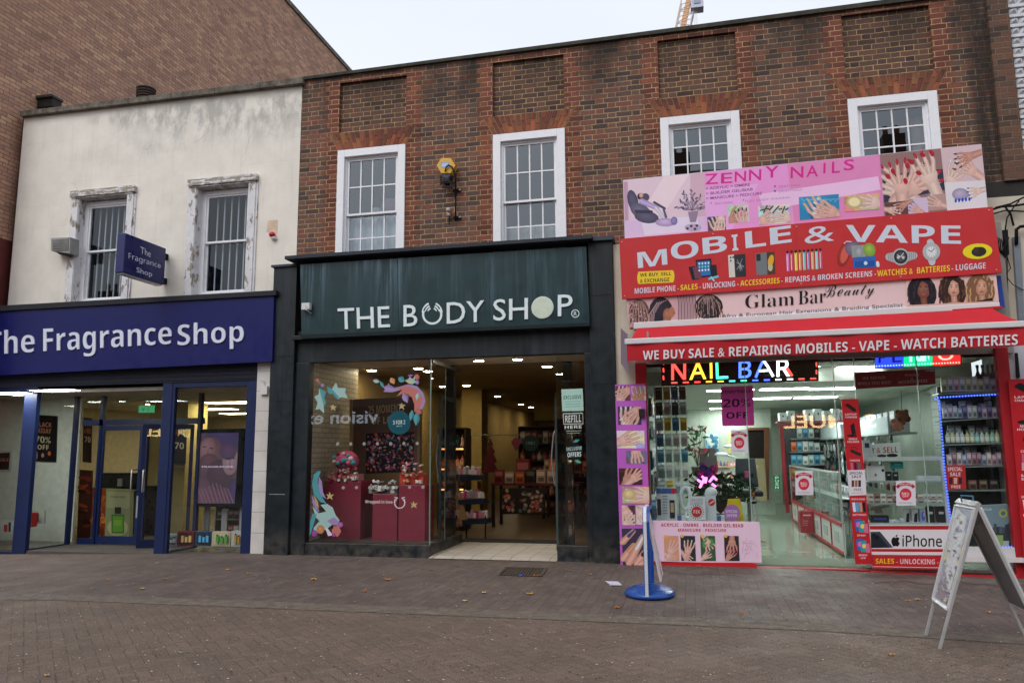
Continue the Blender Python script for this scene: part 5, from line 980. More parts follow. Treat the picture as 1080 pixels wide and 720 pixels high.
m = MB(mat='matte'); m.box(-14.2, -11.72, 12.95, 13.0, -.05, 2.72, c('#c9cec4')); m.build('display_wall', sb)
poster('sale_poster', [(36, 437), (60.5, 438.5), (59, 487), (34, 486)], 12.93, '#2a221c', 'black sale poster reading Black Friday on the pale left window wall', 'poster', bfriday())
poster('sale_poster', [(88, 440), (97, 441), (96, 488), (87, 487)], 13.3, '#17130f', 'narrow slice of a black sale poster behind the sidelight beside the blue doors', 'poster', lambda P: (P.text('FRI', 89, 452, 95.5, 452.5, 4.5, '#b9755c', 'bold'), P.text('70', 89, 460, 95.5, 460.5, 6, '#c9bba0', 'bold')))
poster('sale_poster', [(180, 448), (197, 449), (195.5, 489), (179, 488)], 12.9, '#17130f', 'black sale poster half hidden behind the right-hand front post of the perfume shop', 'poster', lambda P: (P.text('BL', 184, 452, 194, 452.5, 5, '#b9755c', 'bold'), P.text('70', 184, 466, 194, 466.5, 7, '#c9bba0', 'bold')))
poster('small_picture', [(-4, 475.5), (12.5, 475), (11, 496.5), (-4, 496.5)], 12.93, '#b6b8b4', 'small framed notice at the left edge of the photo on the pale window wall', 'notice', lambda P: (P.poly([(-3, 477.5), (10.5, 477), (9.3, 495), (-3, 495)], '#1d1816'), P.text('SALE', -1, 483, 9, 483, 3.2, '#b9755c', 'bold')))
poster('small_picture', [(2, 548.5), (14, 549), (12.5, 562.5), (1, 562)], 12.3, '#c4c6c2', 'small white framed perfume picture low at the left edge', 'picture', lambda P: (P.poly([(4, 553), (8, 553), (8, 560.5), (4, 560.5)], '#a8452f'), P.poly([(9, 550.5), (11.5, 550.5), (11.2, 560.5), (8.8, 560.5)], '#2f3a40')))
m = MB(mat='print'); m.pxb(25.5, 540.5, 33.5, 555.5, 12.3, .12, c('#a3252a')); m.pxb(27, 545, 32, 546, 12.295, .01, c('#d8d0cc')); m.build('gift_box', None, 'red perfume box on the ledge of the left window', 'box')
m = MB(mat='print'); m.pxb(31, 538, 45.5, 552, 12.5, .05, c('#a9aea4')); m.pxb(35, 541, 40, 550, 12.49, .02, c('#23262a')); m.build('framed_picture', None, 'small grey framed perfume picture beside the red box in the left window', 'picture')
ad = thing('perfume_display', at(120, 566, 13.4), 'tall backlit perfume advertisement with a green bottle behind the blue door', 'display')
m = MB(mat='print'); m.pxq([(112, 515), (137.5, 516), (136, 568), (110.5, 567)], 13.4, .1, c('#8e9468')); m.build('panel', ad)
P = MB(Y=13.395); P.poly([(113, 518), (137, 519), (136.3, 536), (112.3, 535)], '#a4a67c'); P.text('PARFUMS', 117, 522.5, 132, 522.8, 2.2, '#3b3d2a', 'reg'); P.ell(124, 556, 11, 9, '#b9b98a')
P.q(117.5, 542, 131, 562, '#3f7d1f', .01, .0); P.q(119, 544, 129.5, 560.5, '#6fae2f'); P.q(121, 534.5, 127.8, 541.5, '#151613'); P.q(120, 548, 128, 554, '#86c043'); P.build('print', ad)
ad = thing('perfume_display', at(104, 565, 13.5), 'orange perfume advertisement left of the green bottle one', 'display')
m = MB(mat='print'); m.pxq([(97.5, 514), (112.5, 515), (111, 567), (95.5, 566)], 13.5, .08, c('#8a3f1f')); m.build('panel', ad)
P = MB(Y=13.495)
for k in range(22): P.ell(98.5+random.random()*12, 518+random.random()*44, 2.6, 4, random.choice(('#a8521f', '#c2672a', '#6d2c14', '#d48a3a')), random.uniform(0, 90))
P.text('GOLD', 99.5, 541, 109.5, 541.2, 5, '#e0b060', 'reg'); P.build('print', ad)
ad = thing('perfume_display', at(90, 565, 13.3), 'dark red perfume advertisement seen through the narrow sidelight of the doors', 'display')
m = MB(mat='print'); m.pxq([(84, 495), (96, 496), (93, 568), (81, 567)], 13.6, .06, c('#4c1f18')); m.build('panel', ad)
P = MB(Y=13.595)
for k in range(16): P.ell(85+random.random()*8, 500+random.random()*60, 1.8, 5, random.choice(('#8a2c1c', '#b04a2a', '#2a1210')), random.uniform(60, 120))
P.build('print', ad)
m = MB(mat='paint'); m.pxb(104, 498.5, 140, 515, 14.2, .3, c('#26302f'), 'gloss')
for k in range(3): m.pxb(107+k*11, 501, 116+k*11, 513, 14.19, .01, c(('#32403f', '#2a3030', '#3a4442')[k]))
m.build('perfume_shelf', None, 'dark glossy perfume shelf behind the advertisements', 'shelf')
m = MB(mat='gloss'); m.pxb(124, 504.5, 127.5, 512.5, 14.1, .05, c('#b9bdb8')); m.build('perfume_bottle', None, 'small pale perfume bottle on the dark shelf above the green advertisement', 'bottle')
m = MB(mat='matte'); a = at(149, 575, 14.5); m.box(a.x, a.x+.95, 14.5, 15.2, -.05, 2.72, c('#b5a36a')); m.build('column', sb)
m = MB(mat='gloss'); m.pxb(128, 512, 160, 566, 14.3, .35, c('#23282a')); m.build('counter', None, 'dark counter inside the perfume shop behind the double doors', 'counter')
sg = thing('exit_sign', at(154, 434, 13.0), 'green exit sign with arrow and running figure above the blue doors', 'sign'); m = MB(mat='signlit'); m.pxb(146.5, 427.5, 161.5, 434.8, 13.0, .04, tuple(v*.14 for v in c('#2f9b63'))); m.build('panel', sg)
P = MB(Y=12.999); W_ = c('#c9e0d0'); P.poly([(151, 429), (153, 432), (149.5, 432)], W_); P.ln([(151, 432), (151, 434)], .8, W_); P.ell(156.7, 429.3, .7, .7, W_); P.ln([(156.5, 430), (156, 432), (157.5, 434)], .8, W_); P.ln([(156, 432), (154.8, 433.8)], .7, W_); P.build('print', sg)
# screen totem
sc_ = thing('advertising_screen', at(232, 540, 12.6), 'tall black framed screen showing two purple tinted faces in the perfume shop window', 'screen')
m = MB(mat='gloss'); m.pxq([(207.5, 452.5), (258, 451.5), (254.5, 534.5), (204.5, 534)], 12.55, .1, c('#121214')); m.build('frame', sc_, bevel=.01)
m = MB(mat='metal'); m.pxb(256.5, 452, 259.5, 575, 12.68, .03, c('#a9abad')); m.pxb(216, 534, 219, 572, 12.68, .03, c('#8b8d8f')); m.pxb(234, 536, 238, 575, 12.7, .03, c('#a9abad')); m.build('stand', sc_)
P = MB(Y=12.545); P.clip = [(211, 456.5), (252, 456), (247.5, 531), (207.5, 530.5)]; k_ = lambda h: tuple(v*.34 for v in c(h))
def E_(f, *a):
    if f == 'cap': P.ln([(a[0], a[1]), (a[2], a[3])], a[4], a[5], 'emit')
    else: getattr(P, f)(*a, mat='emit')
E_('poly', P.clip, k_('#4a3448')); E_('soft', 238, 462, 22, 14, k_('#3c2a62')); E_('soft', 222, 480, 15, 20, k_('#6d4654')); E_('soft', 218, 474, 9, 13, k_('#8a6068'), 20); E_('soft', 221, 486, 10, 8, k_('#5c3844')); E_('soft', 216, 524, 26, 24, k_('#5d3a50')); E_('soft', 232, 500, 14, 16, k_('#4a2c40'))
E_('soft', 243, 486, 8.5, 15, k_('#9a7b88'), 6); E_('soft', 240.5, 476, 9, 9, k_('#54365c')); E_('soft', 249, 520, 9, 16, k_('#3f2a62'))
for (x, y, s) in ((216, 471, 1), (223, 472.5, 1), (240.5, 483, 1), (245.8, 483, 1)): E_('ell', x, y, 2.2, .8, k_('#251820'))
E_('ln', [(219.5, 473), (219, 478), (220.5, 478.6)], .7, k_('#4a2c34')); E_('ell', 219.5, 482.5, 2.6, .9, k_('#7a2c3c')); E_('ln', [(243, 484), (242, 490), (243.5, 490.6)], .7, k_('#5a3c48')); E_('ell', 243, 494.5, 2.5, 1, k_('#8a3c4c'))
for k in range(9): E_('cap', 208+k*4, 512+3*math.sin(k), 214+k*4, 530, 1.3, k_('#7a5468'))
P.text('FRAGRANCE', 213, 491, 246, 491, 1.8, tuple(v*.6 for v in c('#c9b8d8')), 'reg', mat='emit')
P.clip = None; P.build('screen', sc_)
gb = [(173.5, 563, 186, 576, '#8d9a9a', 'pale grey'), (187.5, 560, 204, 575.5, '#6b2228', 'dark red'), (206, 560, 222, 575.5, '#1f3c58', 'dark blue'), (223.5, 560.5, 242.5, 576, '#b3a98c', 'cream with green figures'), (244, 559.5, 258, 576.5, '#a8aca8', 'white with gold figures')]
for k, (x0, ya, x1, yb2, cc, ds) in enumerate(gb):
    t = thing('gift_set', at(x0, yb2, 11.95), f'{ds} perfume gift box at the foot of the perfume shop window', 'gift box', 'gift boxes at the foot of the window')
    m = MB(mat='print'); m.pxb(x0, ya, x1, yb2, 11.9, .14, c(cc)); m.build('carton', t, bevel=.004); m = MB(mat='gloss'); w_ = x1-x0
    m.pxb(x0+w_*.12, ya+2, x1-w_*.12, yb2-2, 11.893, .006, tuple(v*(.5 if k < 3 else 1.15) for v in c(cc)))
    for j in range(3):
        cc2 = c(('#c9cfd2', '#d0b070', '#5aa8cf', '#4c9a3a', '#b58a3a')[k]); xx = x0+w_*(.22+.24*j); m.pxb(xx, ya+4.5+j % 2*1.5, xx+w_*.13, yb2-4, 11.86, .03, cc2); m.pxb(xx+w_*.03, ya+3+j % 2*1.5, xx+w_*.1, ya+4.5+j % 2*1.5, 11.865, .02, c('#2a2a2a'))
    m.build('bottles', t)
def shelfunit(name, x0, x1, ya, yb_, z0, z1, n, cc, label, back=True, grp=None, mat='paint'):
    t = thing(name, ((x0+x1)/2, ya, z0), label, 'shelf unit', grp); m = MB(mat=mat)
    m.box(x0, x0+.03, ya, yb_, z0, z1, cc); m.build('side_panel', t); m = MB(mat=mat); m.box(x1-.03, x1, ya, yb_, z0, z1, cc); m.build('side_panel', t)
    if back: m = MB(mat=mat); m.box(x0+.03, x1-.03, yb_-.02, yb_, z0, z1, cc); m.build('back_panel', t)
    for k in range(n+1): z = z0+(z1-z0)*k/n; m = MB(mat=mat); m.box(x0+.03, x1-.03, ya, yb_-.02, z-.012, z+.012, cc); m.build('shelf', t)
    return t
_proto = {}
def product(kind, x, y, z, w_, h_, d_, cc, grp, label, cat):
    """a carton, a bottle or a hanging packet; equal sizes share mesh data"""
    key = (kind, tuple(round(v, 2) for v in cc), round(w_, 2), round(h_, 2), grp)
    if key in _proto: o = _proto[key].copy(); col.objects.link(o); o.location = (x, y, z); return o
    m = MB(mat='print'); a, b_ = -w_/2, w_/2
    if kind == 'bottle': m.lathe(0, 0, [(w_*.45, 0), (w_*.5, h_*.05), (w_*.5, h_*.6), (w_*.2, h_*.75), (w_*.2, h_*.85)], cc, 'gloss', n=10); m.lathe(0, 0, [(w_*.24, h_*.85), (w_*.24, h_)], tuple(v*.3 for v in cc), n=10); m.lathe(0, 0, [(w_*.51, h_*.15), (w_*.51, h_*.48)], tuple(min(.8, v*1.6+.08) for v in cc), n=10)
    elif kind == 'packet': m.box(a, b_, 0, .012, 0, h_, cc); m.box(a*.75, b_*.75, -.02, 0, h_*.1, h_*.6, tuple(v*.5 for v in cc), 'gloss'); m.box(a*.85, b_*.85, -.002, 0, h_*.72, h_*.9, tuple(min(.8, v*1.5+.1) for v in cc))
    else: m.box(a, b_, 0, d_, 0, h_, cc); m.box(a*.8, b_*.8, -.003, 0, h_*.55, h_*.85, tuple(min(.8, v*1.5+.1) for v in cc)); m.box(a*.6, b_*.6, -.003, 0, h_*.12, h_*.42, tuple(v*.35 for v in cc))
    o = m.build(kind if kind != 'carton' else 'carton', None, label, cat, grp); o.location = (x, y, z); _proto[key] = o; return o
NUM = ORD+['seventeenth', 'eighteenth', 'nineteenth', 'twentieth', 'twenty-first', 'twenty-second', 'twenty-third', 'twenty-fourth', 'twenty-fifth', 'twenty-sixth', 'twenty-seventh', 'twenty-eighth', 'twenty-ninth', 'thirtieth']
CN = {'white': '#d0d0d0', 'grey': '#909498', 'black': '#202226', 'dark grey': '#484c50', 'red': '#a83038', 'dark red': '#702830', 'pink': '#c48090', 'blue': '#4878a0', 'pale blue': '#8ca4b8', 'green': '#5a8a60', 'pale green': '#a8c0a8', 'yellow': '#c0a030', 'brown': '#6a4a38', 'beige': '#b4a894', 'orange': '#b86030', 'purple': '#6a5088'}
def cname(h):
    v = [int(h[i:i+2], 16) for i in (1, 3, 5)]; return min(CN, key=lambda k: sum((v[j]-int(CN[k][1+2*j:3+2*j], 16))**2 for j in range(3)))
def fill(kind, x0, x1, y, z, h_, w_, d_, pal, grp, label, cat, gap=.01, skip=.08, face=None):
    x = x0; cnt = 0
    while x+w_ <= x1 and cnt < len(NUM):
        if random.random() > skip:
            hx = random.choice(pal); o = product(kind, x+w_/2, y, z, w_, h_*random.choice((.85, 1, 1)), d_, c(hx), grp, label, cat)
            o['label'] = f'{cname(hx)} {kind}, {NUM[cnt]} from the left {label}'; cnt += 1
        x += w_+gap
t = shelfunit('perfume_rack', -9.75, -8.95, 14.6, 14.9, -.05, 1.5, 5, c('#8a8a80'), 'grey shelf rack of perfume seen through the right window of the perfume shop')
for k in range(5): fill('carton', -9.70, -9.0, 14.62, -.035+k*.31, .17, .12, .1, ('#a8586a', '#b9b0a4', '#8a4a5a', '#c0b8ae', '#5a4a50'), 'perfume cartons on the grey rack', f'on the {ORD[k]} shelf of the grey perfume rack', 'carton')
t = shelfunit('perfume_rack', -8.3, -7.2, 17.2, 17.6, -.05, 1.9, 5, c('#a39a88'), 'beige shelf rack at the back of the perfume shop behind the screen')
for k in range(5): fill('carton', -8.25, -7.25, 17.22, -.035+k*.38, .2, .15, .1, ('#8a3a4a', '#6a2c3a', '#b9a894', '#7d6a5a'), 'cartons on the beige rack', f'on the {ORD[k]} shelf of the beige perfume rack', 'carton')
# ---------------- skincare shop contents
def crate(px0, py0, px1, py1, Y, d, label):
    m = MB(mat='paint'); m.pxb(px0, py0, px1, py1, Y, d, c('#7d2236')); return m.build('display_plinth', None, label, 'plinth', bevel=.012)
crate(343, 507, 379.5, 573, 12.15, .55, 'wide dark red plinth at the left of the skincare window'); crate(393, 520.5, 418.5, 573, 12.1, .45, 'lowest dark red plinth, middle of the skincare window'); crate(420.5, 511, 448, 573, 12.1, .45, 'dark red plinth at the right of the skincare window')
m = MB(mat='matte'); m.box(-6.3, -4.1, 11.75, 12.9, .02, .19, c('#4a3f38')); m.build('window_bed', bb)
PK = ('#c98a86', '#b9405a', '#d8c8c0', '#8a2c3c', '#d8a090', '#cf6a8a', '#e0d4cc', '#a86a5a')
def hamper(cx, cy, w_, h_, Y, label, topball=None, pal=PK):
    t = thing('gift_hamper', at(cx, cy, Y+.15), label, 'gift hamper', 'gift hampers on the red plinths'); m = MB(mat='print')
    m.pxb(cx-w_/2, cy-h_*.45, cx+w_/2, cy, Y+.1, .22, c(pal[0])); m.build('box', t)
    m = MB(mat='print')
    for k in range(34):
        x = cx+random.uniform(-.5, .42)*w_; y = cy-random.uniform(.05, .95)*h_; s = random.uniform(1.4, 3.6); p = at(x, y, Y+.05+random.uniform(0, .05))
        if k % 2: m.ball(p, (.02*s/2, .03, .02*s/2), c(random.choice(pal)), 'gloss', 8, 5, .1)
        else: m.pxq([(x, y), (x+s, y-random.uniform(-1, 1)), (x+s+random.uniform(-1, 1), y+s*.9), (x+random.uniform(-1, 1), y+s)], Y+.02, .08, c(random.choice(pal)))
    m.build('gifts', t)
    if topball:
        p = at(cx+topball[0], cy-topball[1], Y+.15); m = MB(mat='cloth'); m.ball(p, (.22, .2, .17), c('#b8506e'), n=14, m=8, lump=.05)
        for k in range(7): a = at(cx+topball[0]-8+k*2.6, cy-topball[1]+random.uniform(-3, 3), Y-.05); m.ball(a, (.05, .04, .04), c(random.choice(('#3a8a90', '#c9607a', '#e0c0b8', '#7a2a4a'))), 'gloss', 8, 5)
        for k in range(9): a = 6.28*k/9; m.ball(p+Vector((.15*math.cos(a), -.16, .1*math.sin(a)+.02)), (.035, .03, .03), c(('#7d2038', '#3f8f92', '#d8b0a8')[k % 3]), n=8, m=5)
        m.build('ribbon_ball', t)
hamper(362, 506.5, 32, 15, 12.1, 'pink gift hamper topped by a ribboned ball on the wide left plinth', (3, 21)); hamper(404, 520, 30, 15, 12.1, 'silver and white gift cluster on the lowest middle plinth', None, ('#8d8f92', '#c9c9c9', '#4c4e52', '#b0a8a0', '#e0dcd8')); hamper(434, 510.5, 25, 24, 12.1, 'red and cream gift cluster on the right plinth', None, ('#b8463a', '#d8c0b4', '#e0d8d0', '#c0302a', '#c9a070', '#d8a0b0'))
st = thing('display_stand', at(405, 570, 13.0), 'tall brown window display board reading 25 moments of love', 'display board')
m = MB(mat='print'); m.pxq([(371, 421), (441, 418), (440, 515), (371, 517)], 13.0, .08, c('#5a4136')); m.pxq([(368.5, 421), (371.5, 421), (371.5, 560), (369, 560)], 12.95, .12, c('#8d7350')); m.pxq([(440, 418), (443, 418), (442, 560), (439.5, 560)], 12.95, .12, c('#6d5a44')); m.build('board', st)
P = MB(Y=12.995); P.text('25 MOMENTS', 388.5, 428, 426, 425.5, 8.5, '#b09a80', 'bold'); P.text('OF LOVE', 392, 440, 422, 438, 7.5, '#b09a80', 'bold'); P.poly([(386, 457), (437, 455), (436, 497), (386, 500)], '#17161c')
for k in range(260):
    x = 387+random.random()*49; y = 458+random.random()*38; P.ell(x, y, random.uniform(.5, 2), random.uniform(.5, 1.6), random.choice(('#8a3a5a', '#b8708a', '#3a6a78', '#6a3a3a', '#a8a0a0', '#c06040', '#40304a', '#803040')), random.uniform(0, 180))
P.poly([(371, 500), (441, 497), (440, 516), (371, 517)], '#6b5138'); P.build('print', st)
m = MB(mat='matte'); m.pxb(455, 388, 471, 570, 20, .1, c('#1b1a17')); m.build('dark_partition', None, 'dark partition deep in the skincare shop behind the left window', 'partition')
m = MB(mat='matte'); m.box(-5.75, -4.9, 13.6, 13.7, .03, 2.4, c('#14130f')); m.build('backdrop_board', None, 'black panel left of the brown display board in the skincare window', 'panel')
# vinyl stickers on the glass
def vinyl(label, fn):
    P = MB(Y=11.612); fn(P); return P.build('window_sticker', None, label, 'window sticker')
TE, LV, CO, MN = '#4a8f98', '#9680ac', '#b56d64', '#97b5b0'
def leafp(P, x, y, L_, w_, a, cc):
    a = R(a); n = 7; up = []; dn = []
    for i in range(n+1):
        u = i/n; r = w_*math.sin(math.pi*u)**1.1/2*(1-.3*u); px, py = x+math.cos(a)*L_*u, y+math.sin(a)*L_*u; up.append((px-math.sin(a)*r, py+math.cos(a)*r)); dn.append((px+math.sin(a)*r, py-math.cos(a)*r))
    cc = c(cc); P.k += 1; m_ = [((a_[0]+b_[0])/2, (a_[1]+b_[1])/2) for a_, b_ in zip(up, dn)]; e_ = tuple(v*.6 for v in cc); l_ = tuple(v*1.2 for v in cc)
    for i in range(n):
        P.gpoly([(*up[i], *cc), (*up[i+1], *cc), (*m_[i+1], *l_), (*m_[i], *l_)]); P.gpoly([(*m_[i], *cc), (*m_[i+1], *cc), (*dn[i+1], *e_), (*dn[i], *e_)])
def v1(P):
    P.poly([(344.5, 407), (350, 410), (354.5, 403), (356.5, 409), (365, 409), (364, 414), (367, 420), (360, 418.5), (356, 421), (351, 415), (347, 415.5)], MN); P.poly([(344.5, 407), (350, 410), (358, 419), (356, 421), (351, 415), (347, 415.5)], TE)
    P.poly([(336.5, 409), (343.5, 413), (342, 419), (344, 425), (341.5, 428), (342, 436), (337, 431), (332.5, 432), (335, 425), (331.5, 418), (336, 416)], MN); P.poly([(336.5, 409), (343.5, 413), (342, 419), (344, 425), (341.5, 428)], TE)
    P.soft(334.8, 401, 2.2, 2.2, CO); P.soft(340, 406, 2, 2, LV); P.ell(337, 404, 1.5, 1.5, '#6a6a6a'); 
    for k in range(2): P.poly([(351, 426), (352.3, 428.5), (355, 428), (353, 430), (354, 433), (351.3, 431), (349, 432.5), (349.6, 429.5), (348, 427.5), (350.5, 428)], '#b0a078')
def v2(P):
    P.poly([(404.5, 413), (410, 403.5), (412, 409), (420, 408), (430, 405), (440, 407), (447, 415), (448.5, 423), (446, 430), (440, 434), (437, 431), (441, 424), (440, 416), (434, 411), (424, 410.5), (414, 413.5)], LV)
    P.poly([(416, 409.5), (430, 407), (440, 411), (446, 420), (443, 430), (437, 434.5), (437, 426), (434, 418), (426, 414), (418, 418), (424, 411)], CO)
    for (x, y, L_, w_, a, cc) in ((393, 401, 8, 5, 10, MN), (401, 402, 8, 4, 60, TE), (412, 398, 8, 7, 60, '#c08a5a'), (420, 398, 8, 8, 30, TE), (427, 401, 13, 7, 8, '#b5aa80'), (425, 414, 12, 8, 65, LV), (435, 432, 12, 6, 100, TE), (440, 434, 15, 8, 95, TE), (441, 414, 8, 5, 100, MN), (404, 408, 14, 8, 10, LV), (430, 396, 6, 3, -5, '#a35a9a')): leafp(P, x, y, L_, w_, a, cc)
    P.soft(439.5, 397.5, 3, 3.2, CO); P.soft(441.5, 434, 3.4, 3, CO); P.soft(440, 403, 2, 2.4, LV); P.poly([(432, 397), (435, 399.5), (438, 396.5), (437, 401), (440, 403), (436, 403.5), (434, 406), (433.5, 402), (430, 401)], MN)
    P.poly([(423.5, 424), (424.5, 427), (428, 426.5), (425.3, 428.8), (426.5, 432), (423.8, 430), (421, 431), (422.3, 428), (420.5, 426), (423, 426.3)], '#b0a078')
def v3(P):
    P.poly([(336, 496), (331, 500), (329, 510), (331, 521), (338, 529), (344.5, 531), (340, 524), (335.5, 514), (335, 505), (338.5, 497)], TE); P.poly([(336.5, 502), (339.5, 508), (340.5, 518), (344, 526), (338.5, 522), (335.5, 513)], LV)
    P.poly([(329, 522), (333, 530), (337, 540), (333, 537), (329.5, 530)], LV); P.poly([(330.5, 521), (335, 528), (336.5, 536), (333, 532)], '#b0906a')
    P.poly([(329.5, 533), (336, 541), (344, 539), (338, 532), (345, 531), (351, 535), (354, 543), (358, 548), (357, 552), (350, 553), (344, 558), (336, 560), (329, 565), (331, 556), (337, 549), (333, 545)], MN); P.poly([(329.5, 541), (334, 542), (331, 552), (326.5, 566), (327, 550)], TE)
    P.poly([(345, 549), (352, 545), (357, 549), (357.5, 554), (350, 553)], LV); P.soft(338, 558, 4.2, 4.6, '#c9875a'); P.soft(359, 553, 2.8, 2.8, '#b06aa8'); P.soft(331.5, 562, 3, 3.6, '#a04a9a'); P.poly([(350, 555), (357, 554), (360, 560), (356, 566), (350, 562)], CO); P.ell(350.5, 556, 1, 1.4, '#2a1a1a'); P.poly([(345, 556), (351, 564), (346, 565), (343, 557)], '#c9c9d0'); P.soft(352, 564, 2, 2, '#a04a9a')
    P.poly([(347.5, 518), (349, 521.5), (352.5, 521), (349.8, 523.5), (350.5, 527), (348, 524.7), (344.5, 526.5), (346, 523.3), (344, 521), (347, 521.2)], '#b0a068')
vinyl('teal holly leaves with berries stuck on the top left of the skincare window', v1); vinyl('curling lilac and coral plume stuck on the top right of the skincare window', v2); vinyl('teal and lilac bird-like plume stuck on the lower left of the skincare window', v3)
vinyl('round dark teal sticker reading 3 for 2 on the skincare window', lambda P: (P.ell(421, 445.5, 12, 12.6, '#0e4a56', n=32), P.text('3 FOR 2', 414.5, 443.2, 427.3, 442.6, 4.4, '#b9c4c4', 'bold'), P.text('MIX IT', 418, 448.6, 424, 448.4, 1.3, '#b9c4c4', 'reg')))
def wl(P):
    P.text('Wrapped in love', 385, 526.8, 414, 527.2, 4.6, '#c9b8bc', 'bold'); P.ln([(421.5+5.4*math.cos(R(a)), 529.8+5.8*math.sin(R(a))) for a in range(-40, 221, 15)], 1.1, '#c9c0c2')
    for s_ in (-1, 1):
        for k in range(3): P.cap(421.5+s_*(2.6+k*1.2), 525+k*1.7, 421.5+s_*(5.4+k*.3), 524+k*2.6, 1.5, c('#c9c0c2'), .7)
    P.poly([(436, 528), (437.3, 531), (440.5, 530), (438.5, 532.6), (439.5, 535.6), (436.6, 533.8), (433.5, 535.5), (434.6, 532.2), (432.8, 529.7), (435.5, 530.8)], '#b0a068')
vinyl('white lettering reading Wrapped in love with a ring emblem on the skincare window', wl)
P = MB(Y=11.614)
for x0, n, y in ((356, 7, 468), (362, 7, 514)):
    for k in range(n): P.ell(x0+k*14, y-.5*k*.2, 1.7, 1.8, '#8f8d88', n=12)
P.build('safety_dots', None, 'rows of small grey safety dots across the skincare window', 'window sticker')
def v4(P):
    P.poly([(592, 410.5), (614.5, 409.5), (615.5, 433), (593, 433.5)], '#a3c6ba'); P.text('EXCLUSIVE', 594.5, 417, 613, 416.3, 4, '#2a4a42', 'bold')
    for k in range(3): P.ln([(596, 423.5+k*2.6), (612, 423+k*2.6)], .6, '#6a9a8a')
vinyl('pale green exclusive offer poster at the top of the narrow right window pane', v4)
vinyl('white lettering reading Refill Here under the pale green poster', lambda P: (P.ln([(594, 436), (614.5, 435.5), (615, 446.5), (594.5, 447), (594, 436)], 1, '#b9c4bc'), P.text('REFILL', 596, 437.8, 613, 437.2, 7.5, '#c9d0c8', 'bold'), P.text('HERE', 595.5, 448.6, 613.5, 448, 3.4, '#c9d0c8', 'bold'), P.ln([(597, 454.5), (613, 454)], .6, '#9aa59c'), P.ln([(598, 456.6), (612, 456.2)], .5, '#9aa59c')))
def v5(P):
    P.ell(605.5, 476.5, 9, 9.5, '#0c1413', n=20); P.text('EXCLUSIVE', 597.5, 471.6, 613.5, 470.2, 3.8, '#a9c4bc', 'bold'); P.text('OFFERS', 598.5, 477, 613, 476, 5, '#d0dcd8', 'bold'); leafp(P, 604, 466, 8, 4, -20, '#3a8a8a'); leafp(P, 606, 485, 8, 4, 20, '#4a9a80'); P.ell(601.5, 486, 1.6, 1, '#b9c9a0')
vinyl('black round sticker reading Exclusive Offers on the narrow right window pane', v5)
# floor stand by the door and things inside
fs = thing('cardboard_display', at(500, 570, 14.0), 'slanted cardboard display of pink gifts just inside the skincare shop door', 'display stand')
m = MB(mat='print'); m.pxq([(478, 507), (482, 507), (494, 552), (483, 553)], 13.9, .02, c('#8a6844')); m.pxq([(503, 507), (507, 507), (512, 548), (508, 549)], 14.3, .02, c('#6f5338')); m.build('side_panel', fs)
P = MB(Y=13.899); P.text('CHRISTMAS', 480.5, 512, 484.5, 512, 34, '#3a2a1c', 'bold', lean=.2) if False else None
for k, yy in enumerate((497, 522, 543)):
    m = MB(mat='print'); m.pxq([(479+k*4, yy+5), (505+k*4, yy+4), (506+k*4, yy+9), (480+k*4, yy+10)], 13.88, .4, c('#1b2430')); m.build('tray', fs)
m = MB(mat='metal'); 
for px in (492, 512): a = at(px, 553, 13.95); m.box(a.x-.012, a.x+.012, 13.94, 13.965, .03, .45, c('#1b1b1b'))
m.build('leg', fs)
for k, yy in enumerate((497, 522, 543)):
    for j in range(9):
        p = at(481+k*4+j*2.9, yy+3, 13.95); m = MB(mat='gloss'); w_ = .05; h_ = random.uniform(.08, .14); m.box(p.x-.03, p.x+.03, p.y, p.y+.08, p.z, p.z+h_, c(random.choice(('#c07a8a', '#d8d0cc', '#a83a5a', '#8a8f94', '#c9b8b0')))); m.ball((p.x, p.y+.03, p.z+h_), (.035, .03, .025), c(random.choice(('#d8d0d0', '#a02a4a', '#b0b4b8'))), n=8, m=5); m.build('wrapped_gift', None, f'small wrapped gift, {NUM[j]} from the left in the {("top", "middle", "bottom")[k]} cardboard tray', 'gift', 'wrapped gifts in the cardboard display')
m = MB(mat='matte'); a = at(491, 497, 19); b_ = at(502, 497, 19); m.box(a.x-.1, b_.x+.15, 19, 19.6, .03, 3.2, c('#a8935c')); m.build('column', bb)
m = MB(mat='matte'); q = [(503, 442), (580, 468), (580, 475), (503, 458)]; m.box(-4.1, -1.6, 20.5, 21.5, 2.45, 2.8, c('#8f7c4c')); m.build('bulkhead', bb)
# tables of stock, Christmas cut-outs, pendant discs
def table(x0, x1, ya, yb_, z, cc, label, cat='table'):
    t = thing('display_table', ((x0+x1)/2, ya, .03), label, cat); m = MB(mat='paint'); m.box(x0, x1, ya, yb_, z-.05, z, cc); m.build('table_top', t)
    for sx in (x0+.04, x1-.04):
        for sy in (ya+.04, yb_-.04): m = MB(mat='paint'); m.box(sx-.03, sx+.03, sy-.03, sy+.03, .03, z-.05, c('#1b1512')); m.build('leg', t)
    return t
table(-4.2, -2.3, 16.2, 17.0, .95, c('#5a1c22'), 'dark red display table in the middle of the skincare shop'); table(-3.5, -1.6, 18.3, 19.0, 1.15, c('#6a4a2c'), 'brown display table behind the red one in the skincare shop')
for (x0, x1, y, z) in ((-4.15, -2.35, 16.3, .95), (-3.45, -1.65, 18.4, 1.15)): fill('carton', x0, x1, y, z, .28, .2, .15, ('#8a4028', '#b05a34', '#5a2430', '#a08a80', '#2c2424', '#7a2c34'), 'gift cartons on the tables of the skincare shop', 'along the '+('red' if y < 17 else 'brown')+' table in the skincare shop', 'carton', .03, .15)
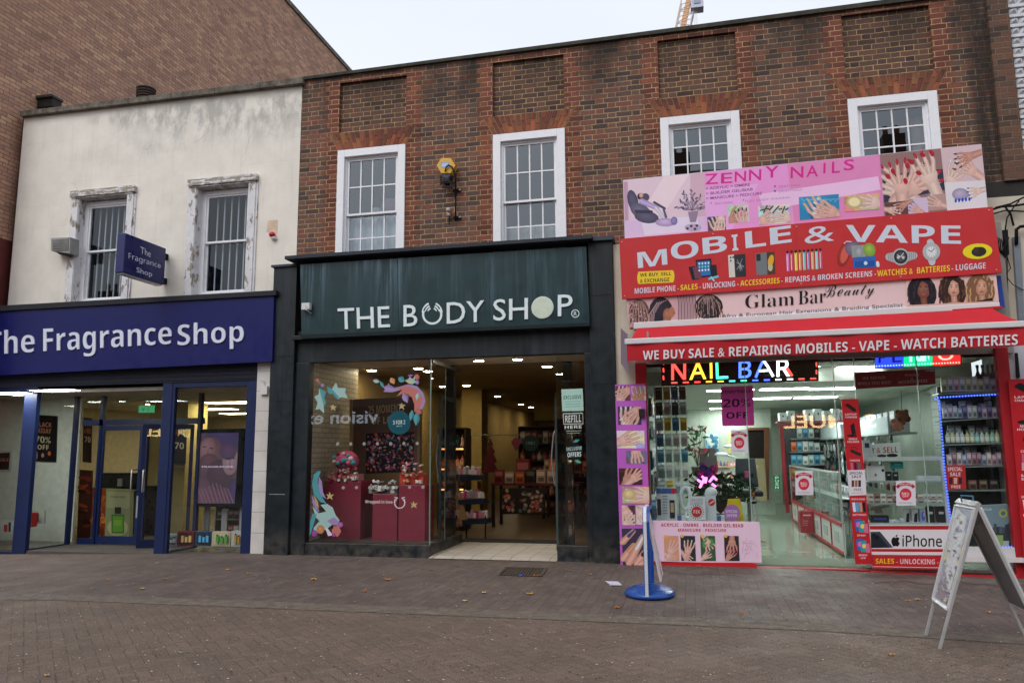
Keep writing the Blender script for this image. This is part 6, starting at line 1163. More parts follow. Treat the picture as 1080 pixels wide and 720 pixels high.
fill('carton', -4.1, -2.4, 16.6, .95, .5, .3, .2, ('#9a4a2c', '#b0623a', '#7a2c34'), 'tall gift bags on the red table', 'at the back of the dark red table', 'gift bag', .06, .2)
m = MB(mat='print'); m.pxq([(528, 515), (575, 514), (574, 541), (529, 542)], 15.6, .05, c('#241c1c'))
P = MB(Y=15.59)
for k in range(60): P.ell(530+random.random()*42, 517+random.random()*22, 2.2, 1.6, random.choice(('#8a3a3a', '#5a6a60', '#a08a7a', '#b05a4a', '#3a3030')), random.uniform(0, 180))
m.v += P.v; o_ = len(m.v)-len(P.v); m.f += [[i+o_ for i in f] for f in P.f]; m.c += P.c; m.m += P.m; m.build('patterned_bag', None, 'dark floral patterned box standing under the tables in the skincare shop', 'box')
m = MB(mat='print'); m.prism([at(x, y, 18) for x, y in ((517, 462), (520, 469), (518.5, 470), (522, 477), (520, 478), (524, 487), (521, 488), (526, 498), (508, 498), (512, 488), (509.5, 487), (514, 478), (512, 477), (515.5, 470), (514, 469))], (0, .03, 0), c('#5a1f2a')); m.build('tree_cutout', None, 'dark red Christmas tree cut-out hanging inside the skincare shop', 'decoration')
m = MB(mat='print'); m.prism([at(x, y, 18) for x, y in ((542, 462), (545, 461), (546.5, 463), (548.5, 461.5), (549, 466), (547, 471), (543.5, 475), (541, 470), (539, 466))], (0, .03, 0), c('#8a3a50')); m.build('mitten_cutout', None, 'pink mitten cut-out hanging inside the skincare shop', 'decoration')
for (px, py, r, Y, lb) in ((559.5, 467, 8.5, 15.5, 'dark round hanging disc reading 3 for 2 in the middle of the skincare shop'), (480, 465, 6.5, 14.6, 'dark teal hanging disc partly hidden by the left door post of the skincare shop')):
    t = thing('hanging_disc', at(px, py, Y), lb, 'sign'); m = MB(mat='print'); q = [(px+r*math.cos(R(a)), py+r*math.sin(R(a))) for a in range(0, 360, 15)]; m.pxq(q, Y, .02, c('#10282c')); m.build('disc', t); P = MB(Y=Y-.001); P.text('3 FOR 2', px-r*.55, py-1.5, px+r*.55, py-1.5, 3, '#7a8a8a', 'bold'); P.build('print', t)
m = MB(mat='metal'); a = at(497, 459, 16.5); b_ = at(556, 458, 16.5); m.tube([a, b_], .012, c('#8a8478')); m.tube([a, (a.x, a.y, .03)], .012, c('#8a8478')); m.build('garment_rail', None, 'thin metal rail above the tables in the skincare shop', 'rail')
t = shelfunit('wall_shelf', -1.75, -1.3, 14, 22, .05, 2.2, 5, c('#4c3a26'), 'long dark shelf along the right wall of the skincare shop')
for yy in range(14):
    for k in range(5): hx = random.choice(('#3a2c24', '#a0503c', '#8f8a80', '#5a6a50', '#c09070')); product('bottle', -1.72, 14.2+yy*.5, .08+k*.43, .16, .3, .1, c(hx), 'bottles on the right wall shelf of the skincare shop', 'bottle', 'bottle')['label'] = f'{cname(hx)} bottle, {NUM[yy]} along the {ORD[k]} tier of the dark wall shelf'
t = shelfunit('back_shelf', -4.35, -1.85, 19.6, 20.0, .05, 2.25, 5, c('#2b1f18'), 'wide dark stock shelf across the middle of the skincare shop')
for k in range(5): fill('bottle' if k % 2 else 'carton', -4.3, -1.9, 19.62, .075+k*.44, .3, .13, .12, ('#2c1c18', '#6a2c2c', '#8a4a34', '#3a3430', '#a07a60', '#5a2434', '#8a8478'), 'goods on the wide dark stock shelf', f'on the {ORD[k]} shelf of the wide dark unit', 'bottle' if k % 2 else 'carton', .02, .05)
t = shelfunit('wall_shelf', -5.1, -4.5, 15.3, 15.7, .05, 2.1, 5, c('#2a2018'), 'dark shelf with glowing orange strips behind the right edge of the skincare window')
for k in (2, 3, 4): m = MB(mat='signlit'); m.box(-5.05, -4.55, 15.28, 15.3, .05+k*.41-.03, .05+k*.41, (.55, .16, .05)); m.build('light_strip', t)
for k in range(5): fill('bottle', -5.05, -4.5, 15.42, .075+k*.41, .26, .09, .1, ('#2c1c18', '#a05038', '#7a4a3a', '#c08a70'), 'bottles on the shelf with orange strips', f'on the {ORD[k]} shelf with orange strips', 'bottle')
# ---------------- nail and phone shop contents
def led_text(P, t, x0, x1, y, h, cc, mat='led', sl=-.045): P.text(t, x0, y, x1, y+sl*(x1-x0), h, cc, 'sans', fat=.012, mat=mat)
ls = thing('led_sign', at(780, 405, 11.7), 'black LED sign spelling Nail Bar in coloured lights under the awning', 'led sign')
m = MB(mat='gloss'); m.pxq([(697, 372), (863, 365), (863.5, 401.5), (697.8, 406.5)], 11.62, .06, c('#0b0b0d')); m.build('housing', ls)
P = MB(Y=11.619)
O_, G_, B_, R_, WW = (1, .42, .03), (.05, .8, .35), (.06, .14, 1), (1, .05, .04), (.95, .97, 1)
led_text(P, 'N', 708, 723.5, 382.6, 18.2, R_); led_text(P, 'A', 727, 745, 382.4, 18, O_); P.ln([(749.8, 381.6), (750.2, 399)], 2.6, O_, 'led'); P.ln([(756, 381.2), (756.6, 398.6)], 2.7, G_, 'led'); P.ln([(755.4, 398.2), (768, 397.6)], 2.7, (.05, .75, .7), 'led')
led_text(P, 'B', 779, 792.5, 380.6, 18.2, B_); P.ln([(797, 398), (802.5, 385), (805, 380.6)], 2.7, B_, 'led'); P.ln([(805, 379.8), (809.5, 386), (815.5, 397)], 2.7, WW, 'led'); P.ln([(800.5, 391), (812, 390.4)], 2.3, WW, 'led'); led_text(P, 'R', 819, 833, 379, 18.2, WW); P.ln([(830, 388), (835.5, 396.3)], 2.7, R_, 'led')
for k in range(13):
    cc = (R_, R_, R_, O_, O_, (.05, .75, .7), G_, B_, B_, WW, WW, R_, R_)[k]; x = 708+k*12.2; P.ln([(x, 403.6-k*.37), (x+6.4, 403.4-k*.37)], 1.5, cc, 'led')
for y in (378, 386, 394): P.ln([(699.6, y+2), (699.9, y+6.5)], 1.3, R_, 'led'); P.ln([(861, y-4), (861.2, y+.5)], 1.3, R_, 'led')
P.build('lights', ls)
ls = thing('led_sign', at(967, 385, 11.7), 'small blue green and red LED sign half hidden by the awning', 'led sign')
m = MB(mat='gloss'); m.pxq([(922, 362), (1013.5, 358), (1013.8, 384.5), (923, 388.7)], 11.62, .05, c('#0b0b0d')); m.build('housing', ls)
P = MB(Y=11.619)
for x0, x1, cc in ((923, 952.5, (.01, .03, .5)), (953, 983.5, (.0, .3, .12)), (984, 1013, (.5, .01, .01))): P.q(x0, 364, x1, 388.2-(x0-923)*.045, cc, -.045, 0, 'led')
for ch, x0, x1, cc, ck in (('P', 926.5, 936.5, (.0, .0, .06), 0), ('E', 941, 951, (.0, .0, .06), 0), ('M', 959, 980, (.25, 1, .6), 0), ('O', 989, 1006, (1, .25, .2), 0)): led_text(P, ch, x0, x1, 370-(x0-923)*.045, 13, cc)
for k in range(30): P.ell(924.5+k*3, 386-k*.135, .8, .7, ((.25, .4, 1), (.4, 1, .7), (1, .4, .3))[min(2, k//10)], mat='led')
P.build('lights', ls)
wr = thing('window_sign', at(945, 405, 11.6), 'dark red hanging sign reading We Repair While You Wait, Phone and Accessories', 'sign')
m = MB(mat='print'); m.pxq([(901, 392.5), (986, 389), (986.7, 405), (901.8, 410.3)], 11.66, .02, c('#7d1822')); m.pxq([(943.6, 390.8), (944.2, 390.8), (944.4, 407.6), (943.8, 407.6)], 11.655, .01, c('#4a1016')); m.build('board', wr)
P = MB(Y=11.654); T_ = '#b08088'
P.text('WE REPAIR', 909.5, 397.2, 934, 396.2, 3.2, T_, 'bold'); P.text('WHILE YOU WAIT', 904.5, 402.6, 940, 401.2, 3.4, T_, 'bold'); P.text('PHONE', 954.5, 394.3, 969.5, 393.7, 2.7, T_, 'bold'); P.text('&', 961, 398, 963, 398, 2.2, T_, 'bold'); P.text('ACCESSORIES', 947.5, 401.4, 978, 399.9, 3, T_, 'bold'); P.build('print', wr)
def offer(P):
    P.poly([(761.5, 408), (793, 406.8), (794.2, 408), (795.5, 447), (793, 448.5), (763.5, 449), (761.8, 447.5), (760, 410)], '#c23a90'); T_ = '#1c0a18'
    P.text('ZENNYNAILS', 761.5, 411.5, 791.5, 410.2, 3.6, T_, 'bold'); P.text('20%', 762.5, 421, 791.5, 419.8, 8.6, T_, 'bold'); P.text('OFF', 766, 434.6, 789, 434, 6.8, T_, 'bold')
poster('offer_poster', [(760.3, 407.8), (794, 406.6), (795.4, 448.4), (762, 449)], 11.535, '#8f2568', 'magenta poster reading Zennynails 20% off hanging in the nail bar window', 'poster', offer, .004)
def half(x, y, w_, h_, inner=2):
    def f(P):
        X = lambda u: x+u*w_; Y_ = lambda v: y+v*h_
        P.ln([(X(.06), Y_(.27)), (X(.2), Y_(.16)), (X(.5), Y_(.12)), (X(.8), Y_(.16)), (X(.94), Y_(.27))], h_*.13, '#a3202c'); P.text('WOW OFFER', X(.15), Y_(.10), X(.85), Y_(.10), h_*.07, '#d8c8cc', 'bold')
        P.ell(X(.5), Y_(.55), w_*.31, h_*.25, '#b3202c'); P.ell(X(.5), Y_(.55), w_*.27, h_*.215, '#c43040'); P.text('50%', X(.3), Y_(.47), X(.7), Y_(.47), h_*.1, '#dccfd2', 'bold'); P.text('OFF', X(.34), Y_(.585), X(.66), Y_(.585), h_*.08, '#dccfd2', 'bold'); P.text('ACCESSORIES', X(.15), Y_(.88), X(.85), Y_(.88), h_*.05, '#6a6470', 'reg')
    return f
for (x, y, w_, h_, sl, lb) in ((770.8, 453.5, 17.5, 24, .0, 'white half price leaflet on the glass under the magenta poster'), (838.5, 496.5, 18.5, 25, .0, 'white half price leaflet on the glass door'), (944.8, 507, 20.5, 25.5, .0, 'white half price leaflet in front of the phone shelves')):
    poster('leaflet', [(x, y), (x+w_, y-.5), (x+w_+.8, y+h_), (x+.6, y+h_+.4)], 11.49 if x < 900 else 11.485, '#cfc9d2', lb, 'leaflet', half(x, y, w_, h_), .003)
def crack(P):
    P.text('CRACKED', 728, 525.5, 741.5, 525.5, 3, '#6a6a80', 'reg'); P.text('SCREEN?', 728, 529.2, 741.5, 529.2, 3, '#6a6a80', 'reg')
    for a in range(0, 360, 20): P.ln([(734.8+6.3*math.cos(R(a)), 539.5+6.3*math.sin(R(a))), (734.8+7.8*math.cos(R(a)), 539.5+7.8*math.sin(R(a)))], .7, '#3a2a38')
    P.ell(734.8, 539.5, 5.6, 5.8, '#b82a30'); P.text('FIX', 731.5, 537.6, 738.2, 537.6, 3.4, '#d8cccf', 'bold')
poster('leaflet', [(725.8, 523), (743.7, 523), (744, 548), (726.5, 548)], 11.75, '#c9c9d2', 'white cracked screen leaflet with a red burst among the boxes in the window', 'leaflet', crack, .003)
poster('offer_sticker', [(772+8.6*math.cos(R(a)), 540.6+9*math.sin(R(a))) for a in range(0, 360, 20)], 11.72, '#a06aa8', 'round purple sticker reading Special Offer on the yellow sign', 'sticker', lambda P: (P.text('SPECIAL', 765.5, 537.4, 778, 537.4, 3, '#d8c8dc', 'bold'), P.text('OFFER', 766.5, 541.8, 777.5, 541.8, 3, '#d8c8dc', 'bold')), .004)
poster('push_sticker', [(815.3, 501), (822.8, 501), (823.3, 516), (816, 516)], 11.495, '#1f7d4a', 'green push sticker on the glass door', 'sticker', lambda P: [P.text(ch, 817.5, 502.2+k*3.4, 821.3, 502.2+k*3.4, 2.7, '#cfe0d4', 'bold') for k, ch in enumerate('PUSH')], .003)
def sps(P):
    P.text('SPECIAL', 999.5, 492.5, 1015, 492.3, 4, '#d8bcc0', 'bold'); P.text('SALE', 1002, 497.8, 1013, 497.8, 4, '#d8bcc0', 'bold')
    for k in range(3): P.q(1001+k*5, 503.5, 1004.5+k*5, 510, ('#3a2020', '#c09a8a', '#2a2028')[k])
    P.text('FREE', 1003.5, 511.5, 1013, 511.5, 3, '#d8bcc0', 'bold')
poster('sale_poster', [(997.6, 490.5), (1018, 490), (1019.3, 515.5), (999, 516)], 11.49, '#9a2a2c', 'red special sale leaflet in the vape window between the blue lights', 'poster', sps, .003)
# yellow wet floor sign
ws = thing('wet_floor_sign', at(775, 550, 11.9), 'yellow folding floor sign behind the purple sticker', 'floor sign')
m = MB(mat='print'); m.pxq([(768, 526), (780, 525.5), (785.5, 552), (763, 552)], 11.85, .02, c('#c2a81e')); m.build('front_leaf', ws); m = MB(mat='print'); m.prism([at(768.5, 526, 11.87), at(780.5, 525.5, 11.87), at(785, 549, 12.15), at(764, 549, 12.15)], (0, .015, 0), c('#a8901a')); m.build('rear_leaf', ws)
# window bed with boxes, lamp, plant
m = MB(mat='matte'); m.box(-.58, .8, 11.56, 12.1, .03, .48, c('#a7aaa8')); m.build('window_bed', bb)
t = thing('nail_lamp_box', at(700, 548, 11.8), 'blue and white boxed electronic device beside the left window post', 'box'); m = MB(mat='print'); m.pxb(692, 514, 714, 549, 11.75, .15, c('#b9bfc9')); m.pxb(692.2, 514.5, 713.8, 520, 11.744, .01, c('#3c5a94')); m.pxb(693, 526, 697.5, 543, 11.744, .01, c('#2a2d33')); m.pxb(706, 527, 712, 546, 11.74, .02, c('#23252b')); m.pxb(707, 530, 711, 540, 11.735, .01, c('#a8937a')); m.build('carton', t)
P = MB(Y=11.743); P.ell(710.5, 517.5, 2.8, 2.8, '#b82a30'); [P.ln([(699, 523+k*3), (704, 523+k*3)], .7, '#6a7280') for k in range(7)]; P.build('print', t)
t = thing('ring_lamp', at(723, 547, 11.9), 'white oval ring lamp on the window bed', 'lamp'); q = [at(723+5.2*math.cos(R(a)), 525+11.5*math.sin(R(a)), 11.95) for a in range(0, 361, 20)]; m = MB(mat='gloss'); m.tube(q, .028, c('#c5cbd2')); m.build('ring', t, smooth=True); m = MB(mat='gloss'); p = at(723, 547, 11.95); m.lathe(p.x, p.y, [(.1, p.z), (.1, p.z+.03), (.02, p.z+.05), (.02, p.z+.16)], c('#c5cbd2')); m.build('stand', t)
t = thing('carton', at(750, 547, 11.95), 'white appliance carton with a red dot behind the leaflet', 'box'); m = MB(mat='print'); m.pxb(744, 523, 756, 549, 11.85, .2, c('#bcc2cb')); m.build('body', t); P = MB(Y=11.849); P.ell(750.5, 529.5, 3.6, 3.8, '#b82a30'); P.ln([(748, 531), (753, 528)], 1, '#d8d0d4'); P.build('print', t)
m = MB(mat='gloss'); m.ball(at(750, 519, 11.95), (.09, .08, .08), c('#c5cbd2')); m.ball(at(746.5, 521.5, 11.95), (.05, .05, .06), c('#c5cbd2')); m.build('white_appliance', None, 'rounded white appliance on top of the white carton in the nail window', 'appliance', smooth=True)
for k, (x, cc) in enumerate(((714.5, '#4a5a9a'), (719, '#c3c8cf'), (756.5, '#3c5a94'), (760.5, '#b9bfc9'))): m = MB(mat='print'); m.pxb(x, 543.5, x+4.2, 550, 11.8, .12, c(cc)); m.build('small_carton', None, ('small blue carton right of the boxed device', 'small white carton right of the small blue carton', 'small blue carton left of the yellow floor sign', 'small white carton touching the yellow floor sign')[k], 'carton')
def plant(name, base, h_, spread, n, cc, label, flower=None):
    t = thing(name, base, label, 'plant'); st_ = MB(mat='matte'); fo = MB(mat='cloth')
    for k in range(n):
        a = random.uniform(0, 6.28); r = spread*random.random()**.6; z = h_*random.uniform(.25, 1); tip = Vector(base)+Vector((math.cos(a)*r, math.sin(a)*r*.5, z))
        if k % 4 == 0: st_.tube([Vector(base), Vector(base)*.5+tip*.5+Vector((0, 0, .05)), tip], .006, c('#4a4030'), n=4)
        d = Vector((random.uniform(-1, 1), random.uniform(-1, 1), random.uniform(-.6, .8))).normalized()*.07; s_ = d.cross(Vector((random.uniform(-1, 1), 1, random.uniform(-1, 1)))).normalized()*.025
        fo.add([tip-d, tip+s_, tip+d, tip-s_], [(0, 1, 2, 3)], jit(c(flower if flower and random.random() < .3 else cc), .4))
    st_.build('stem', t); fo.build('foliage', t, recalc=False)
    m = MB(mat='gloss'); m.lathe(base[0], base[1], [(.09, base[2]-.16), (.12, base[2])], c('#5a5048')); m.build('pot', t)
plant('potted_plant', at(760, 541, 13.0), .62, .55, 420, '#24402a', 'dark leafy plant in the middle of the nail bar behind the pink light')
plant('orchid', at(736, 492, 14.5), .75, .25, 60, '#37583a', 'tall orchid with dark red flowers in front of the framed blue picture', '#7a2038')
m = MB(mat='signlit')
for (x, y, x2, y2) in ((738, 514, 743, 504), (743, 504, 740, 502), (745, 503, 744, 509), (748, 508, 753, 502), (752, 502, 756, 506), (751, 510, 755, 513), (739, 508, 735.5, 505.5)): m.tube([at(x, y, 12.4), at(x2, y2, 12.4)], .018, (1, .12, .55), n=6)
m.build('neon_light', None, 'pink neon scribble light hanging in the nail bar window', 'neon light')
m = MB(mat='cloth')
for k in range(22): m.ball(at(random.uniform(737, 755), random.uniform(489, 503), 12.5), random.uniform(.03, .06), c(random.choice(('#6a2048', '#30204a', '#8a3060', '#3a2a60', '#7a2838'))), n=8, m=5, lump=.2)
m.build('dark_flowers', None, 'bunch of dark purple and red flowers above the pink neon light', 'flowers')
t = thing('television', at(712, 430, 12.6), 'black television hanging at an angle behind the left of the nail bar sign', 'television'); m = MB(mat='gloss'); m.prism([at(704, 407, 12.4), at(721, 409, 12.9), at(718.5, 437, 12.9), at(703, 432.5, 12.4)], (.02, .05, 0), c('#17191d')); m.build('screen', t); m = MB(mat='metal'); a = at(713, 409, 12.7); m.tube([a, (a.x, a.y, 2.66)], .015, c('#55585c')); m.build('bracket', t)
for (q, Y, bgc, lb, cs) in (([(743.5, 456), (759, 455.5), (759, 477.5), (743.5, 477)], 20.5, '#9fb4b8', 'framed blue abstract picture on the back wall of the nail bar', ('#4a8aa0', '#7ab0c0', '#c9d4d4', '#3a6a8a')), ([(766.5, 455.5), (771.5, 455.5), (771.5, 478), (766.5, 478)], 20.5, '#c0c09a', 'narrow yellow picture on the back wall right of the blue one', ('#d0c060', '#b0b890'))):
    def ab(P, q=q, cs=cs):
        P.clip = [(q[0][0]+1, q[0][1]+1), (q[1][0]-1, q[1][1]+1), (q[2][0]-1, q[2][1]-1), (q[3][0]+1, q[3][1]-1)]; P.poly(P.clip, '#c3ccc8')
        for k in range(16): P.ell(random.uniform(q[0][0], q[1][0]), random.uniform(q[0][1]+4, q[2][1]), 3, 2, random.choice(cs), random.uniform(0, 180))
    poster('picture', q, Y, bgc, lb, 'picture', ab, .03)
m = MB(mat='matte'); m.box(-.9, 2.0, 20.55, 20.7, .02, 2.66, c('#b3bbb0')); m.build('partition_wall', bb)
t = thing('inner_door', at(795, 520, 20.5), 'open brown wooden doorway at the back of the nail bar', 'door'); m = MB(mat='matte'); m.pxq([(789, 453), (807, 453), (807, 525), (790, 525)], 20.5, .03, c('#1c1512')); m.build('opening', t); m = MB(mat='paint'); m.pxq([(806, 453), (811, 452.5), (811, 527), (806, 526)], 20.45, .08, c('#6b3f22')); m.pxq([(788, 451), (811, 450.5), (811, 453), (788, 453.5)], 20.45, .08, c('#6b3f22')); m.build('frame', t)
m = MB(mat='paint'); m.pxb(798, 483.5, 809, 528, 19.6, .4, c('#9c8c6a')); m.build('tall_cabinet', None, 'pale wooden cabinet in front of the brown doorway', 'cabinet')
# nail tables and chairs
for k, (px, py, Y) in enumerate(((768, 503, 15.0), (775, 491, 17.5))):
    p = at(px, py, Y); t = thing('nail_table', (p.x, Y, .02), ('nearer', 'farther')[k]+' nail table with a lamp and bottles inside the nail bar', 'table'); m = MB(mat='paint'); m.box(p.x-.5, p.x+.5, Y, Y+.45, p.z-.04, p.z, c('#a08a6a')); m.build('table_top', t)
    m = MB(mat='paint'); m.box(p.x-.45, p.x-.1, Y+.05, Y+.4, .02, p.z-.04, c('#b0aca4')); m.build('drawer_unit', t); m = MB(mat='metal'); m.tube([(p.x+.42, Y+.2, .02), (p.x+.42, Y+.2, p.z-.04)], .02, c('#8a8a8a')); m.build('leg', t)
    m = MB(mat='gloss'); m.tube([(p.x+.2, Y+.2, p.z), (p.x+.2, Y+.2, p.z+.35), (p.x-.05, Y+.1, p.z+.42)], .015, c('#b9bfc0')); m.ball((p.x-.1, Y+.08, p.z+.42), (.13, .05, .04), c('#c9cfd0')); m.build('desk_lamp', None, ('white', 'second white')[k]+' desk lamp on the '+('nearer', 'farther')[k]+' nail table', 'lamp', smooth=True)
    fill('bottle', p.x-.45, p.x+.1, Y+.1, p.z, .1, .05, .05, ('#a82a48', '#c9c0c4', '#d08a9a', '#4a3a6a', '#c04a3a'), 'bottles on the nail tables', 'on the '+('nearer', 'farther')[k]+' nail table', 'bottle', .02, .1)
def chair(px, py, Y, cc, lb):
    p = at(px, py, Y); t = thing('salon_chair', (p.x, Y, .02), lb, 'chair'); m = MB(mat='cloth'); m.box(p.x-.24, p.x+.24, Y-.22, Y+.22, p.z-.09, p.z, c(cc)); m.build('seat', t, bevel=.03)
    m = MB(mat='cloth'); m.prism([(p.x-.2, Y+.22, p.z+.05), (p.x+.2, Y+.22, p.z+.05), (p.x+.17, Y+.3, p.z+.55), (p.x-.17, Y+.3, p.z+.55)], (0, .06, 0), c(cc)); m.build('backrest', t, bevel=.02)
    m = MB(mat='metal'); m.tube([(p.x, Y, .1), (p.x, Y, p.z-.09)], .03, c('#777a7d')); m.build('column', t); m = MB(mat='gloss')
    for a in range(0, 360, 72): m.tube([(p.x, Y, .1), (p.x+.26*math.cos(R(a)), Y+.26*math.sin(R(a)), .05)], .018, c('#1c1d20'), n=6)
    m.build('star_base', t)
chair(789, 517, 14.2, '#23252a', 'black swivel chair behind the yellow floor sign'); chair(748, 500, 17.0, '#3a3436', 'dark swivel chair left of the nail tables')
m = MB(mat='print'); m.pxb(791.5, 517, 796, 524, 13.9, .02, c('#c8641e')); m.build('orange_tag', None, 'small orange bag hanging on the black swivel chair', 'bag'); m = MB(mat='print'); m.pxb(785, 496.5, 790, 503, 13.9, .02, c('#c86a92')); m.build('pink_cloth', None, 'pink cloth hanging over the black swivel chair', 'cloth')
# left wall of hanging goods
t = shelfunit('wall_rack', -.9, -.62, 12.3, 18.5, .02, 2.5, 6, c('#8f9a98'), 'long wall rack of phone accessories on the left wall of the nail bar', back=False)
PAL = ('#b9c4c4', '#3a6a8a', '#c9ccc8', '#7a3a44', '#23282c', '#a8b8b4', '#8fa4a0', '#4a8aa4', '#c0a030', '#b8b0b0')
for k in range(6):
    for j in range(15): hx = random.choice(PAL); o = product('packet', -.6, 12.4+j*.38, .12+k*.41, .16, .3, .02, c(hx), 'packets on the left wall rack', 'packet', 'packet'); o.location += Vector((0, random.uniform(-.06, .06), random.uniform(-.05, .05))); o['label'] = f'{cname(hx)} packet, {NUM[j]} along row {ORD[k]} of the left wall rack'; o.rotation_euler.z = math.pi/2+random.uniform(-.5, .3)
for k, (px, py) in enumerate(((690, 545), (694, 470))): pass
t = thing('display_rack', at(692, 540, 12.2), 'slim rack of hanging packets just behind the left red post', 'rack'); m = MB(mat='metal'); a = at(690, 400, 12.15); b_ = at(712, 400, 12.3)
m.tube([(a.x, a.y, .48), (a.x, a.y, 2.6)], .012, c('#9aa0a0')); m.tube([(b_.x, b_.y, .48), (b_.x, b_.y, 2.6)], .012, c('#9aa0a0')); m.build('upright', t)
for k in range(7):
    for j in range(4): hx = random.choice(PAL); product('packet', a.x+.06+j*.12, 12.2, .95+k*.24, .1, .2, .02, c(hx), 'packets on the slim rack', 'packet', 'packet')['label'] = f'{cname(hx)} packet, {ORD[j]} across in the {ORD[k]} row of the slim rack'
# right side: tall glass cabinets receding, counter with red and white front, high shelf of boxes
t = thing('glass_counter', (2.5, 12.6, .02), 'long glass counter with red and white front running into the phone shop', 'counter'); m = MB(mat='print')
m.box(2.16, 2.2, 12.6, 18.6, .06, .5, c('#c2c4c4')); m.build('front_panel', t); m = MB(mat='print'); m.box(2.145, 2.16, 12.6, 18.6, .46, .52, c('#a3202a')); m.box(2.145, 2.16, 12.6, 18.6, .05, .1, c('#a3202a'));
for k in range(6): m.box(2.143, 2.16, 13.5+k, 13.54+k, .1, .46, c('#a3202a')); m.box(2.15, 2.16, 12.9+k, 13.25+k, .2, .36, c('#a8aaac'))
m.build('red_edging', t); m = MB(mat='metal'); 
for y in (12.6, 14.6, 16.6, 18.6): m.box(2.16, 2.185, y-.012, y+.012, .5, 1.25, c('#a9b0b0'))
m.box(2.15, 2.19, 12.6, 18.6, 1.24, 1.27, c('#a9b0b0')); m.box(2.18, 2.6, 12.6, 18.6, .86, .87, c('#a9b0b0')); m.build('frame', t)
sheetglass('glass_front', t, [(2.165, 12.6, .5), (2.165, 18.6, .5), (2.165, 18.6, 1.24), (2.165, 12.6, 1.24)], 'greenglass')
for lv, z in ((0, .52), (1, .88)):
    for j in range(24): hx = random.choice(('#c2c6c8', '#b9bfc0', '#23262a', '#8a9aa0', '#b04a4a', '#6a8a9a')); o = product('carton', 2.35, 12.75+j*.245, z, .16, .14, .12, c(hx), 'cartons in the long glass counter', 'carton', 'carton'); o['label'] = f'{cname(hx)} carton, {NUM[j]} along the {("lower", "upper")[lv]} tier of the glass counter'; o.rotation_euler.z = -math.pi/2
t = thing('red_crate', at(850, 560, 15.5), 'dark red box with white writing standing on the shop floor by the counter', 'box'); m = MB(mat='print'); m.pxb(843.5, 539, 859, 562, 15.3, .35, c('#8a2630')); m.build('box', t)
P = MB(Y=15.299); P.text('WILDFIRE', 847, 542, 855.5, 542, 1.8, '#c9a8ac', 'bold') if False else None; P.ln([(847, 543), (855.5, 543)], 1.4, '#c9a8ac'); [P.ln([(846.5, 549+k*2.2), (852, 549+k*2.2)], .5, '#b08088') for k in range(3)]; P.build('print', t)
t = shelfunit('glass_cabinet', 2.75, 4.1, 20.5, 21, .02, 2.4, 5, c('#7f8c8a'), 'tall cabinet of goods across the back of the phone shop')
for k in range(5): fill('carton', 2.8, 4.05, 20.52, .04+k*.476, .34, .16, .2, PAL, 'cartons in the cabinet at the back', f'on the {ORD[k]} shelf of the back cabinet', 'carton', .02)
t = thing('partition_cabinet', (1.9, 17, .02), 'dark cabinet with a red frame at the end of the nail bar aisle', 'cabinet'); m = MB(mat='gloss'); m.pxq([(826, 451), (872, 450), (872, 530), (828, 532)], 19.0, .4, c('#2c3436')); m.build('body', t)
m = MB(mat='print'); m.pxq([(822, 450), (826, 450), (833, 540), (829, 541)], 18.9, .05, c('#8a2028')); m.pxq([(822, 447), (875, 446), (875, 450), (822, 450.5)], 18.9, .05, c('#8a2028')); m.build('red_frame', t)
for k in range(5):
    m = MB(mat='paint'); m.pxq([(834, 462+k*14), (872, 461+k*14), (872, 462.6+k*14), (834, 463.6+k*14)], 18.8, .2, c('#6a7274')); m.build('shelf', t)
    p0 = at(835, 461.5+k*14, 18.85); p1 = at(871, 461.5+k*14, 18.85); fill('carton', p0.x, p1.x, 18.85, p0.z, .22, .11, .1, PAL+('#c05a2a', '#3a7a9a'), 'goods on the partition cabinet', f'on the {ORD[k]} shelf of the red framed cabinet', 'carton', .015, .12)
t = thing('high_shelf', (1.8, 16, 2.0), 'high shelf of white storage boxes below the ceiling lights', 'shelf'); m = MB(mat='paint'); a = at(820, 444, 16); b_ = at(893, 441, 16); m.box(a.x, b_.x, 16, 16.4, a.z-.03, a.z, c('#8a4048')); m.build('board', t)
for k, (px, w_, h_, cc) in enumerate(((822, 8, 9, '#b9c0be'), (831, 8, 11, '#9aa4a4'), (840, 8, 8, '#7a2a30'), (849, 9, 12, '#c2c6c4'), (859, 8, 13, '#bcc2c0'), (869, 8, 11, '#a9b0ae'), (878, 8, 13, '#c0c5c3'), (887, 7, 12, '#b4bab8'))):
    m = MB(mat='print'); m.pxb(px, 444-h_, px+w_, 443.6, 16.05, .3, c(cc)); m.pxb(px+w_*.4, 444-h_*.7, px+w_*.6, 444-h_*.5, 16.045, .01, c('#3a3e40')); m.build('storage_box', None, f'{ORD[k]} storage box from the left on the high shelf in the phone shop', 'storage box', 'storage boxes on the high shelf')
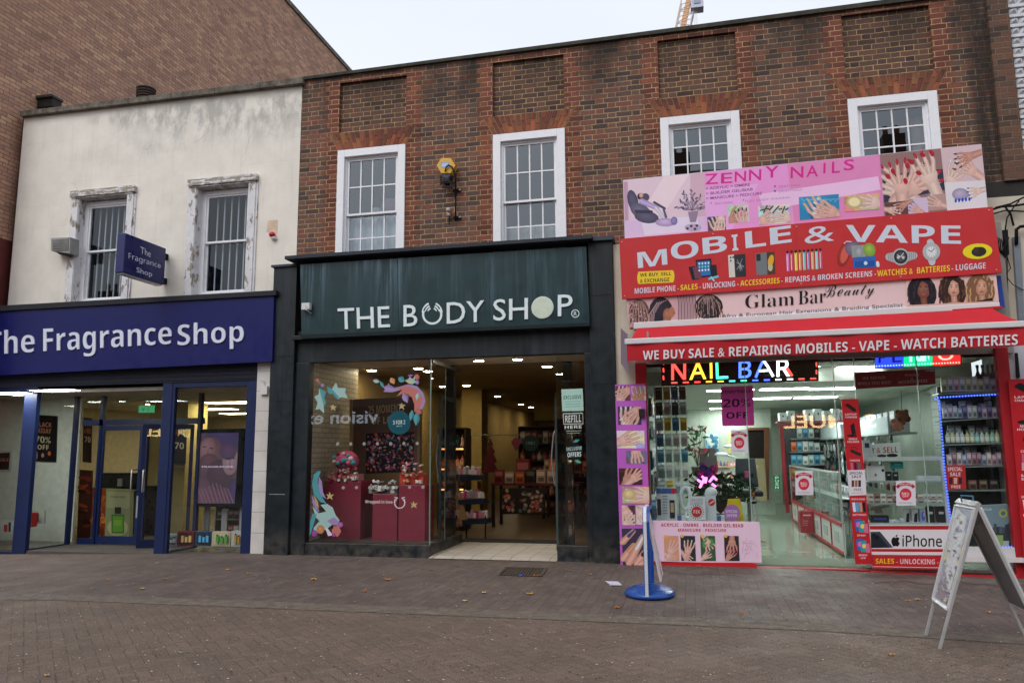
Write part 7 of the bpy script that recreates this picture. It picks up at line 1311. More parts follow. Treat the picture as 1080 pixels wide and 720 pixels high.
# phone display cabinet behind the iphone panel
t = thing('phone_display', at(955, 553, 11.8), 'white framed glass display of phones above the iPhone panel', 'display cabinet'); m = MB(mat='gloss'); FR = c('#b4b8bc')
m.pxq([(911.5, 482.5), (995, 481.2), (995.3, 485), (912, 486.2)], 11.62, .5, FR); m.pxq([(992, 485), (996, 485), (1002.5, 553), (999, 553)], 11.62, .04, FR); m.pxq([(916, 551.5), (1001, 551.5), (1001, 554), (916.5, 554)], 11.6, .6, FR); m.build('frame', t)
for y in (507.5, 530.5): m = MB(mat='gloss'); m.pxq([(913+(y-482)*.06, y), (997+(y-485)*.06, y-.5), (997+(y-485)*.06, y+1), (913+(y-482)*.06, y+1.5)], 11.66, .42, c('#8d9a9c')); m.build('shelf', t)
for k, (x0, ya, x1, yb2, cc, lb) in enumerate(((915, 491, 934, 507, '#c6c8cb', 'white tablet box leaning at the left of the top phone shelf'), (934.5, 497, 940.5, 506.5, '#1d1f22', 'black phone box at the top left of the phone shelves'), (941.5, 497.5, 948, 506.5, '#22252a', 'second black phone box on the top phone shelf'), (940, 486.8, 953, 494, '#1f8a8a', 'teal box under the top frame of the phone display'), (968, 501.5, 993, 507, '#b9c0c2', 'flat white tray of phones at the right of the top shelf'), (952.8, 536.5, 960.2, 551, '#c0c0c4', 'left white phone box on the lowest shelf'), (961, 536.5, 968.8, 551, '#c3c3c7', 'middle white phone box on the lowest shelf'), (969.8, 536.5, 976.6, 551, '#8f98b4', 'phone box with a lit screen picture on the lowest shelf'), (977.5, 534, 986.5, 551.5, '#1b1c1f', 'left black phone box on the lowest shelf'), (987.5, 534, 998.5, 551.5, '#222327', 'right black phone box on the lowest shelf'), (918, 543, 938, 551.5, '#17181c', 'black case with a blue stripe on the lowest shelf'))):
    t = thing('phone_box', at((x0+x1)/2, yb2, 11.75), lb, 'phone box'); m = MB(mat='print'); m.pxb(x0, ya, x1, yb2, 11.7, .1, c(cc)); m.build('carton', t, bevel=.004)
    P = MB(Y=11.698); w_ = x1-x0; h_ = yb2-ya
    if k in (5, 6): P.poly([(x0+w_*.35, ya+h_*.95), (x0+w_*.45, ya+h_*.35), (x0+w_*.85, ya+h_*.25), (x0+w_*.85, ya+h_*.95)], '#1a1a1e')
    elif k == 7: P.ell(x0+w_*.6, ya+h_*.5, w_*.3, h_*.35, '#3a5ab0'); P.ell(x0+w_*.7, ya+h_*.4, w_*.15, h_*.18, '#c08ab0')
    elif k == 10: P.q(x0+4, ya+3, x1-3, ya+4.6, '#2440a8')
    elif k == 0: P.ell(x0+w_*.45, ya+h_*.6, 1.3, 1.5, '#6a6e74'); P.ell(x0+w_*.85, ya+h_*.3, 1.6, 1.6, '#33363a')
    else: P.q(x0+w_*.25, ya+h_*.3, x1-w_*.3, ya+h_*.45, '#a9acb0')
    P.build('print', t)
p0 = at(916, 530, 11.72); p1 = at(998, 529.5, 11.72)
for row in range(2): fill('carton', p0.x, p1.x, 11.72+row*.0, p0.z+row*.065, .06, .075, .08, ('#a89a94', '#7a5a54', '#c2bcb8', '#8f8480'), 'little cartons on the middle phone shelf', 'in the '+('lower', 'upper')[row]+' row on the middle phone shelf', 'carton', .004, .03)
m = MB(mat='gloss')
for k in range(14): m.ball(at(941+random.random()*11, 548+random.random()*3, 11.7), .03, c(random.choice(('#9aa4ac', '#c2c8cc', '#6a7278'))), n=6, m=4, lump=.3)
m.build('cable_bags', None, 'heap of clear bags of cables on the lowest phone shelf', 'bags')
m = MB(mat='paint'); m.pxq([(918, 535), (938, 532), (938, 534), (930, 536), (931, 541), (922, 541), (922, 538), (918, 538)], 11.85, .05, c('#a39f96')); m.build('game_holder', None, 'beige plastic holder at the left of the lowest phone shelf', 'holder')
bsn = thing('buy_and_sell_sign', at(935, 480, 12.4), 'white sign reading Buy & Sell in red behind the phone display', 'sign'); m = MB(mat='print'); m.pxq([(916, 468), (950, 466.5), (950.5, 482), (917, 482.5)], 12.1, .03, c('#c3cdc9')); m.build('board', bsn, bevel=.01); P = MB(Y=12.099); P.text('& SELL', 924.5, 471.5, 947, 470.6, 6.3, '#b02a28', 'bold'); P.text('Y', 919.5, 471.6, 922.6, 471.5, 6.3, '#b02a28', 'bold'); P.ell(930, 480.5, 5, 1.6, '#2a3032'); P.ell(941, 480, 6, 2, '#1f2426'); P.build('print', bsn)
m = MB(mat='print'); m.pxb(909.5, 464, 919, 482, 12.0, .1, c('#b0b6bc')); m.pxb(912, 467, 917, 472, 11.995, .01, c('#22304a')); m.build('accessory_box', None, 'grey accessory box left of the Buy and Sell sign', 'box')
# plush toy
t = thing('plush_toy', at(949, 446, 12.0), 'brown plush bear hanging upside down by a cord in the phone window', 'plush toy'); m = MB(mat='cloth'); BR = c('#6b4430')
for (x, y, r, cc) in ((951.5, 438.5, 6.2, '#6b4430'), (946.5, 449, 5.5, '#9a6a58'), (957, 441.5, 3.2, '#5d3a28'), (947, 434.5, 2.6, '#5d3a28'), (955.5, 433.8, 2.4, '#6b4430'), (951.5, 445, 3.4, '#7a4f38'), (942.5, 444, 2.7, '#9a6a58'), (943.5, 451.5, 2.4, '#8a5a48'), (951, 451, 2.2, '#8a5a48')): m.ball(at(x, y, 12.0), r*.0142, c(cc), n=12, m=8, lump=.06)
m.build('body', t); m = MB(mat='matte'); m.tube([at(951, 433, 12.0), at(950.3, 412, 12.0)], .004, c('#222222'), n=4); m.build('cord', t)
# shelf of boxes on the right side of the shop, tall cabinets
t = thing('overhead_shelf', (3, 13.5, 1.9), 'sloping row of overhead shelves of white boxes on the right of the phone shop', 'shelf')
m = MB(mat='paint'); m.box(2.9, 3.3, 12.6, 19, 1.83, 1.86, c('#9aa4a4')); m.box(2.9, 2.92, 12.6, 19, 1.86, 2.1, c('#b0bcc0')); m.build('board', t)
for k in range(16): o = product('carton', 3.0, 12.75+k*.4, 1.86, .3, .32, .2, c(random.choice(('#c2c8c8', '#b4bcbe', '#a4b0b4'))), 'white cartons on the overhead shelf', 'carton', 'carton'); o['label'] = f'pale carton, {NUM[k]} along the overhead shelf of the phone shop'; o.rotation_euler.z = -math.pi/2
P = MB(plane=((2.89, 13, 2), Vector((-1, 0, 0))))
for k, cc in enumerate(('#3a6aa0', '#8a9498', '#3a6aa0', '#8a9498')): pass
for k in range(6):
    for j in range(16):
        if random.random() < .85: hx = random.choice(('#23282c', '#4a5256', '#9aa4a4', '#7a3038', '#c0c4c4')); o = product('packet', 2.95, 12.7+j*.4, .98+k*.15+.0, .13, .14, .02, c(hx), 'packets under the overhead shelf', 'packet', 'packet'); o['label'] = f'{cname(hx)} packet, {NUM[j]} along row {ORD[k]} under the overhead shelf'; o.rotation_euler.z = -math.pi/2
# vape window
t = thing('vape_display', (3.6, 11.7, .2), 'tall glass display of vapes and liquids framed by blue lights', 'display cabinet')
lv = [(414.5, 412.5), (443.5, 439.5), (468.5, 466.5), (492, 490.5), (517, 516), (548, 548)]
for k, (ya, yb2) in enumerate(lv):
    xa = 990+(ya-414)*.09; xb = 1052+(ya-414)*.11; m = MB(mat='gloss'); m.pxq([(xa, ya), (xb, yb2), (xb, yb2+1.3), (xa, ya+1.3)], 11.68, .3, c('#7d8a88')); m.build('shelf', t)
    p0 = at(xa, ya, 11.7); p1 = at(xb, yb2, 11.7); zz = (p0.z+p1.z)/2+.012
    if k == 0:
        fill('carton', p0.x+.05, p0.x+.75, 11.72, zz, .2, .07, .06, ('#c0c4c0', '#b0b890', '#c4a0a8', '#a9b4b8'), 'cartons on the top vape shelf', 'on the top shelf of the vape display', 'carton', .006)
        for j, (px, cc) in enumerate(((1033, '#2a2a2e'), (1038.5, '#1f2a44'), (1044, '#5a4630'), (1049, '#2c2018'))): q = at(px, 412.5, 11.8); mm = MB(mat='gloss'); mm.lathe(q.x, q.y, [(.035, zz), (.036, zz+.22), (.015, zz+.28), (.015, zz+.33), (.02, zz+.33), (.02, zz+.37)], c(cc), n=12); mm.build('vape_bottle', None, ('black', 'dark blue', 'brown', 'dark brown')[j]+' bottle in the row at the right end of the top vape shelf', 'bottle', 'dark bottles on the top vape shelf', smooth=True)
    elif k < 4:
        pl = (('#8aa0b8', '#b8bcc8', '#6a5a8a', '#a8b4a0', '#b0a0b0'), ('#8ab4a8', '#a8c0a0', '#c0b890', '#7a9ab0', '#b8c4c0'), ('#a88a9a', '#b8b0c0', '#8a6a7a', '#c0a8a8', '#8a94b0'))[k-1]
        fill('bottle' if k == 2 else 'carton', p0.x+.04, p1.x-.03, 11.72, zz, .17, .055, .05, pl, f'vape goods on the {ORD[k]} vape shelf', f'in front on the {ORD[k]} shelf of the vape display', 'bottle' if k == 2 else 'carton', .006, .05)
        fill('carton', p0.x+.04, p1.x-.03, 11.85, zz, .24, .075, .05, ('#6a7a80', '#4a5a62', '#8a949a', '#5a4a5a'), f'rear cartons on the {ORD[k]} vape shelf', f'behind on the {ORD[k]} shelf of the vape display', 'carton', .01, .2)
    elif k == 4: fill('carton', p0.x+.3, p1.x-.03, 11.8, zz, .12, .1, .05, ('#3a3030', '#5a4a3a', '#2a3034', '#6a4a40'), 'dark cartons on the fifth vape shelf', 'on the fifth shelf of the vape display', 'carton', .03, .3)
m = MB(mat='gloss'); m.pxq([(988, 408), (1066, 404), (1078, 576), (1004, 576)], 12.05, .03, c('#3c4446')); m.build('back_panel', t)
def skyl(P):
    P.clip = [(1031, 533), (1062, 531.5), (1070.5, 581), (1038, 582)]; P.poly(P.clip, '#7f93a4'); P.q(1030, 558, 1072, 583, '#3a3f46')
    for k in range(14): P.q(1030+k*3, 557-random.uniform(0, 6), 1033+k*3, 562, random.choice(('#4a5560', '#5a6570', '#343c46')))
    P.ell(1058, 541, 4.5, 4.5, '#c9b84a'); P.ell(1058, 541, 2.6, 2.6, '#3a8a9a'); P.q(1050, 564, 1058, 578, '#9ab86a'); P.q(1058, 570, 1064, 580, '#c2c8c0'); P.text('VAPOUR', 1034, 536, 1046, 535.6, 2.4, '#d0d6dc', 'bold'); P.clip = None
poster('vape_poster', [(1030.5, 532.5), (1062.5, 531), (1071, 581.5), (1037.5, 582.5)], 11.66, '#a9b4bc', 'skyline poster at the foot of the vape window behind the metal board', 'poster', skyl, .01)
t = thing('light_strip', at(1030, 420, 11.56), 'blue LED light strip outlining the vape window', 'light strip')
path = [(984, 421), (991, 419), (1020, 417.3), (1054, 415.6), (1056, 424), (1061, 460), (1066.5, 500), (1072, 545), (1075, 572), (1072, 576), (1040, 577), (1010, 577.5)]; path2 = [(990.5, 421), (991.5, 437), (994, 465), (996.7, 500), (1001, 535), (1004.5, 562)]
m = MB(mat='gloss'); m.tube([at(x, y, 11.57) for x, y in path], .006, c('#223050'), n=5); m.tube([at(x, y, 11.57) for x, y in path2], .006, c('#223050'), n=5); m.build('cord', t)
m = MB(mat='led')
for pth in (path, path2):
    for (xa, ya), (xb, yb2) in zip(pth, pth[1:]):
        n = max(1, int(math.hypot(xb-xa, yb2-ya)/3.0))
        for i in range(n): u = (i+.5)/n; m.ball(at(xa+(xb-xa)*u, ya+(yb2-ya)*u, 11.565), .0125, (.06, .12, 1.0), 'led', 6, 4)
m.build('bulbs', t)
# slatted wall behind the vape bottles
t = thing('slat_wall', (3.8, 12.6, 1), 'white slatted panel on the right wall above the vape shelves', 'panel'); m = MB(mat='print')
for k in range(9): m.box(4.05, 4.09, 11.9, 14.5, 1.5+k*.13, 1.61+k*.13, c('#b4bcb6'))
m.build('slats', t)
# ================================================================ ON THE WALLS, ROOFS AND STREET
ps = thing('projecting_sign', (-9.1, 11.3, 4.8), 'small navy box sign reading The Fragrance Shop, projecting between the peeling windows', 'shop sign')
# box sign hangs from two brackets at right angles to the wall
px_ = -9.18; far = [at(176, 262, 11.62), at(174.5, 300.5, 11.62)]
xw = far[0].x
def sx(px, py): d = ray(px, py); return Vector((0, 0, EYE))+d*(xw/d.x)
A = sx(132.5, 246.5); yN = A.y; yFar = 11.60; zT = at(176, 262, yFar).z; zB = at(174.5, 300.5, yFar).z
wd = .16
m = MB(mat='gloss'); m.box(xw-wd, xw, yN, yFar, zB, zT, NAVY); m.build('box', ps, bevel=.01)
m = MB(mat='metal'); m.box(xw-wd+.02, xw-.02, yN+.03, yFar-.03, zB-.02, zB+.001, c('#a9a9a9')); m.build('underside', ps)
m = MB(mat='matte'); 
for z in (zT-.12, zB+.1): m.box(xw-wd*.7, xw-wd*.3, yFar, FY, z-.05, z+.05, c('#15161a'))
m.build('bracket', ps)
P = MB(plane=((xw+.004, 11, 5), Vector((1, 0, 0)))); WH = c('#c9cce0')
P.text('The', 148.2, 260, 159, 264.2, 7.2, WH, 'reg', h2=7.2); P.text('Fragrance', 135.6, 266.5, 169.5, 278, 8, WH, 'sans', h2=6.5); P.text('Shop', 144, 281.5, 160.5, 286.5, 7.4, WH, 'reg', h2=7)
P.build('lettering', ps)
t = thing('vent_cowl', at(63, 268, 11.6), 'square grey louvred vent on the white wall left of the left window', 'vent'); m = MB(mat='old'); m.pxq([(53.5, 251), (74, 250), (73.5, 267.5), (53.5, 264.5)], 11.52, .22, c('#8f8e8b')); m.build('hood', t, bevel=.006); m = MB(mat='old')
for k in range(5): m.pxb(55.5, 253+k*2.6, 72, 254.2+k*2.4, 11.51, .01, c('#6f6e6c'))
m.pxq([(60, 266), (73, 267.5), (70, 270), (62, 268)], 11.58, .12, c('#4a4a48')); m.build('louvres', t)
t = thing('alarm_siren', at(288, 250, 11.7), 'small red and white strobe on the white wall right of the right peeling window', 'alarm'); p = at(288, 248.5, 11.72); m = MB(mat='gloss'); m.ball(p+Vector((0, -.03, .01)), (.055, .06, .05), c('#b01822'), n=14, m=8); m.build('lens', t, smooth=True); m = MB(mat='gloss'); m.ball(p+Vector((.02, -.01, -.05)), (.05, .05, .035), c('#c9c6c2')); m.build('base', t, smooth=True)
m = MB(mat='old'); m.pxq([(282.5, 232.5), (293, 232), (292.5, 246), (281, 245)], 11.737, .003, c('#c9b29c')); m.build('wall_patch', sb, label='bare beige patch above the red strobe')
m = MB(mat='old'); p = at(49, 104, 12.2); m.box(p.x-.22, p.x+.22, 12.1, 12.4, p.z-.02, p.z+.03, c('#3f3b36')); m.box(p.x-.16, p.x+.2, 12.15, 12.38, p.z-.2, p.z-.02, c('#2a2724')); m.build('roof_vent', None, 'flat dark roof vent at the left end of the white building', 'roof vent')
t = thing('roof_cowl', at(154, 100, 12.4), 'dark slatted round cowl on the roof of the white building', 'roof vent'); p = at(154, 101, 12.4); m = MB(mat='old'); m.lathe(p.x, p.y, [(.15, p.z-.2), (.15, p.z+.1)], c('#1f1b19')); m.build('core', t); m = MB(mat='old')
for k in range(5): z = p.z-.11+k*.055; m.lathe(p.x, p.y, [(.175, z), (.185, z+.02), (.17, z+.033)], c('#4a3d38'))
m.build('slats', t)
# yellow alarm box
t = thing('alarm_box', at(471, 185, 11.7), 'yellow hexagonal alarm box on the brick wall between the first two brick-building windows', 'alarm box')
cx, cy, r = 470.2, 174.8, 9.6; q = [(cx+r*math.cos(R(a))*1.04, cy+r*.98*math.sin(R(a))) for a in range(0, 360, 60)]; m = MB(mat='gloss'); m.prism([at(x, y, 11.58) for x, y in q], (0, .15, 0), c('#c99a2a')); m.build('case', t, bevel=.008)
P = MB(Y=11.578); P.q(465, 170.8, 473.5, 176.8, '#7f9cc0', -.06); P.text('ADT', 466, 172.2, 472.3, 171.9, 3.6, '#d8d8e0', 'bold'); P.build('print', t)
m = MB(mat='gloss'); m.pxq([(466, 182.3), (475, 181.8), (475, 187), (472, 188), (467, 187)], 11.60, .12, c('#1a2038')); m.build('strobe', t)
t = thing('lamp_bracket', at(471, 195, 11.6), 'rusty black iron bracket under the yellow alarm box', 'bracket'); m = MB(mat='old'); KK = c('#241f1e')
for (a, b_) in (((465, 186), (465, 195)), ((465, 193), (480, 192.4)), ((468, 193), (468, 198)), ((476, 192), (476, 197)), ((466.5, 197.8), (477.5, 197)), ((474, 186), (474, 193))): m.tube([at(*a, 11.6), at(*b_, 11.6)], .017, KK, n=6)
m.box(at(470, 190, 11.6).x-.05, at(470, 190, 11.6).x+.06, 11.58, FY, at(470, 190, 11.6).z-.03, at(470, 190, 11.6).z+.03, KK); m.build('ironwork', t)
t = thing('wall_cable', at(480, 232, 11.7), 'thick black cable looping down the brick wall from the alarm box', 'cable'); m = MB(mat='matte'); m.tube([at(x, y, 11.55) for x, y in ((469.5, 181), (470.5, 176.5), (473, 174.2), (476.5, 176), (479, 181), (480.3, 190))]+[at(x, y, 11.68) for x, y in ((480.6, 200), (480.4, 216), (480.3, 233))], .013, c('#16161a')); m.build('cable', t, smooth=True)
m = MB(mat='matte')
for y in (200.3, 229): m.pxb(477.5, y-.7, 485.5, y+.7, 11.69, .05, c('#1b1b1d'), 'matte'); p = at(485, y, 11.67); m.ball(p, .018, c('#9a9a98'), n=8, m=5)
m.build('clip', t)
t = thing('wall_lamp', at(473, 225, 11.7), 'two small grey weathered spot lamps below the alarm box', 'lamp'); m = MB(mat='old'); m.ball(at(472.8, 221.3, 11.68), .038, c('#a39f98'), n=10); m.ball(at(473, 226.8, 11.68), .036, c('#8f8b86'), n=10); m.tube([at(473.5, 223, 11.72), at(473.5, 236, 11.73)], .008, c('#2a2624'), n=5); m.build('lamps', t)
# cables and conduit on the right render
t = thing('junction_box', at(1058, 280, 11.6), 'black tangled junction box and cables right of the red board', 'junction box'); m = MB(mat='matte'); m.pxq([(1051.5, 243.5), (1063, 242), (1064.5, 268), (1060, 273), (1054, 272)], 11.56, .14, c('#18181a')); m.build('box', t)
m = MB(mat='matte'); 
def cb(pts, r=.012, Y=11.6): m.tube([at(x, y, Y) for x, y in pts], r, c('#141416'), n=6)
for k in range(6): cb([(1052+k*2, 250+k), (1050+k*2.5, 258), (1055+k, 266+k), (1060, 262-k*2), (1064-k, 250)], .008, 11.54)
cb([(1072, 258), (1072, 242), (1076, 239), (1086, 238)], .022); cb([(1043, 222), (1056, 218), (1070, 217), (1090, 214)], .016); cb([(1046, 226), (1060, 222), (1080, 223)], .01); cb([(1060, 218), (1066, 226), (1069, 238)], .014); cb([(1062, 270), (1066, 283), (1060, 290), (1068, 300), (1080, 306)], .006); cb([(1075, 212), (1070, 217), (1062, 230), (1060, 244)], .01); cb([(1080, 208), (1066, 215), (1050, 219)], .012)
cb([(1062, 272), (1062.5, 300), (1064, 340), (1065, 372)], .007, 11.66); m.build('cables', t, smooth=True)
m = MB(mat='metal'); m.pxq([(1068.5, 250), (1076, 249), (1081, 338), (1075, 339)], 11.62, .06, c('#7d838c')); m.build('conduit', None, 'grey metal conduit running down the cream wall at the right edge', 'conduit')
m = MB(mat='matte'); m.pxq([(1071, 372), (1073.5, 372), (1076, 398), (1072.5, 398)], 11.6, .04, c('#1a1a1c')); m.build('hanging_cable', None, 'thick black cable end beside the right end of the awning', 'cable')
m = MB(mat='print'); m.box(4.2, 4.72, FY-.11, FY-.06, 2.2, 3.1, c('#aeb0b8')); m.build('grey_wall_panel', wb)
# crane far behind
cr = thing('tower_crane', (9, 95, 0), 'orange lattice crane mast with a grey cab far behind the brick roof', 'crane')
b0 = at(719, 33, 95); t0 = at(727, -4, 95); m = MB(mat='paint'); OR_ = c('#cf9560'); d = (t0-b0); hw = .62
c0 = b0-d*1.5; L_ = 14
side = Vector((1, 0, .2)).normalized()
for s_ in (-1, 1):
    for yy in (0, 1.2): m.tube([c0+side*hw*s_*1.6+Vector((0, yy, 0)), t0+side*hw*s_*1.6+Vector((0, yy, 0))], .09, c('#c3b4ae'), n=6)
for k in range(L_):
    u = k/L_; v = (k+1)/L_; a = c0.lerp(t0, u); b_ = c0.lerp(t0, v); m.tube([a+side*hw*1.6*(1 if k % 2 else -1), b_+side*hw*1.6*(-1 if k % 2 else 1)], .06, c('#c3b4ae'), n=5); m.tube([a-side*hw*1.6, a+side*hw*1.6], .05, c('#c3b4ae'), n=5)
m.build('lattice', cr); m = MB(mat='paint'); m.prism([c0-side*.35, c0+side*.35, t0+side*.35, t0-side*.35], (0, .7, 0), OR_); m.build('ladder_cage', cr)
m = MB(mat='paint'); p = at(736, 6, 95); m.box(p.x-.9, p.x+.7, 94.5, 96, p.z-.5, p.z+1.2, c('#b0b2c0')); m.box(p.x-.5, p.x+.3, 94.4, 94.5, p.z, p.z+.8, c('#8a8ea8')); m.build('cab', cr)
m = MB(mat='metal'); 
for dx in (0, 1, 2.2, 3.3): q = at(731.5+dx, 12, 95); m.tube([q, (q.x, q.y, q.z-9)], .03, c('#a8acb0'), n=4)
m.build('hoist_rope', cr)
# ---------------- sandwich board in front on the right
ab = thing('a_board', (2.4, 7.35, gz(2.4)), 'tall aluminium sandwich board with a faded poster at the lower right', 'sandwich board')
zf = gz(2.3)+.006; F1, F2 = gat(976.5, 670, zf), gat(991, 684, zf); F4 = gat(1107, 690, zf); F3 = F4+(F1-F2)
ax = 2.36; d = ray(1031, 533.5); n1 = F2+(F1-F2)*.5; 
apn = Vector((0, 0, EYE))+d*((F2.y-.0)/d.y); apn = Vector((apn.x, F2.y, apn.z)); apf = Vector((apn.x, F1.y, apn.z))
AL = c('#b4b6b8')
def bar(mb, a, b_, w_=.028, t_=.02, cc=AL):
    a = Vector(a); b_ = Vector(b_); u = (b_-a).normalized(); s_ = u.orthogonal().normalized() if abs(u.y) > .9 else u.cross(Vector((0, 1, 0))).normalized(); v = u.cross(s_)
    P_ = [a+s_*w_/2+v*t_/2, a-s_*w_/2+v*t_/2, a-s_*w_/2-v*t_/2, a+s_*w_/2-v*t_/2]; mb.prism(P_, b_-a, cc, 'metal')
def face(fa, fb, ta, tb, name, poster_col, zcut):
    """one leaf: two legs, a clip frame and its poster"""
    for a_, b_ in ((fa, ta), (fb, tb)): m = MB(mat='metal'); bar(m, a_, b_, .024, .018); m.build('leg', ab, bevel=.003)
    la, lb = fa.lerp(ta, zcut), fb.lerp(tb, zcut); u1 = ta+(fa-ta)*.02; u2 = tb+(fb-tb)*.02
    nrm = (u2-u1).cross(la-u1).normalized(); nrm = nrm if nrm.x*(1 if name == 'rear_frame' else -1) > 0 else -nrm
    o = nrm*.014; m = MB(mat='metal')
    for a, b_ in ((u1, u2), (la, lb), (u1, la), (u2, lb)): bar(m, a+o, b_+o, .028, .012, c('#d2d4d6'))
    m.build('clip_frame', ab, bevel=.004); m = MB(mat='print'); m.prism([u1+o*.6, u2+o*.6, lb+o*.6, la+o*.6], nrm*-.006, poster_col, 'metal' if name == 'rear_frame' else 'print'); m.build('back_plate', ab)
    return u1, u2, la, lb, nrm
u1, u2, la, lb, nr = face(F1, F2, apf, apn, 'front_frame', c('#a9abad'), .27)
PP = []
def uv(u, v): a = u1.lerp(u2, u); b_ = la.lerp(lb, u); return a.lerp(b_, v)+nr*.012
m = MB(mat='gloss')
def card(u0, u1_, v0, v1_, cc, k): m.add([uv(u0, v0)+nr*.0002*k, uv(u1_, v0)+nr*.0002*k, uv(u1_, v1_)+nr*.0002*k, uv(u0, v1_)+nr*.0002*k], [(0, 1, 2, 3)], c(cc))
card(.05, .95, .02, .98, '#c8cacc', 0)
for k, (a, b_, cc) in enumerate(((.03, .12, '#9aa0ae'), (.12, .26, '#8f96b0'), (.26, .4, '#a8a49a'), (.4, .52, '#b8b08a'), (.52, .6, '#c0b890'), (.6, .68, '#8f949a'), (.68, .8, '#9a92a0'), (.8, .97, '#8a7f88'))): card(.08, .92, a, b_, cc, k+1)
for k in range(60): u = random.uniform(.1, .85); v = random.uniform(.08, .93); card(u, u+random.uniform(.03, .2), v, v+random.uniform(.006, .03), random.choice(('#6f7890', '#b9bcc4', '#7f8478', '#c4bc98', '#8a8290', '#a9b0b8')), 10+k)
m.build('poster', ab, label='washed out poster of shop offers', recalc=False)
face(F3, F4, apf, apn, 'rear_frame', c('#77797b'), .27)
m = MB(mat='metal'); bar(m, apn+Vector((0, -.01, .01)), apf+Vector((0, .01, .01)), .05, .03); m.build('hinge', ab); m = MB(mat='gloss'); mid = (apn+apf)/2; m.tube([mid+Vector((-.03, .05, .02)), mid+Vector((-.03, .05, .07)), mid+Vector((.03, -.05, .07)), mid+Vector((.03, -.05, .02))], .008, c('#3a6a80'), n=6); m.build('carry_handle', ab)
m = MB(mat='metal'); a = F2.lerp(apn, .5); b_ = F4.lerp(apn, .5); bar(m, F1.lerp(apf, .47), F3.lerp(apf, .47), .02, .006, c('#77797b')); m.build('stay', ab)
# ---------------- blue based pavement sign
sw = thing('pavement_sign', (-.48, 8.8, 0), 'white pavement sign swinging in a blue hoop on a round blue base', 'pavement sign')
BL = c('#1f4f9f', .85); ctr = gat(685.5, 627, 0); cx_, cy_ = ctr.x, ctr.y-.02
m = MB(mat='gloss'); m.lathe(cx_, cy_, [(.27, .006), (.285, .03), (.26, .062), (.17, .1), (.08, .125), (.02, .13)], BL, n=40, sy=1.25); m.build('base', sw, smooth=True)
yn1 = cy_-.33; hp = []; zt_ = .955; yb1 = cy_+.36
pts = [(yn1, .03), (yn1, .5), (yn1+.005, zt_-.12), (yn1+.04, zt_-.03), (yn1+.12, zt_+.02), (yb1-.12, zt_+.02), (yb1-.04, zt_-.03), (yb1-.005, zt_-.12), (yb1, .5), (yb1, .03)]
xh = cx_+.0
def ribbon(dx, w_, cc, t_, nm):
    m = MB(mat='gloss'); vs = []; fs = []; n = len(pts)
    for i, (y, z) in enumerate(pts):
        a = Vector(pts[max(0, i-1)]); b_ = Vector(pts[min(n-1, i+1)]); tt = (b_-a).normalized(); nn = Vector((-tt.y, tt.x))*t_; vs += [(xh+dx-w_/2, y, z), (xh+dx+w_/2, y, z), (xh+dx+w_/2, y+nn.x, z+nn.y), (xh+dx-w_/2, y+nn.x, z+nn.y)]
    for i in range(n-1):
        for j in range(4): fs.append((i*4+j, i*4+(j+1) % 4, (i+1)*4+(j+1) % 4, (i+1)*4+j))
    m.add(vs, fs, cc); return m.build(nm, sw, smooth=False)
ribbon(0, .075, BL, -.03, 'hoop'); ribbon(-.012, .035, c('#c6cad2'), .012, 'white_trim')
m = MB(mat='gloss'); a0 = Vector((xh+.01, yn1+.06, .93)); a1 = Vector((xh+.01, yb1-.06, .93)); dn = Vector((.135, 0, -.74)); m.prism([a0, a1, a1+dn, a0+dn], (-.02, 0, 0), c('#c9c0c6')); m.build('panel', sw, bevel=.006)
m = MB(mat='print')
pn = Vector((-.74, 0, -.135)).normalized()
for k in range(70):
    u, v = random.uniform(.05, .9), random.uniform(.06, .9); p = a0.lerp(a1, u)+dn*v; du = (a1-a0)*random.uniform(.03, .12); dv = dn*random.uniform(.015, .06); o = Vector((-.0215-.00008*k, 0, 0)); m.add([p+o, p+du+o, p+du+dv+o, p+dv+o], [(0, 1, 2, 3)], c(random.choice(('#c99aa4', '#d8c4cc', '#b87a88', '#c0b8c8', '#a84a58', '#d0a8a0'))))
m.build('poster', sw, recalc=False)
# ---------------- drain grate, litter, leaves
dg = thing('drain_grate', (-2.3, 10.45, 0), 'rectangular dark iron drain grate in the paving before the skincare shop', 'drain grate')
q = [gat(534, 598.3), gat(576, 599.5), gat(571, 608), gat(527, 606.5)]; m = MB(mat='old'); m.add([p+Vector((0, 0, .005)) for p in q], [(0, 1, 2, 3)], c('#14110f')); m.build('pit', dg, recalc=False)
m = MB(mat='old'); IR = c('#463c35')
def gp(u, v): return q[0].lerp(q[1], u).lerp(q[3].lerp(q[2], u), v)+Vector((0, 0, .006))
def strip(a, b_, w_): 
    u = (b_-a).normalized(); s_ = Vector((-u.y, u.x, 0))*w_/2; m.prism([a-s_, b_-s_, b_+s_, a+s_], (0, 0, .008), IR)
for k in range(14): strip(gp((k+.5)/14, .02), gp((k+.5)/14-.02, .98), .022)
for v in (0, .5, 1): strip(gp(0, v), gp(1, v), .03)
for u in (0, 1): strip(gp(u, 0), gp(u, 1), .035)
m.build('bars', dg)
m = MB(mat='print'); q = [gat(638, 613), gat(652, 614), gat(656.5, 617.5), gat(644, 618)]; m.add([p+Vector((0, 0, .008+.006*(i % 2))) for i, p in enumerate(q)], [(0, 1, 2, 3)], c('#c3bccd')); m.build('paper_sheet', None, 'pale sheet of paper lying on the paving left of the blue based sign', 'litter', recalc=False)
m = MB(mat='gloss'); p = gat(549.5, 607.5); m.ball(p+Vector((0, 0, .012)), (.022, .016, .012), c('#1f5ac0')); m.build('blue_litter', None, 'tiny blue bottle top at the edge of the drain grate', 'litter')
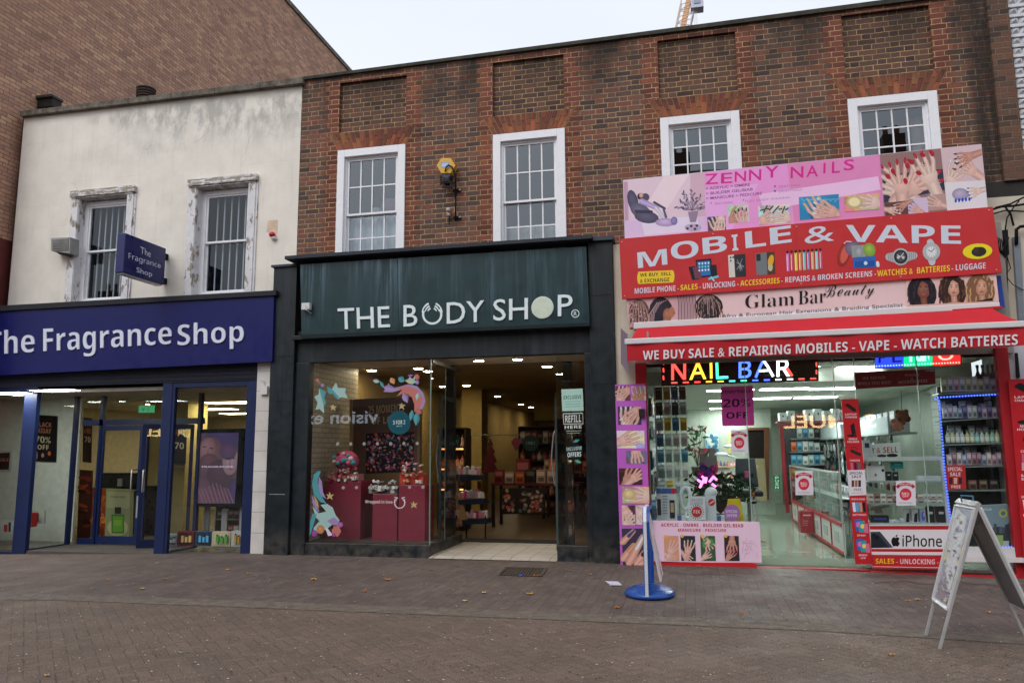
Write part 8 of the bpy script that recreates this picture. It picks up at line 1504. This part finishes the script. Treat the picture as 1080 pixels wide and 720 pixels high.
lv = [(331, 611), (409, 611.5), (405, 607), (559, 626.5), (565, 607.5), (510, 625.5), (455, 601), (174, 611), (220, 611.5), (113, 612), (240, 601), (166, 593.5), (20, 602), (651, 641), (782, 648), (958, 634), (968, 632.5), (876, 600), (1043, 646), (262, 605), (150, 621), (330, 600), (700, 600), (737, 597.5), (49, 713), (940, 691), (490, 634), (600, 602), (385, 624), (510, 625), (623, 606)]
LO = [q for q in sorted(lv) if q not in (lv[0], lv[1], lv[3], lv[4])]
for i, (px, py) in enumerate(lv):
    big = i in (0, 1, 3, 4); p = gat(px, py, gz(gat(px, py).x)); s_ = (.055 if big else random.uniform(.025, .042)); a = random.uniform(0, 6.28); m = MB(mat='cloth'); vs = []; n = 9
    for k in range(n): t_ = 2*math.pi*k/n; rr = s_*(1 if k % 2 else .62)*(1.3 if k == 0 else 1); vs.append((p.x+rr*math.cos(t_+a), p.y+rr*math.sin(t_+a)*.8, p.z+.008+.012*math.sin(t_*2+a)**2))
    vs.append((p.x, p.y, p.z+.006)); cc = c(random.choice(('#b8702a', '#c08a40', '#9a6a38', '#b09058', '#c9a060')) if not i == 0 else '#d0902a')
    m.add(vs, [(k, (k+1) % n, n) for k in range(n)], cc)
    m.build('fallen_leaf', None, f'small dry leaf on the paving, {NUM[LO.index((px, py))]} from the left of the photo' if not big else ('bright orange leaf on the paving below the wide left plinth', 'brown leaf on the paving before the lowest plinth', '', 'pale brown leaf on the paving between the drain and the road', 'small orange leaf just right of the drain grate')[i], 'leaf', 'dry leaves scattered on the paving' if not big else None, recalc=False)
m = MB(mat='old')
for k in range(2600):
    px, py = random.uniform(0, 1080), random.uniform(590, 719)**1; p = gat(px, py); z = gz(p.x)+.005; s_ = random.choice((.003, .004, .005, .006, .011)); a = random.uniform(0, 3)
    m.add([(p.x-s_, p.y, z), (p.x, p.y-s_*.7, z+.003), (p.x+s_, p.y, z), (p.x, p.y+s_*.8, z+.004)], [(0, 1, 2, 3)], c(random.choice(('#a39a90', '#c0b8ac', '#8a8078', '#b0a088', '#2a2420', '#3a302a'))))
m.build('grit', None, 'scattered pale grit and crumbs over the paving', 'grit', kind='stuff', recalc=False)
# ================================================================ THE OTHER SIDE OF THE STREET (seen in the glass)
YO = -9.7
def opposite(x0, x1, h_, mat, cc, fasc, label, floors, gable=False):
    t = thing('opposite_building', ((x0+x1)/2, YO, 0), label, 'building'); m = MB(mat='old'); n = max(2, int((x1-x0)/2.6)); wins = []
    for f in range(floors):
        z0 = 4.6+f*(h_-5)/floors
        for k in range(n): xc = x0+(x1-x0)*(k+.5)/n; wins.append((xc-.5, xc+.5, z0, z0+1.6))
    m2 = MB(); wall(m2, x0, x1, 3.7, h_, h_, wins, YO, -.2, cc, mat, 'matte'); m2.box(x0, x0+.1, YO-8, YO-.01, -.3, h_, cc, 'matte'); m2.box(x1-.1, x1, YO-8, YO-.01, -.3, h_, cc, 'matte'); m2.box(x0, x1, YO-8, YO-7.9, 0, h_, cc, 'matte'); m2.build('wall', t, recalc=False)
    for (a, b_, z0, z1) in wins:
        m = MB(mat='gloss'); m.box(a, b_, YO-.2, YO-.14, z0, z0+.07, WHITE); m.box(a, b_, YO-.2, YO-.14, z1-.07, z1, WHITE); m.box(a, a+.07, YO-.2, YO-.14, z0, z1, WHITE); m.box(b_-.07, b_, YO-.2, YO-.14, z0, z1, WHITE); m.box(a, b_, YO-.2, YO-.15, (z0+z1)/2-.03, (z0+z1)/2+.03, WHITE); m.box(a+.05, b_-.05, YO-.19, YO-.18, z0+.05, z1-.05, c('#3a4046'), 'gloss'); m.build('window', t)
    m = MB(mat='old')
    if gable: m.prism([(x0, YO+.1, h_), (x0, YO-8, h_), (x0, YO-4, h_+2.6)], (x1-x0, 0, 0), c('#4a4644'))
    else: m.box(x0-.05, x1+.05, YO-8, YO+.12, h_, h_+.2, c('#6a645c'))
    for cx2 in (x0+1, x1-1.2): m.box(cx2-.5, cx2+.5, YO-5, YO-4, h_, h_+(3.6 if gable else 1.6), c('#5a4638')); [m.lathe(cx2-.25+k*.5, YO-4.5, [(.13, h_+(3.6 if gable else 1.6)), (.11, h_+(4.1 if gable else 2.1))], c('#8a5a40'), n=10) for k in range(2)]
    m.build('roof', t)
    m = MB(mat='print'); m.box(x0+.2, x1-.2, YO, YO+.2, 2.5, 3.65, c(fasc)); m.build('fascia', t)
    m = MB(mat='gloss'); m.box(x0+.3, x1-.3, YO-.3, YO-.25, .4, 2.5, c('#2c3034')); m.build('shop_glass', t); m = MB(mat='old')
    for k in range(n+1): xx = x0+.2+(x1-x0-.4)*k/n; m.box(xx-.1, xx+.1, YO-.3, YO+.02, 0, 2.5, c('#3c3a38'))
    m.box(x0+.2, x1-.2, YO-.3, YO, 0, .4, c('#3c3a38')); m.build('shop_frame', t)
    return t
opposite(-34, -21, 9.5, 'opposite_brick', c('#6b4636'), '#5a5f5a', 'brick terrace with a grey fascia across the street, farthest left in the reflections', 2)
opposite(-21, -12, 8.8, 'matte', c('#a39c90'), '#39443c', 'pale rendered opticians across the street, reflected in the skincare window', 2)
opposite(-12, -1, 9.6, 'opposite_brick', c('#6b4636'), '#5f2f2c', 'brick terrace across the street between the opticians and the jewellers', 2)
opposite(-1, 11, 12.6, 'opposite_brick', c('#6b4636'), '#22201f', 'tall gabled brick jewellers across the street, reflected in the nail bar glass', 3, True)
opposite(11, 26, 10.2, 'matte', c('#8f877c'), '#4a4038', 'plain rendered terrace across the street at the far right of the reflections', 2)
def osign(text, xl, xr, z0, z1, cc, mat, style, label):
    """letters facing the shops: they read left to right for somebody looking towards -Y"""
    vs, fs = text2d(text, style, True, .012); m = MB(); m.add([(xl+(xr-xl)*u, YO+.23+w_*.04, z0+(z1-z0)*v) for u, v, w_ in vs], fs, cc, mat); m.build('street_sign_letters', None, label, 'shop sign')
osign('vision express', -13.75, -19.6, 2.76, 3.5, (.62, .66, .7), 'signlit', 'reg', 'pale lit letters reading vision express on the opticians across the street')
osign('SAMUEL', 7.05, 3.65, 2.46, 2.98, (1, .66, .28), 'jewel', 'reg', 'warm lit letters reading Samuel on the jewellers across the street')
# nobody needs the helper property any more
for o in bpy.data.objects:
    if len(str(o.get('label', '')).split()) > 16: o['label'] = o['label'].replace(' from the left', ' across').replace('perfume gift box', 'gift box')
    if '_o' in o: del o['_o']
